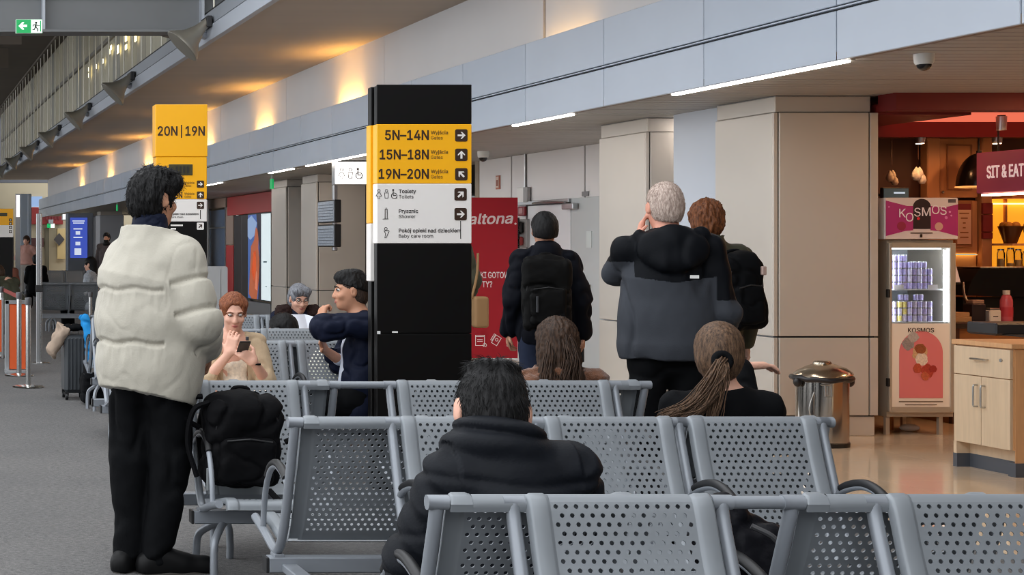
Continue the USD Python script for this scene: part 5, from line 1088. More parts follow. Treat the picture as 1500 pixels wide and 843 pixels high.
hp = part(t, 'hair', hm, M_HBLACK, smooth=True); strands(hp, 'lock', J, R, 1.02, hm, M_HBLACK, 1400, .026, 5, .0009, 1.0, .22)
shoes(t, J)

# 2. the hunched person in the black padded jacket on the nearest bench
J = pose(SIT, pelvis=(0, .03, .47), waist=(0, .02, .58), chest=(0, .03, .73), neck=(-.03, .08, .905), head=(-.01, .135, 1.006), shoulderR=(.155, .035, .85), shoulderL=(-.16, .035, .825), elbowR=(.235, .11, .62), elbowL=(-.255, .06, .60), wristR=(.10, .32, .58), wristL=(-.10, .32, .57), hipR=(.09, .06, .47), hipL=(-.09, .06, .47), kneeR=(.13, .47, .48), kneeL=(-.13, .47, .48), ankleR=(.12, .50, .09), ankleL=(-.12, .50, .09), toeR=(.13, .66, .04), toeL=(-.13, .66, .04))
R = euler(-12, 18, 3); t = thing('person', 'seated hunched person with short black hair in a black padded jacket, seen from behind', 'person', (1.665, 4.19, 0))
body = part(t, 'body', build_body(J, .007, R, 1.0, (((-.5, .7, .1), (.2, -.2, 1), .7, 1), ((.5, .7, .1), (-.2, -.2, 1), .7, -1)), ear=1.15), S_FAIR, smooth=True)
def ex2(F):
    c = J['neck']; Rc = euler(0, 12, 9)
    F.ell(c+[.005, -.022, .005], (.150, .120, .060), Rc, .02); F.ell(c+[.012, -.018, .058], (.122, .105, .036), Rc, .008)
    F.cap(c+[0, .01, .02], c+[.015, .06, .22], .066, .100, .01, op='sub'); F.ell(c+[0, .14, .07], (.07, .09, .08), None, .01, 'sub')
F = garment(J, .0065, (.20, .195, .19, .125), (.082, .078, .055), (0, .03, .44), extra=ex2, flat=.78, wrist=.92); m = F.mesh()
def fn(v):
    o = .012*(fbm(v*np.array([7, 7, 12]), 3, 5)-.5); ce = np.abs(v[:, 0]) < .2
    for zs, dp in ((.70, .006), (.56, .012), (.845, .008)): o -= dp*np.exp(-((v[:, 2]-zs-.012*np.sin(v[:, 0]*9+zs*20))/.012)**2)
    for s in 'RL':
        ba = J['elbow'+s]-J['shoulder'+s]; tt = (v-J['shoulder'+s])@ba/(ba@ba); dd = np.linalg.norm(v-J['shoulder'+s]-np.clip(tt, 0, 1)[:, None]*ba, axis=1)
        o -= np.where((dd < .11) & (np.abs(v[:, 0]) > .16), .008*np.clip(np.sin(tt*16+v[:, 1]*30), -.2, 1), 0)
    return o
clothes(t, displace(m, fn), M_BLKJ, 'padded_jacket')
clothes(t, folds(trousers(J, .009, (.092, .075, .062), .135).mesh(), .01, (9, 9, 7), 12), M_BLKC, 'trousers')
hm = hair_cap(J, R, 1.0, .005, .015, .05, -.085, .0, .006, extra=(((.0, -.02, .117), (.07, .08, .018)),), freq=22, seed=8)
hp = part(t, 'hair', hm, M_HBLACK, smooth=True); strands(hp, 'lock', J, R, 1.0, hm, M_HBLACK, 3200, .028, 9, .0006, 1.3, .12)
shoes(t, J, .009)

# 3. the man in the black and charcoal hooded jacket
J = scale(pose(STAND, head=(-.01, .03, 1.628), shoulderL=(-.175, 0, 1.42), shoulderR=(.18, -.01, 1.42), elbowL=(-.185, .22, 1.30), wristL=(-.115, .10, 1.47), elbowR=(.245, -.03, 1.12), wristR=(.235, .12, .90)), 1.02)
R = euler(10, 6, 0); t = thing('person', 'grey-haired standing person in a black and charcoal hooded jacket, hand raised to one ear', 'person', (3.86, 7.8, 0), -14)
part(t, 'body', build_body(J, .009, R, 1.0, (((0, .3, -1), (1, 0, .1), .6, 1), ((.25, -.05, 1), (-1, .2, .2), .5, 1))), S_PINK, smooth=True)
def ex3(F):
    c = J['neck']
    F.ell(c+[0, -.095, -.045], (.165, .065, .12), euler(0, 14, 0), .02); F.ell(c+[0, -.13, -.10], (.11, .05, .075), euler(0, 20, 0), .015); F.cap(c+[-.14, -.04, .02], c+[-.05, -.15, -.13], .04, .03, .012); F.cap(c+[.14, -.04, .02], c+[.05, -.15, -.13], .04, .03, .012); F.ell(c+[0, -.02, .01], (.135, .105, .055), None, .02); F.cap(c+[0, .03, .03], c+[0, .05, .2], .07, .10, .01, op='sub')
    F.ell(c+[-.20, .03, -.03], (.035, .05, .02), None, .015)
F = garment(J, .008, (.232, .215, .205, .13), (.074, .073, .058), (0, 0, .98), extra=ex3, flat=.74, wrist=.86); F.plane((0, 0, .90), (0, 0, -1)); m = folds(F.mesh(), .010, (7, 7, 4), 21)
up, dn = split(m, lambda c: np.where(c[:, 0] < -.17, c[:, 2] > 1.385, np.where(c[:, 0] < .20, c[:, 2] > 1.285+.03*np.abs(c[:, 0])/.2, c[:, 2] > 1.20)))
clothes(t, up, mat('black_shell', (14, 16, 20), .55, 0, .07, 12, .15, bump=.2, bscale=180), 'jacket_yoke', 'black yoke and folded hood'); clothes(t, dn, M_CHAR, 'jacket_body', 'charcoal lower jacket')
part(t, 'logo_patch', B(.06, .10, -.001, .001, -.008, .008), M_WHITEP, loc=(.0, -.178, 1.315))
clothes(t, folds(trousers(J, .009, (.095, .08, .068), .145).mesh(), .01, (8, 8, 6), 13), M_BLKC, 'trousers')
hm = hair_cap(J, R, 1.0, .006, .005, .05, -.06, .0, .004, freq=40, seed=12)
hp = part(t, 'hair', hm, M_HGREY, smooth=True); strands(hp, 'lock', J, R, 1.0, hm, M_HGREY, 1600, .013, 3, .0007, .5, .3)
shoes(t, J, .01)

def backpack(p, c, w, h, d, Rm=None, hh=.009, seed=1, m=None, pocket=True):
    """Body, lid, front pocket, top loop, two straps; c: centre, d: depth along local y (outside at -y)."""
    Rm = np.eye(3) if Rm is None else Rm; m = m or M_BLKC; c = np.asarray(c, float); W = lambda x, y, z: c+Rm@np.array([x, y, z])
    F = Field(c-max(w, h)*.75, c+max(w, h)*.75, hh); F.rbox(c, (w/2, d/2, h/2), Rm, min(w, d)*.30, .03); F.ell(W(0, 0, h*.30), (w*.47, d*.48, h*.22), Rm, .05)
    part(p, 'bag_body', folds(F.mesh(), .012, (9, 9, 9), seed), m, smooth=True)
    if pocket:
        F = Field(c-max(w, h)*.75, c+max(w, h)*.75, hh); F.rbox(W(0, -d*.48, -h*.16), (w*.37, d*.17, h*.26), Rm, .03, .02); q = part(p, 'front_pocket', folds(F.mesh(), .008, (12, 12, 12), seed+1), m, smooth=True)
        part(q, 'zip', tube([W(-w*.3, -d*.62, h*.07), W(0, -d*.64, h*.10), W(w*.3, -d*.62, h*.07)], .004, 6), M_PAD)
        part(p, 'lid_zip', tube(spline([W(-w*.42, -d*.35, h*.05), W(-w*.36, -d*.42, h*.32), W(0, -d*.36, h*.44), W(w*.36, -d*.42, h*.32), W(w*.42, -d*.35, h*.05)], 6), .004, 6), M_PAD)
    part(p, 'top_loop', tube(spline([W(-.04, d*.3, h*.45), W(-.03, d*.3, h*.54), W(.03, d*.3, h*.54), W(.04, d*.3, h*.45)], 6), .009, 8), m, smooth=50)
    for s in (-1, 1): part(p, 'strap', tube(spline([W(s*w*.25, d*.45, h*.45), W(s*w*.36, d*.72, h*.30), W(s*w*.42, d*.80, 0), W(s*w*.40, d*.5, -h*.38)], 6), .017, 8), m, smooth=50)

# 4. the young person behind, with a bag on the shoulder
J = scale(pose(STAND), .985); R = euler(-14, 2, 0)
t = thing('person', 'auburn-haired young person in an olive jacket, partly behind the grey-haired person', 'person', (4.79, 9.2, 0))
part(t, 'body', build_body(J, .011, R, 1.0, (((0, .2, -1), (1, 0, .1), .5, 1), ((0, .2, -1), (-1, 0, .1), .5, -1))), S_FAIR, smooth=True)
F = garment(J, .0105, (.19, .18, .185, .12), (.075, .07, .05), (0, 0, .93), (.075, .03, .05), flat=.75); F.plane((0, 0, .86), (0, 0, -1)); clothes(t, folds(F.mesh(), .008, (9, 9, 5), 31), mat('olive_cloth', (60, 60, 46), .7, 0, .3, 12, .1), 'jacket')
clothes(t, folds(trousers(J, .0105).mesh(), .009, (8, 8, 6), 14), M_NAVY, 'trousers'); hm = hair_cap(J, R, 1.0, .007, .019, .05, -.08, .0, .014, freq=18, seed=4); part(t, 'hair', hm, M_HRED, smooth=True); shoes(t, J, .012)
t = thing('backpack', 'black backpack on the shoulder of the auburn-haired young person', 'backpack', (4.89, 9.02, 0)); backpack(t, (0, 0, 1.20), .22, .44, .16, euler(0, 0, -6), .01, 2)
part(t, 'clip', B(.06, .085, -.105, -.08, 1.30, 1.35, .004), mat('badge', (176, 150, 140), .4))

# 5. the person with the ponytail on the second bench
J = pose(SIT, pelvis=(0, .03, .46), waist=(0, .0, .56), chest=(0, .0, .70), neck=(.0, .01, .885), head=(-.005, .03, 1.045), shoulderR=(.155, .0, .845), shoulderL=(-.155, .0, .845), elbowL=(-.215, .05, .60), wristL=(-.1, .28, .56), elbowR=(.14, .18, .85), wristR=(.155, .28, .985), kneeR=(.1, .45, .47), kneeL=(-.1, .45, .47))
R = euler(-16, 4, 0); t = thing('person', 'seated person with long brown ponytail and black top, seen from behind', 'person', (3.17, 5.98, 0), -10)
part(t, 'body', build_body(J, .0075, R, .95, (((.9, .25, .05), (.1, .1, 1), .35, -1), ((.4, .7, .1), (-.2, -.2, 1), .7, -1))), S_FAIR, smooth=True)
F = garment(J, .008, (.16, .15, .155, .115), (.066, .056, .048), (0, .03, .43), (.075, .03, -.01), flat=.78, wrist=.90); F.ell(J['neck']+[0, -.0, .055], (.07, .07, .035), None, .02, 'sub'); clothes(t, folds(F.mesh(), .007, (10, 10, 6), 41), M_BLKC, 'top')
clothes(t, folds(trousers(J, .01).mesh(), .008, (8, 8, 6), 15), M_BLKC, 'trousers')
hm = hair_cap(J, R, .97, .0055, .012, .06, -.075, .02, .003, freq=60, seed=6); hp = part(t, 'hair', hm, M_HDKB, smooth=True)
def tail(parent, name, m, base, path, r0, n, seed, r=.0032, fan=1.0):
    """A tress of hair: many thin locks following one path, fanning out."""
    g = np.random.default_rng(seed); P_ = spline(path, 6); out = []; L = len(P_)
    for _ in range(n):
        o = g.normal(0, 1, 3); o /= np.linalg.norm(o); o *= r0*math.sqrt(g.uniform(0, 1)); tt = np.linspace(0, 1, L)[:, None]; e = g.normal(0, .35, 3)*r0
        out.append(tube(base+P_+o*(.55+fan*np.sin(tt*np.pi*.75))+e*tt*fan+.003*np.sin(tt*14+g.uniform(0, 6))*g.normal(0, 1, 3), np.linspace(r, r*.35, L), 5, False))
    return part(parent, name, cat_(out), m, smooth=True, kind='stuff')
tail(t, 'ponytail', M_HDKB, np.zeros(3), [(-.03, -.085, 1.04), (-.06, -.135, 1.0), (-.10, -.145, .92), (-.16, -.14, .85), (-.24, -.12, .81)], .026, 190, 3, .0034, 1.0)
tail(t, 'ponytail', M_HDKB, np.zeros(3), [(-.03, -.085, 1.04), (-.05, -.14, .99), (-.07, -.145, .90), (-.09, -.14, .80)], .018, 90, 4, .0034, .9)
part(t, 'hair_tie', xf(tube([(.026*math.cos(a), .026*math.sin(a), 0) for a in np.linspace(0, 2*np.pi, 25)], .014, 8, False), trimesh.transformations.rotation_matrix(1.35, (1, 0, 0))), M_BLKC, smooth=True, loc=(-.036, -.104, 1.033))
part(t, 'earring', trimesh.creation.icosphere(2, .009), M_STEEL, smooth=True, loc=(-.078, .02, 1.005)); shoes(t, J, .012)

# 6. the walking person with the backpack
J = scale(pose(STAND, kneeL=(-.10, .0, .5), ankleL=(-.11, -.22, .14), toeL=(-.12, -.06, .04), kneeR=(.09, .20, .5), ankleR=(.09, .22, .09), toeR=(.10, .40, .05), shoulderL=(-.16, -.01, 1.42), shoulderR=(.16, -.01, 1.42), elbowL=(-.222, -.04, 1.13), wristL=(-.235, .07, .90), elbowR=(.235, -.02, 1.13), wristR=(.26, .08, .89)), .965)
R = euler(0, 8, 0); t = thing('person', 'walking person with black hair and dark jacket carrying a backpack, seen from behind', 'person', (4.50, 10.8, 0), -15)
part(t, 'body', build_body(J, .010, R, .99, (((0, .25, -1), (1, 0, .1), .8, 1), ((0, .25, -1), (-1, 0, .1), .8, -1))), S_TAN, smooth=True)
def ex6(F):
    F.ell(J['neck']+[0, -.01, .02], (.10, .09, .075), None, .03)
    for s in 'RL':
        for k in (.3, .75): F.ell(J['shoulder'+s]+(J['elbow'+s]-J['shoulder'+s])*k, (.074, .08, .10), None, .02)
F = garment(J, .0095, (.185, .172, .172, .115), (.074, .072, .060), (0, 0, .88), extra=ex6, flat=.76, wrist=.94); F.plane((0, 0, .785), (0, 0, -1)); clothes(t, folds(F.mesh(), .010, (9, 9, 7), 51), mat('navy_black', (17, 19, 26), .65, 0, .07, 12, .15), 'jacket')
clothes(t, folds(trousers(J, .011, (.088, .07, .055), .14).mesh(), .009, (8, 8, 6), 16), mat('dark_jeans', (34, 42, 62), .8, 0, .2, 30, .1), 'trousers')
hm = hair_cap(J, R, 1.0, .007, .012, .06, -.04, .0, .004, freq=26, seed=14); part(t, 'hair', hm, M_HBLACK, smooth=True); shoes(t, J, .012)
part(t, 'phone', B(-.012, .012, -.035, .035, -.075, .075, .006), M_BLACK, loc=J['wristR']+[0.0, .035, -.12])
t = thing('backpack', 'slim black backpack worn by the walking person', 'backpack', (4.50, 10.8, 0), -15); backpack(t, (-.02, -.22, 1.14), .31, .50, .16, None, .009, 3, mat('pack_black', (18, 18, 18), .6, 0, .07, 10, .2, bump=.3, bscale=120))
part(t, 'reflective_patch', B(-.10, -.085, -.345, -.335, 1.02, 1.13, .003), mat('patch_grey', (54, 56, 60), .4))

# 7. the long-haired person in the brown fur jacket on the third bench
J = pose(SIT, pelvis=(0, .03, .44), waist=(0, .0, .53), chest=(0, .0, .65), neck=(.0, .01, .83), head=(0, .04, .985), shoulderR=(.16, .0, .79), shoulderL=(-.16, .0, .79), elbowR=(.22, .05, .55), elbowL=(-.22, .05, .55), wristR=(.1, .28, .55), wristL=(-.1, .28, .55))
R = euler(-14, 6, 0); t = thing('person', 'seated person with long wavy brown hair and a brown fur jacket, seen from behind', 'person', (3.215, 7.54, 0))
part(t, 'body', build_body(J, .011, R, .96, (((-.4, .7, .1), (.2, -.2, 1), .7, 1), ((.4, .7, .1), (-.2, -.2, 1), .7, -1))), S_FAIR, smooth=True)
F = garment(J, .0085, (.185, .18, .18, .12), (.082, .075, .06), (0, .03, .42), (.11, .05, .0), flat=.78); clothes(t, displace(folds(F.mesh(), .012, (9, 9, 9), 61), lambda v: .012*(fbm(v*55, 2, 9)-.5)), mat('brown_fur', (104, 68, 48), .85, 0, .2, 60, .3, bump=1.0, bscale=160, sheen=.3), 'fur_jacket')
clothes(t, trousers(J, .012).mesh(), M_BLKC, 'trousers'); hm = hair_cap(J, R, .98, .0065, .022, .06, -.30, .06, .010, extra=(((0, -.05, -.07), (.100, .075, .10)), ((.0, -.06, -.16), (.115, .07, .10)), ((-.06, -.05, -.22), (.09, .06, .07))), freq=30, seed=16); hp = part(t, 'hair', hm, M_HBRN, smooth=True)
tail(hp, 'tress', M_HBRN, np.zeros(3), [(-.07, -.05, 1.0), (-.085, -.07, .9), (-.105, -.09, .80), (-.12, -.10, .70)], .03, 110, 5, .0036, .8); tail(hp, 'tress', M_HBRN, np.zeros(3), [(.0, -.075, 1.02), (.01, -.10, .93), (-.01, -.115, .84), (-.02, -.12, .77)], .05, 120, 6, .0036, .5); shoes(t, J, .012)

# 8. the person with the phone
J = pose(SIT, pelvis=(0, .0, .46), waist=(0, -.02, .57), chest=(0, -.03, .71), neck=(0, -.015, .885), head=(.005, .045, 1.045), shoulderR=(.155, -.02, .835), shoulderL=(-.155, -.02, .835), elbowR=(.185, .12, .63), wristR=(.065, .215, .80), elbowL=(-.185, .12, .61), wristL=(-.075, .25, .745), kneeR=(.09, .43, .47), kneeL=(-.09, .43, .47))
R = euler(-5, 16, 0); t = thing('person', 'auburn-haired seated person in a beige cardigan looking at a phone, hand at chin', 'person', (2.185, 10.03, 0), 180)
body = part(t, 'body', build_body(J, .0075, R, .96, (((-.25, -.15, 1), (.4, .9, .0), .55, -1), ((.75, .05, .6), (-.3, .9, -.2), .85, 1))), S_FAIR, smooth=True); face_parts(body, J, R, .96, (104, 66, 46), (190, 106, 98), (60, 50, 40), .8)
F = garment(J, .0075, (.15, .125, .135, .08), (.05, .045, .04), (0, .06, .45), flat=.80, wrist=.02, k=.05); F.cap((0, .05, .46), (0, .45, .47), .15, .17, .05, ((0, 0, 1), .6)); F.cap((0, .45, .46), (0, .47, .22), .17, .19, .05); F.ell(J['neck']+[0, .05, .0], (.07, .09, .08), None, .02, 'sub')
M_DRESS = mat('dress_print', (226, 212, 192), .8, 0, .2, 34, .28, bump=.3, bscale=90); clothes(t, folds(F.mesh(), .008, (12, 12, 9), 71), M_DRESS, 'dress', 'cream dress with a fine print')
def ex8(F):
    F.rbox((0, .25, .70), (.075, .22, .40), None, .03, .02, 'sub')
F = garment(J, .0075, (.17, .15, .155, .105), (.068, .062, .056), (0, .0, .46), extra=ex8, flat=.80, wrist=.12); F.ell(J['neck']+[0, .03, .07], (.085, .09, .09), None, .02, 'sub'); clothes(t, folds(F.mesh(), .009, (10, 10, 8), 72), mat('beige_knit', (178, 156, 128), .85, 0, .2, 20, .08, bump=.4, bscale=160), 'cardigan', 'beige cardigan')
hm = hair_cap(J, R, .97, .0065, .010, .098, -.075, .02, .006, extra=(((0, -.085, .02), (.05, .04, .05)), ((.066, -.01, .06), (.02, .06, .025)), ((-.066, -.01, .06), (.02, .06, .025))), freq=30, seed=18); part(t, 'hair', hm, M_HGIN, smooth=True)
part(t, 'bracelet', tube([(.03*math.cos(a), .03*math.sin(a), 0) for a in np.linspace(0, 2*np.pi, 21)], .006, 6, False), M_BLKC, smooth=True, loc=J['wristL']+(J['elbowL']-J['wristL'])*.12); shoes(t, J, .012)
t = thing('phone', 'dark mobile phone held by the person in the beige cardigan', 'phone', (2.185, 10.03, 0), 180); Mp = xf(B(-.035, .035, -.005, .005, -.075, .075, .006), trimesh.transformations.rotation_matrix(math.radians(-52), (1, 0, 0))); part(t, 'case', Mp, M_BLACK, loc=(-.005, .275, .83)); part(t, 'camera_bump', B(-.02, .0, .0, .012, .03, .055, .003), mat('lens', (60, 60, 64), .15), loc=(-.01, .31, .85))

# 9. the silver-haired person reading
J = pose(SIT, pelvis=(0, .0, .45), waist=(0, -.02, .56), chest=(0, -.02, .69), neck=(0, -.01, .855), head=(0, .04, 1.0), shoulderR=(.165, -.01, .81), shoulderL=(-.165, -.01, .81), elbowR=(.22, .10, .62), elbowL=(-.22, .10, .62), wristR=(.12, .26, .76), wristL=(-.14, .26, .72))
R = euler(4, 14, 0); t = thing('person', 'silver-haired seated person with glasses and a dark fur-collared coat, reading', 'person', (3.63, 14.0, 0), 180)
body = part(t, 'body', build_body(J, .0095, R, 1.0, (((-.5, .3, .5), (.3, .9, .2), .6, 1), ((.5, .3, .5), (-.3, .9, .2), .6, -1))), S_FAIR, smooth=True); face_parts(body, J, R, 1.0, (70, 60, 56), (170, 100, 90), (40, 30, 24), .7)
F = garment(J, .011, (.20, .19, .185, .12), (.08, .075, .06), (0, .03, .42), flat=.78); clothes(t, folds(F.mesh(), .01, (9, 9, 8), 81), M_NAVY, 'coat')
F = Field(J['neck']-.32, J['neck']+.32, .009); F.ell(J['neck']+[.135, .03, .01], (.082, .08, .085), None, .02); F.ell(J['neck']+[-.135, .03, .01], (.082, .08, .085), None, .02); F.ell(J['neck']+[0, -.08, .0], (.16, .07, .08), None, .03); clothes(t, displace(F.mesh(), lambda v: .03*(fbm(v*45, 2, 3)-.5)), mat('dark_fur', (40, 26, 24), .9, 0, .2, 60, .3, bump=1, bscale=120), 'fur_collar', 'dark brown fur collar')
hm = hair_cap(J, R, 1.02, .008, .016, .075, -.085, .03, .008, extra=(((.03, .065, .085), (.05, .035, .04)), ((-.04, .06, .08), (.045, .035, .04))), freq=24, seed=19); part(t, 'hair', hm, M_HSIL, smooth=True)
P = lambda x, y, z: J['head']+R@np.array([x, y, z]); part(t, 'glasses', cat_([tube([P(x*.034+.022*math.cos(a), .103, .003+.016*math.sin(a)) for a in np.linspace(0, 2*np.pi, 17)], .0018, 5, False) for x in (-1, 1)]+[tube([P(-.012, .104, .006), P(.012, .104, .006)], .0018, 5)]+[tube([P(x*.056, .1, .006), P(x*.078, .0, .01)], .0018, 5) for x in (-1, 1)]), M_BLACK); clothes(t, trousers(J, .014).mesh(), M_BLKC, 'trousers'); shoes(t, J, .014)
t = thing('magazine', 'white open magazine held by the silver-haired person', 'magazine', (3.60, 13.66, -.085))
def leaf(s): 
    u = np.linspace(0, 1, 8); g = np.stack(np.meshgrid(u, np.linspace(0, 1, 3), indexing='ij'), -1).reshape(-1, 2); p = np.stack([s*g[:, 0]*.17, -.05*np.sin(g[:, 0]*2.6)-.12*(1-g[:, 1]), .83+g[:, 1]*.13-.05*g[:, 0]*(s > 0)], 1)
    i, j = np.meshgrid(np.arange(7), np.arange(2), indexing='ij'); a = (i*3+j).ravel(); q = np.stack([a, a+3, a+4, a+1], 1); n0 = len(p)
    p2 = p+[0, .006, .0]; f = np.vstack([q[:, [0, 1, 2]], q[:, [0, 2, 3]]]); return trimesh.Trimesh(np.vstack([p, p2]), np.vstack([f, f[:, ::-1]+n0]), process=False)
for s in (-1, 1): part(t, 'page', leaf(s), mat('page_white', (212, 216, 226), .6), smooth=60)

# 10. the person in navy, in profile
J = pose(SIT, pelvis=(0, .0, .49), waist=(0, -.02, .62), chest=(0, -.03, .82), neck=(0, -.02, 1.02), head=(0, .035, 1.18), shoulderR=(.18, -.03, .965), shoulderL=(-.18, -.03, .965), elbowL=(-.215, .235, .955), wristL=(-.05, .235, .99), elbowR=(.20, .05, .70), wristR=(.02, .20, .80))
R = euler(0, 2, 0); t = thing('person', 'seated person in navy jacket and white shirt, in profile, hand at mouth', 'person', (2.985, 10.06, 0), 83)
body = part(t, 'body', build_body(J, .0075, R, 1.02, (((-.4, .2, .5), (.4, .9, 0), .7, 1), ((.35, -.25, .8), (-.4, .8, .2), 1.1, -1))), S_TAN, smooth=True); face_parts(body, J, R, 1.02, (24, 20, 18), (176, 104, 92))
def ex10(F):
    F.rbox((0.03, .25, .75), (.10, .22, .5), None, .03, .02, 'sub'); F.ell(J['neck']+[0, .03, .08], (.085, .09, .09), None, .02, 'sub')
F = garment(J, .0085, (.19, .175, .175, .115), (.082, .088, .058), (0, .0, .44), extra=ex10, flat=.78, wrist=.82); clothes(t, folds(F.mesh(), .011, (9, 9, 9), 91), M_NAVY, 'jacket')
F = garment(J, .01, (.165, .155, .15, .09), (.05, .05, .04), (0, .01, .46), flat=.78, wrist=.3); F.ell(J['neck']+[0, .02, .06], (.072, .075, .07), None, .02, 'sub'); clothes(t, F.mesh(), mat('white_shirt', (206, 212, 226), .8), 'shirt')
clothes(t, folds(trousers(J, .011).mesh(), .008, (8, 8, 6), 17), M_BLKC, 'trousers')
hm = hair_cap(J, R, 1.02, .006, .004, .060, -.06, .0, .002, freq=40, seed=21); part(t, 'hair_sides', hm, hair_mat('hair_fade', (44, 36, 32), (84, 68, 60), .7), smooth=True)
hm = hair_cap(J, R, 1.0, .0055, .013, .066, .022, .05, .006, extra=(((0, .062, .088), (.055, .042, .034)), ((0, .0, .112), (.06, .075, .022))), freq=30, seed=22); part(t, 'hair', hm, M_HBLACK, smooth=True); shoes(t, J, .012)

# farther figures, plainer
def far_person(label, loc, rz, base, k, coat, pants, hairm, sk, h, hem=.84, hairkw=None, kw=None, skirt=False, yaw=0, pitch=4):
    J = scale(pose(base, **(kw or {})), k); R = euler(yaw, pitch, 0); t = thing('person', label, 'person', loc, rz)
    b = part(t, 'body', build_body(J, h, R, 1.0, (((0, .4, -.9), (1, 0, .1), .6, 1), ((0, .4, -.9), (-1, 0, .1), .6, -1))), sk, smooth=True)
    z = hem*k if base is STAND else .42*k; F = garment(J, h, (.20, .185, .185, .12), (.078, .07, .055), (0, 0, z+.07), (.085, .03, .03), flat=.76, wrist=.92)
    if base is STAND: F.plane((0, 0, z), (0, 0, -1))
    clothes(t, folds(F.mesh(), .010, (8, 8, 6), 5), coat, 'jacket'); clothes(t, trousers(J, h).mesh(), pants, 'trousers')
    part(t, 'hair', hair_cap(J, R, 1.0, min(h, .012), **(hairkw or {})), hairm, smooth=True)
    for s in 'RL': part(t, 'shoe', shoe(J, s, max(.012, h*.7)), M_SHOE, smooth=True)
    return t, J, R
M_GREYC = mat('grey_coat', (84, 76, 76), .8, 0, .2, 9, .1)
far_person('person in olive jacket mostly hidden behind the black totem, beside the red banner', (5.37, 15.2, 0), -20, STAND, 1.0, mat('olive_cloth', (0, 0, 0)), M_NAVY, M_HBRN, S_FAIR, .014, kw=dict(elbowR=(.26, -.02, 1.14), wristR=(.24, .15, 1.0)))
t = thing('shoulder_bag', 'tan shoulder bag carried by the person hidden behind the totem', 'bag', (5.60, 14.92, 0)); F = Field((-.2, -.2, .6), (.2, .2, 1.1), .012); F.rbox((0, 0, .84), (.07, .06, .15), None, .03); part(t, 'bag_body', F.mesh(), mat('tan_bag', (150, 116, 78), .8), smooth=True); part(t, 'strap', tube(spline([(-.08, 0, .97), (-.03, 0, 1.2), (-.02, 0, 1.4)], 5), .012, 6), mat('tan_bag', (0, 0, 0)))
t, J, R = far_person('distant walking person with dark beard and grey coat near the pale columns', (5.27, 38.3, 0), 160, STAND, 1.03, M_GREYC, M_BLKC, M_HBLACK, S_TAN, .02, kw=dict(elbowR=(.24, -.1, 1.14), wristR=(.25, -.1, .9)), pitch=0)
F = Field(J['head']-.25, J['head']+.25, .012); F.ell(J['head']+R@np.array([0, .055, -.075]), (.062, .05, .05), R); F.ell(J['head']+R@np.array([0, .0, -.15]), (.1, .1, .06), R); part(t, 'beard', F.mesh(), M_HBLACK, smooth=True)
far_person('distant standing person in a salmon pink top with hands on the hips', (3.62, 41.8, 0), 150, STAND, 1.0, mat('salmon', (186, 140, 128), .8), mat('pale_trousers', (150, 146, 140), .8), M_HBRN, S_FAIR, .022, kw=dict(elbowR=(.34, -.08, 1.16), wristR=(.15, .04, 1.0), elbowL=(-.34, -.08, 1.16), wristL=(-.15, .04, 1.0)), hem=.98)
far_person('distant seated person with long straight black hair, in side view', (3.52, 27.72, 0), 60, SIT, 1.0, mat('pale_print', (170, 176, 184), .8, 0, .2, 30, .3), M_BLKC, M_HBLACK, S_FAIR, .014, hairkw=dict(thick=.022, nape=-.42, side_z=.05, extra=(((0, -.07, -.1), (.085, .06, .12)), ((0, -.08, -.24), (.09, .055, .12)))))
far_person('distant brown-haired person in a dark green jacket leaning forward at the chrome posts', (1.83, 23.5, 0), 40, SIT, 1.0, mat('forest_cloth', (58, 60, 44), .8), M_BLKC, M_HBRN, S_FAIR, .014, kw=dict(chest=(0, .1, .80), neck=(0, .22, .95), head=(0, .33, 1.06), shoulderR=(.18, .15, .92), shoulderL=(-.18, .15, .92), elbowR=(.22, .30, .70), elbowL=(-.22, .30, .70), wristR=(.1, .45, .72), wristL=(-.1, .45, .72)), pitch=25)
far_person('distant seated person in a pale cap at the left edge', (2.45, 33.2, 0), 170, SIT, 1.0, mat('rust_cloth', (140, 84, 66), .8), M_BLKC, mat('cap_pale', (206, 198, 190), .8), S_FAIR, .02)
far_person('distant seated person in black beside the pink-topped one', (3.42, 37.0, 0), 0, SIT, 1.0, M_BLKC, M_BLKC, M_HBLACK, S_TAN, .022)
far_person('small dark-haired child peeking over the grey bench, in plum sleeves', (3.06, 12.28, 0), 60, SIT, .70, mat('plum_cloth', (56, 44, 60), .8), M_NAVY, M_HBLACK, S_FAIR, .011, hairkw=dict(thick=.022), kw=dict(elbowR=(.22, .05, .84), wristR=(.18, .22, 1.0), elbowL=(-.22, .1, .82), wristL=(-.12, .22, 1.0)))

# ------------------------------------------------------------------ bags and luggage
t = thing('backpack', 'bulky black backpack standing on a seat beside the standing person', 'backpack', (1.545, 6.93, 0))
backpack(t, (0, .0, .605), .335, .41, .21, euler(4, -8, 2), .0075, 7, mat('pack_jet', (13, 13, 15), .7, 0, .07, 10, .2, bump=.3, bscale=140))
M_PJ = MATS['pack_jet']
for pts in ([(-.15, -.05, .78), (-.22, -.05, .74), (-.24, -.03, .60), (-.20, -.03, .45)], [(-.17, .0, .80), (-.26, .0, .79), (-.27, .0, .72), (-.18, .02, .66)], [(.10, -.11, .40), (.13, -.2, .36), (.17, -.26, .33), (.19, -.28, .30)], [(.19, -.02, .60), (.225, -.02, .62), (.235, -.02, .66)]): part(t, 'loose_strap', tube(spline(pts, 6), .013, 6), M_PJ, smooth=50)
part(t, 'grey_tag', B(-.175, -.15, -.12, -.112, .40, .50, .003), mat('tag_grey', (120, 124, 126), .5)); pass
t = thing('shoulder_bag', 'black bag with pale strap clips behind the nearest bench, in the gap between seats', 'bag', (2.31, 4.26, 0))
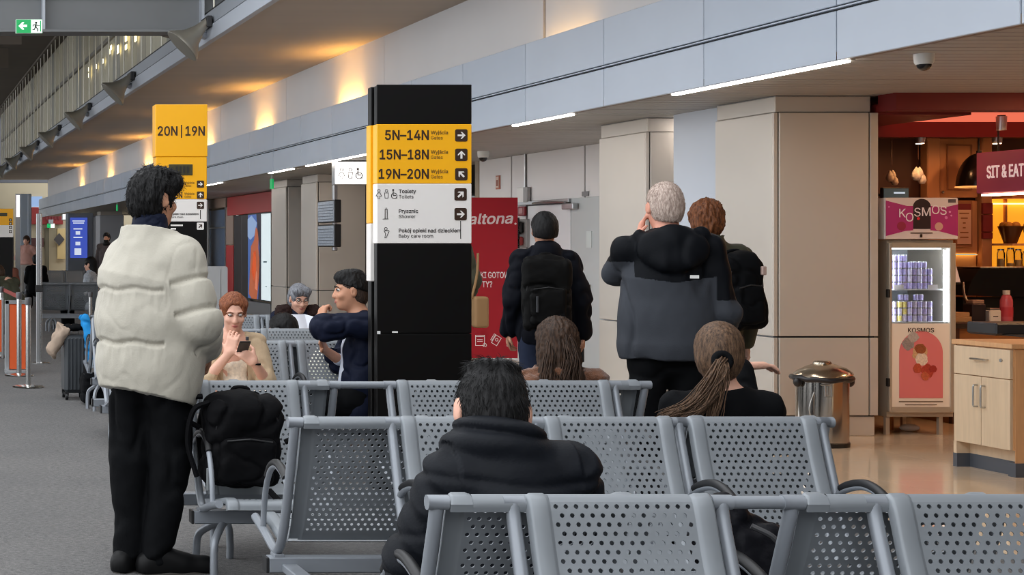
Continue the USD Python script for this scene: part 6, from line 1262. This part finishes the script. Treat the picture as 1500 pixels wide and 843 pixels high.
F = Field((-.25, -.25, .25), (.3, .25, .9), .007); F.ell((.01, 0, .54), (.125, .11, .20), euler(0, 0, 14), .03); F.ell((-.05, 0, .68), (.085, .08, .12), None, .05); F.rbox((.02, 0, .45), (.11, .10, .10), None, .05, .04); part(t, 'bag_body', displace(folds(F.mesh(), .016, (11, 11, 9), 4), lambda v: .008*(fbm(v*30, 2, 2)-.5)), mat('bag_black', (20, 20, 24), .5, 0, .07, 10, .2, bump=.3, bscale=100), smooth=True)
part(t, 'strap', tube(spline([(-.03, -.10, .72), (.02, -.12, .69), (.05, -.13, .63), (.04, -.13, .60)], 6), .008, 8), mat('bag_strap', (60, 60, 62), .5)); part(t, 'clip', B(.075, .10, -.125, -.11, .50, .56, .004), mat('clip_cream', (176, 166, 140), .5)); part(t, 'clip', B(.045, .06, -.14, -.13, .60, .66, .003), mat('clip_cream', (0, 0, 0)))
t = thing('waiting_bench_table', 'small grey side table joined to the nearest bench under the black bag', 'table', (2.31, 4.22, 0)); part(t, 'plate', B(-.19, .19, -.14, .2, .365, .385, .006), M_SEAT); part(t, 'support', B(-.02, .02, -.27, -.1, .345, .365), M_TUBE)
t = thing('drawstring_bag', 'white cloth bag tied at the neck on the grey bench', 'bag', (3.24, 11.62, 0))
F = Field((-.25, -.2, .3), (.25, .2, 1.1), .009); F.ell((0, 0, .56), (.15, .11, .17), None, .04); F.ell((.01, 0, .70), (.075, .06, .10), None, .05); F.ell((.0, 0, .85), (.075, .05, .07), None, .02); part(t, 'bag_body', folds(F.mesh(), .016, (16, 16, 5), 9), mat('white_cotton', (206, 206, 190), .85, 0, .2, 12, .12), smooth=True); part(t, 'tie', tube([(.052*math.cos(a), .042*math.sin(a), .785) for a in np.linspace(0, 2*np.pi, 21)], .008, 6, False), mat('tie_cream', (170, 166, 140), .8))
t = thing('paper_bag', 'ochre knitted item beside the white magazine', 'bag', (3.36, 12.0, 0)); F = Field((-.12, -.12, .3), (.12, .12, 1.0), .01); F.rbox((0, 0, .62), (.045, .04, .30), None, .035, .02); part(t, 'bag_body', folds(F.mesh(), .012, (12, 12, 8), 3), mat('ochre_knit', (164, 138, 96), .9, 0, .2, 30, .2, bump=.6, bscale=60), smooth=True)
# suitcase with a coat draped over it, blue garment on it
sS = 154; xs_c, ys_c = Xp(112, sS), Ys(sS)+.1
t = thing('suitcase', 'dark ribbed cabin suitcase on wheels beside the bench legs', 'suitcase', (xs_c, ys_c, 0)); M_CASE = mat('case_dark', (48, 52, 56), .4)
part(t, 'shell', B(-.115, .10, -.12, .22, .07, .62, .03), M_CASE)
for x in (-.09, -.055, -.02, .015, .05): part(t, 'rib', B(x, x+.018, -.128, -.116, .10, .59, .005), M_CASE)
for x in (-.09, .07):
    for y in (-.08, .18): part(t, 'wheel', xf(lathe([(0, -.014), (.03, -.014), (.034, 0), (.03, .014), (0, .014)], 16), trimesh.transformations.rotation_matrix(math.pi/2, (0, 1, 0))), M_BLACK, loc=(x, y, .034), smooth=40); part(t, 'fork', B(x-.018, x+.018, y-.02, y+.02, .045, .08), M_BLACK)
for x in (-.06, .05): part(t, 'pull_rod', tube([(x, .14, .6), (x, .14, .66)], .008, 6), M_ALU)
part(t, 'pull_grip', tube([(-.07, .14, .665), (.06, .14, .665)], .012, 8), M_BLACK)
t = thing('draped_coat', 'beige coat hanging over the dark suitcase', 'coat', (xs_c, ys_c, 0)); F = Field((-.4, -.3, .3), (.2, .35, .8), .01); F.ell((-.10, .03, .66), (.13, .15, .035), euler(0, 0, -25), .04); F.cap((-.12, -.02, .65), (-.235, -.02, .46), .11, .085, .05, ((.8, 0, .5), .4)); part(t, 'coat_body', folds(F.mesh(), .016, (14, 14, 6), 6), mat('coat_beige', (160, 142, 126), .9, 0, .2, 12, .1), smooth=True)
F = Field((-.2, -.3, .5), (.25, .3, .85), .01); F.ell((-.01, .0, .69), (.13, .13, .035), None, .03); part(t, 'lining', folds(F.mesh(), .01, (14, 14, 6), 7), M_BLKC, smooth=True)
t = thing('blue_scarf', 'bright blue cloth draped between the suitcase and the bench end', 'scarf', (xs_c, ys_c, 0)); F = Field((-.05, -.3, .25), (.25, .2, .95), .009); F.cap((.07, -.12, .78), (.12, -.15, .62), .05, .055, .05, ((0, 1, 0), .5)); F.cap((.11, -.15, .60), (.115, -.15, .40), .055, .04, .03, ((0, 1, 0), .5)); part(t, 'cloth', folds(F.mesh(), .014, (14, 14, 7), 8), mat('bright_blue', (10, 130, 196), .8), smooth=True)
t = thing('dark_bag', 'dark bag on the floor under the far bench beside the suitcase', 'bag', (Xp(150, 158), Ys(158), 0)); F = Field((-.3, -.25, -.02), (.3, .25, .5), .014); F.rbox((0, 0, .15), (.2, .14, .145), None, .05); part(t, 'bag_body', folds(F.mesh(), .012, (9, 9, 9), 4), M_BLKC, smooth=True)

# ------------------------------------------------------------------ barrier posts, far shops and signs
M_CHROME = mat('chrome', (206, 206, 204), .18, 1.0)
def post(label, px, base_y, top_y, belt=None):
    s = (base_y-PY)/H; x, y = Xp(px, s), Ys(s); zt = Zp(top_y, s)
    t = thing('barrier_post', label, 'post', (x, y, 0))
    part(t, 'base', lathe([(0, 0), (.16, 0), (.165, .008), (.15, .018), (.03, .03), (0, .03)], 28), M_CHROME, smooth=35); part(t, 'tube', lathe([(.028, .02), (.028, zt-.06)], 16), M_CHROME, smooth=True)
    part(t, 'head', lathe([(0, zt-.08), (.034, zt-.08), (.036, zt-.01), (.03, zt), (0, zt)], 16), mat('post_head', (90, 90, 92), .35, .6), smooth=40); return x, y, zt
p1 = post('chrome belt barrier post, the nearest, standing before the orange panel', 41.5, 568, 436)
p2_ = post('chrome belt barrier post with the red belt, left of the nearest post', 28, 551, 428)
p3_ = post('chrome belt barrier post at the picture edge before the orange panel', 2, 524, 420)
p4_ = post('short chrome post behind the grey bench near the suitcase', 132.5, 502, 428)
M_BELT = mat('belt_red', (150, 44, 30), .7)
def belt(a, b, label):
    a, b = np.array(a), np.array(b); d = (b-a)/np.linalg.norm(b-a); n = np.array([-d[1], d[0], 0])*.002; z = np.array([0, 0, .024]); q = [a-z-n, a+z-n, b-z-n, b+z-n, a-z+n, a+z+n, b-z+n, b+z+n]
    solo('barrier_belt', trimesh.convex.convex_hull(np.array(q)), M_BELT, label, 'belt')
belt((p3_[0]+.03, p3_[1], p3_[2]-.045), (p2_[0]-.03, p2_[1], p2_[2]-.045), 'red belt stretched between two chrome posts by the orange panel')
sO = 127; yO = Ys(sO); M_ORP = mat('orange_panel', (206, 84, 30), .5)
t = thing('barrier_board', 'orange standing barrier panel in a grey frame behind the chrome posts', 'barrier')
for a, b in ((14, 26), (31, 39)): part(t, 'panel', B(Xp(a, sO), Xp(b, sO), yO, yO+.02, Zp(541, sO), Zp(446, sO), .003), M_ORP)
for a, b in ((7, 13.5), (26.5, 30.5)): part(t, 'frame_post', B(Xp(a, sO), Xp(b, sO), yO-.01, yO+.03, .02, Zp(440, sO), .006), M_ALU)
part(t, 'foot', B(Xp(7, sO), Xp(38, sO), yO-.1, yO+.12, 0, .045, .008), M_ALU); part(t, 'head_rail', B(Xp(7, sO), Xp(39, sO), yO-.01, yO+.03, Zp(446, sO), Zp(440, sO), .004), M_ALU)
t = thing('barrier_board', 'orange barrier panel cut by the picture edge', 'barrier'); part(t, 'panel', B(Xp(-22, 112), Xp(2.5, 112), Ys(112), Ys(112)+.02, Zp(516, 112), Zp(440, 112), .003), M_ORP); part(t, 'frame_post', B(Xp(2.5, 112), Xp(5.5, 112), Ys(112)-.01, Ys(112)+.03, 0, Zp(436, 112), .005), M_ALU); part(t, 'frame_post', B(Xp(-25, 112), Xp(-22, 112), Ys(112)-.01, Ys(112)+.03, 0, Zp(436, 112), .005), M_ALU)
sP = 117
t = thing('tall_pole', 'tall slim metal pole on a flat round base beside the orange panel', 'pole', (Xp(57.5, sP), Ys(sP), 0))
part(t, 'base', lathe([(0, 0), (.13, 0), (.13, .012), (.03, .02), (0, .02)], 28), M_CHROME, smooth=35); part(t, 'shaft', B(-.038, .006, -.02, .02, .01, Zp(313, sP), .004), M_ALU); part(t, 'shaft', B(.010, .036, -.02, .02, .01, Zp(313, sP), .004), M_CHROME); part(t, 'joint', B(-.042, .04, -.024, .024, Zp(428, sP), Zp(418, sP), .004), M_PAD)
# pylon and lit strip at the far left
sY = 50
t = thing('pylon', 'tall grey-blue pylon beside the distant yellow totem', 'column'); part(t, 'shaft', B(Xp(30, sY), Xp(46, sY), Ys(sY), Ys(sY)+.3, .1, Zp(284, sY), .01), mat('pylon_blue', (160, 174, 188), .5)); part(t, 'edge', B(Xp(40, sY), Xp(43, sY), Ys(sY)-.012, Ys(sY), .1, Zp(284, sY), .004), mat('pylon_edge', (178, 192, 206), .4)); part(t, 'base', B(Xp(29, sY), Xp(47, sY), Ys(sY)-.01, Ys(sY)+.31, 0, .1, .005), M_DARK)
t = thing('light_column', 'white lit strip panel left of the grey-blue pylon', 'light'); part(t, 'lit_strip', B(Xp(24, 60), Xp(29, 60), Ys(60), Ys(60)+.03, Zp(318, 60), Zp(286, 60)), emis('lit_strip', (255, 236, 240), 2.2)); part(t, 'post', B(Xp(23, 60), Xp(30, 60), Ys(60)+.03, Ys(60)+.1, 0, Zp(284, 60)), M_ALU)
t = thing('kiosk', 'dark counter with a round mirror behind the distant totem', 'counter'); sK = 66; part(t, 'cabinet', B(Xp(-20, sK), Xp(20, sK), Ys(sK), Ys(sK)+.6, 0, Zp(346, sK), .01), mat('kiosk_dark', (40, 38, 40), .5)); part(t, 'round_plate', xf(lathe([(0, .01), (.10, .01), (.11, 0), (0, 0)][::-1], 24), trimesh.transformations.rotation_matrix(math.pi/2, (1, 0, 0))), M_WHITEP, loc=(Xp(4, sK), Ys(sK)-.002, Zp(366, sK)))
# far end: red band, bright window, exit sign, cream panels
yE = 63.8; sE = 2300/yE
def ex_(px): return Xp(px, sE)
def ez_(py): return Zp(py, sE)
t = thing('shop_header', 'dark red shop header on the far end wall under the fascia end', 'header'); part(t, 'board', B(ex_(46), ex_(92), yE-.1, yE+.1, ez_(329), ez_(304), .02), mat('header_red', (128, 30, 28), .6))
for k in range(6): part(t, 'caption_bar', B(ex_(62+4.4*k), ex_(64.6+4.4*k), yE-.14, yE-.1, ez_(322), ez_(313)), mat('header_ink', (96, 20, 24), .6))
t = thing('window', 'small bright window high on the far end wall', 'window'); part(t, 'pane', B(ex_(46), ex_(62), yE-.02, yE+.05, ez_(303), ez_(288)), emis('bright_pane', (176, 208, 255), .9)); part(t, 'frame', B(ex_(45), ex_(63), yE-.05, yE+.1, ez_(304.5), ez_(303), .01), M_EDGE)
t = thing('exit_sign', 'distant green and white exit sign below the red header', 'sign'); part(t, 'green_face', B(ex_(68), ex_(73), yE-.3, yE-.25, ez_(334), ez_(328)), mat('exit_green', (0, 0, 0))); part(t, 'white_face', B(ex_(73), ex_(79), yE-.3, yE-.25, ez_(334), ez_(328)), mat('exit_white', (0, 0, 0))); part(t, 'hanger', B(ex_(70), ex_(77), yE-.30, yE-.06, ez_(329), ez_(322)), M_ALU)
t = thing('wall_panel', 'dark diamond-patterned panel on the cream far wall', 'panel'); part(t, 'field', B(ex_(84), ex_(96), yE+.0, yE+.15, ez_(380), ez_(335), .01), mat('cream_panel', (196, 172, 120), .6)); part(t, 'diamond', front(extrude(Polygon([(-.22, 0), (0, .26), (.22, 0), (0, -.26)]), .05), ex_(86.5), yE-.002, ez_(351)), mat('diamond_dark', (66, 62, 62), .6)); part(t, 'dark_strip', B(ex_(66), ex_(72), yE, yE+.15, ez_(400), ez_(334), .01), mat('strip_olive', (90, 84, 66), .6)); part(t, 'dark_field', B(ex_(46), ex_(64), yE, yE+.15, ez_(362), ez_(349), .01), mat('field_maroon', (70, 36, 34), .6))
# blue information screen and its pillar, small lit sign, dark exit boards
sI = 52; yI = Ys(sI)
t = thing('info_screen', 'blue lit information screen with white symbols on a grey pillar', 'screen'); part(t, 'pillar', B(Xp(99, sI), Xp(137, sI), yI+.02, yI+.5, 0, Zp(312, sI), .02), mat('pillar_grey', (104, 112, 122), .5))
d_ = part(t, 'display', B(Xp(103, sI), Xp(128, sI), yI-.01, yI+.02, Zp(378, sI), Zp(319, sI)), emis('screen_lit', (84, 108, 226), .75)); M_SC = emis('screen_white', (226, 234, 255), 1.0)
for px, py, w_, h_ in ((115, 324, 18, 1.6), (115, 327, 16, 1.6), (114, 335.5, 13, 1.8), (114, 341.5, 6.5, 5), (114, 348, 13, 2), (114, 357, 7, 5)): part(d_, 'symbol', B(Xp(px-w_/2, sI), Xp(px+w_/2, sI), yI-.02, yI-.01, Zp(py+h_/2, sI), Zp(py-h_/2, sI)), M_SC)
part(d_, 'white_square', B(Xp(109, sI), Xp(119, sI), yI-.02, yI-.01, Zp(374, sI), Zp(364, sI)), M_SC)
t = thing('lit_sign', 'small white lit box sign at the far fascia end', 'sign'); part(t, 'lit_face', B(Xp(92, 41), Xp(109, 41), Ys(41), Ys(41)+.02, Zp(322, 41), Zp(310, 41)), mat('lit_face', (0, 0, 0))); part(t, 'case', B(Xp(91, 41), Xp(110, 41), Ys(41)+.02, Ys(41)+.15, Zp(323, 41), ZS, .01), M_ALU)
for la, px, py0, py1, s_ in (('small green exit sign seen edge-on under the fascia beside the grey column', 400, 279, 262, 92), ('tiny green exit sign under the fascia above the bearded walker', 172, 311, 300, 56)):
    t = thing('exit_sign', la, 'sign'); x = Xp(px, s_); part(t, 'green_face', B(x-.012, x+.012, Ys(s_), Ys(s_)+.16, Zp(py1, s_)-.16, Zp(py1, s_)), mat('exit_green', (0, 0, 0))); part(t, 'rod', B(x-.01, x+.01, Ys(s_)+.06, Ys(s_)+.10, Zp(py1, s_), ZS), M_ALU)
# red-headed shop with dark front and lit advertisement
def shop_y(px): return 2300*7.9/(px+160)
t = thing('boutique', 'dark shop front with a bright red header band left of the grey column', 'shop'); 
part(t, 'header', B(7.88, 7.98, shop_y(402), shop_y(334), 2.19, ZS-.01, .01), mat('shop_red', (172, 34, 34), .45)); part(t, 'dark_panel', B(7.9, 7.98, shop_y(366), shop_y(354), 0, 2.18, .01), mat('shop_dark', (48, 46, 48), .35)); part(t, 'dark_panel', B(7.91, 7.98, shop_y(353), shop_y(342), 0, 2.18, .01), mat('shop_dark2', (40, 36, 38), .35)); part(t, 'red_panel', B(7.9, 7.98, shop_y(341), shop_y(331), 0, 1.5, .01), mat('shop_red', (0, 0, 0))); part(t, 'beige_panel', B(7.9, 7.98, shop_y(341), shop_y(331), 1.51, 2.4, .01), mat('shop_beige', (150, 130, 118), .5)); part(t, 'sill', B(7.8, 7.98, shop_y(402), shop_y(366), 0, .28, .01), mat('shop_grey', (120, 124, 128), .4))
t = thing('shop_window', 'dark bluish shop window with a pale frame beside the yellow totem', 'window'); part(t, 'pane', B(7.92, 7.96, shop_y(329), shop_y(306), .75, 2.35), mat('blue_pane', (92, 112, 140), .15, 0, .6, .6, .25)); part(t, 'dark_pane', B(7.93, 7.97, shop_y(329), shop_y(306), .0, .74), mat('shop_dark', (0, 0, 0))); part(t, 'frame', cat_([B(7.9, 7.97, shop_y(330.5), shop_y(329), 0, 2.4), B(7.9, 7.97, shop_y(306), shop_y(304), 0, 2.4), B(7.9, 7.97, shop_y(329), shop_y(306), 1.9, 1.94)]), M_ALU); part(t, 'head', B(7.9, 7.98, shop_y(330), shop_y(304), 2.4, ZS, .01), mat('shop_beige', (0, 0, 0)))
t = thing('light_box', 'lit advertisement with a blue and orange picture beside white, in the dark shop front', 'poster'); ya, yb = shop_y(399.5), shop_y(366.5); z0, z1 = .34, 2.16
part(t, 'case', B(7.86, 7.9, ya-.02, yb+.02, z0-.03, z1+.03), M_BLACK); ym_ = shop_y(386)
def glow(nm, c, e): return mat(nm, c, .4, emit=c, estr=e)
part(t, 'white_field', B(7.85, 7.86, ya, ym_, z0, z1), glow('ad_white', (222, 236, 240), .75)); f_ = part(t, 'picture_field', B(7.85, 7.86, ym_, yb, z0, z1), glow('ad_blue', (66, 104, 176), .5)); w_, h_ = yb-ym_, z1-z0
def ad(nm, pts, m): part(f_, nm, side(extrude(Polygon([(x*w_, y*h_) for x, y in pts]), .006), 7.85, yb, z0), m)
ad('sky_picture', [(.0, .95), (.3, .99), (.7, .9), (.5, .75), (.2, .7), (0, .74)], glow('ad_paleblue', (150, 178, 220), .5)); ad('dark_picture', [(.66, 1), (1, 1), (1, 0), (.8, 0), (.86, .3), (.9, .6), (.75, .82)], glow('ad_dark', (44, 40, 60), .2))
ad('figure_picture', [(.1, .05), (.25, .62), (.5, .70), (.62, .85), (.82, .80), (.8, .6), (.92, .4), (.7, .0), (.3, 0)], glow('ad_orange', (190, 100, 62), .5)); ad('figure_picture', [(.3, .32), (.45, .55), (.62, .58), (.66, .36), (.5, .2)], glow('ad_orange2', (214, 130, 84), .5)); ad('figure_picture', [(.55, .12), (.65, .34), (.72, .3), (.74, .1)], glow('ad_peach', (220, 176, 150), .5))
part(t, 'caption_bar', B(7.845, 7.85, ya+.3, ym_-.2, 1.13, 1.16), mat('ad_ink', (120, 140, 150), .5)); part(t, 'caption_bar', B(7.845, 7.85, ya+.3, ym_-.4, .62, .64), mat('ad_ink', (0, 0, 0)))
# monitors on the column, partition
t = thing('flight_monitors', 'pair of stacked flight monitors on a bracket, seen nearly edge-on', 'monitor')
for z0 in (1.82, 1.46):
    m_ = part(t, 'case', B(6.50, 6.60, 23.0, 23.9, z0, z0+.335, .01), M_BLACK); part(m_, 'display', B(6.492, 6.50, 23.03, 23.87, z0+.02, z0+.315), mat('monitor_face', (150, 160, 172), .2, 0, .5, 30, .2, emit=(150, 160, 172), estr=.15))
    for k in range(6): part(m_, 'flight_line', B(6.489, 6.492, 23.06, 23.84, z0+.05+k*.042, z0+.058+k*.042), mat('flight_line', (70, 78, 90), .4))
part(t, 'pole', B(6.60, 6.66, 23.4, 23.5, 1.4, ZS, .01), M_ALU)
t = thing('partition', 'light grey standing partition with rounded corner behind the person with the phone', 'partition'); sQ = 118; g = round_rect(.30, 1.20, .03); part(t, 'board', front(extrude(g, .03), Xp(315, sQ), Ys(sQ), .62), mat('partition_grey', (170, 172, 174), .5)); part(t, 'foot', B(Xp(303, sQ), Xp(327, sQ), Ys(sQ)-.15, Ys(sQ)+.12, 0, .03, .005), M_ALU); part(t, 'trim', B(Xp(322, sQ), Xp(323, sQ), Ys(sQ)-.034, Ys(sQ)-.03, .06, 1.18), M_ALU)
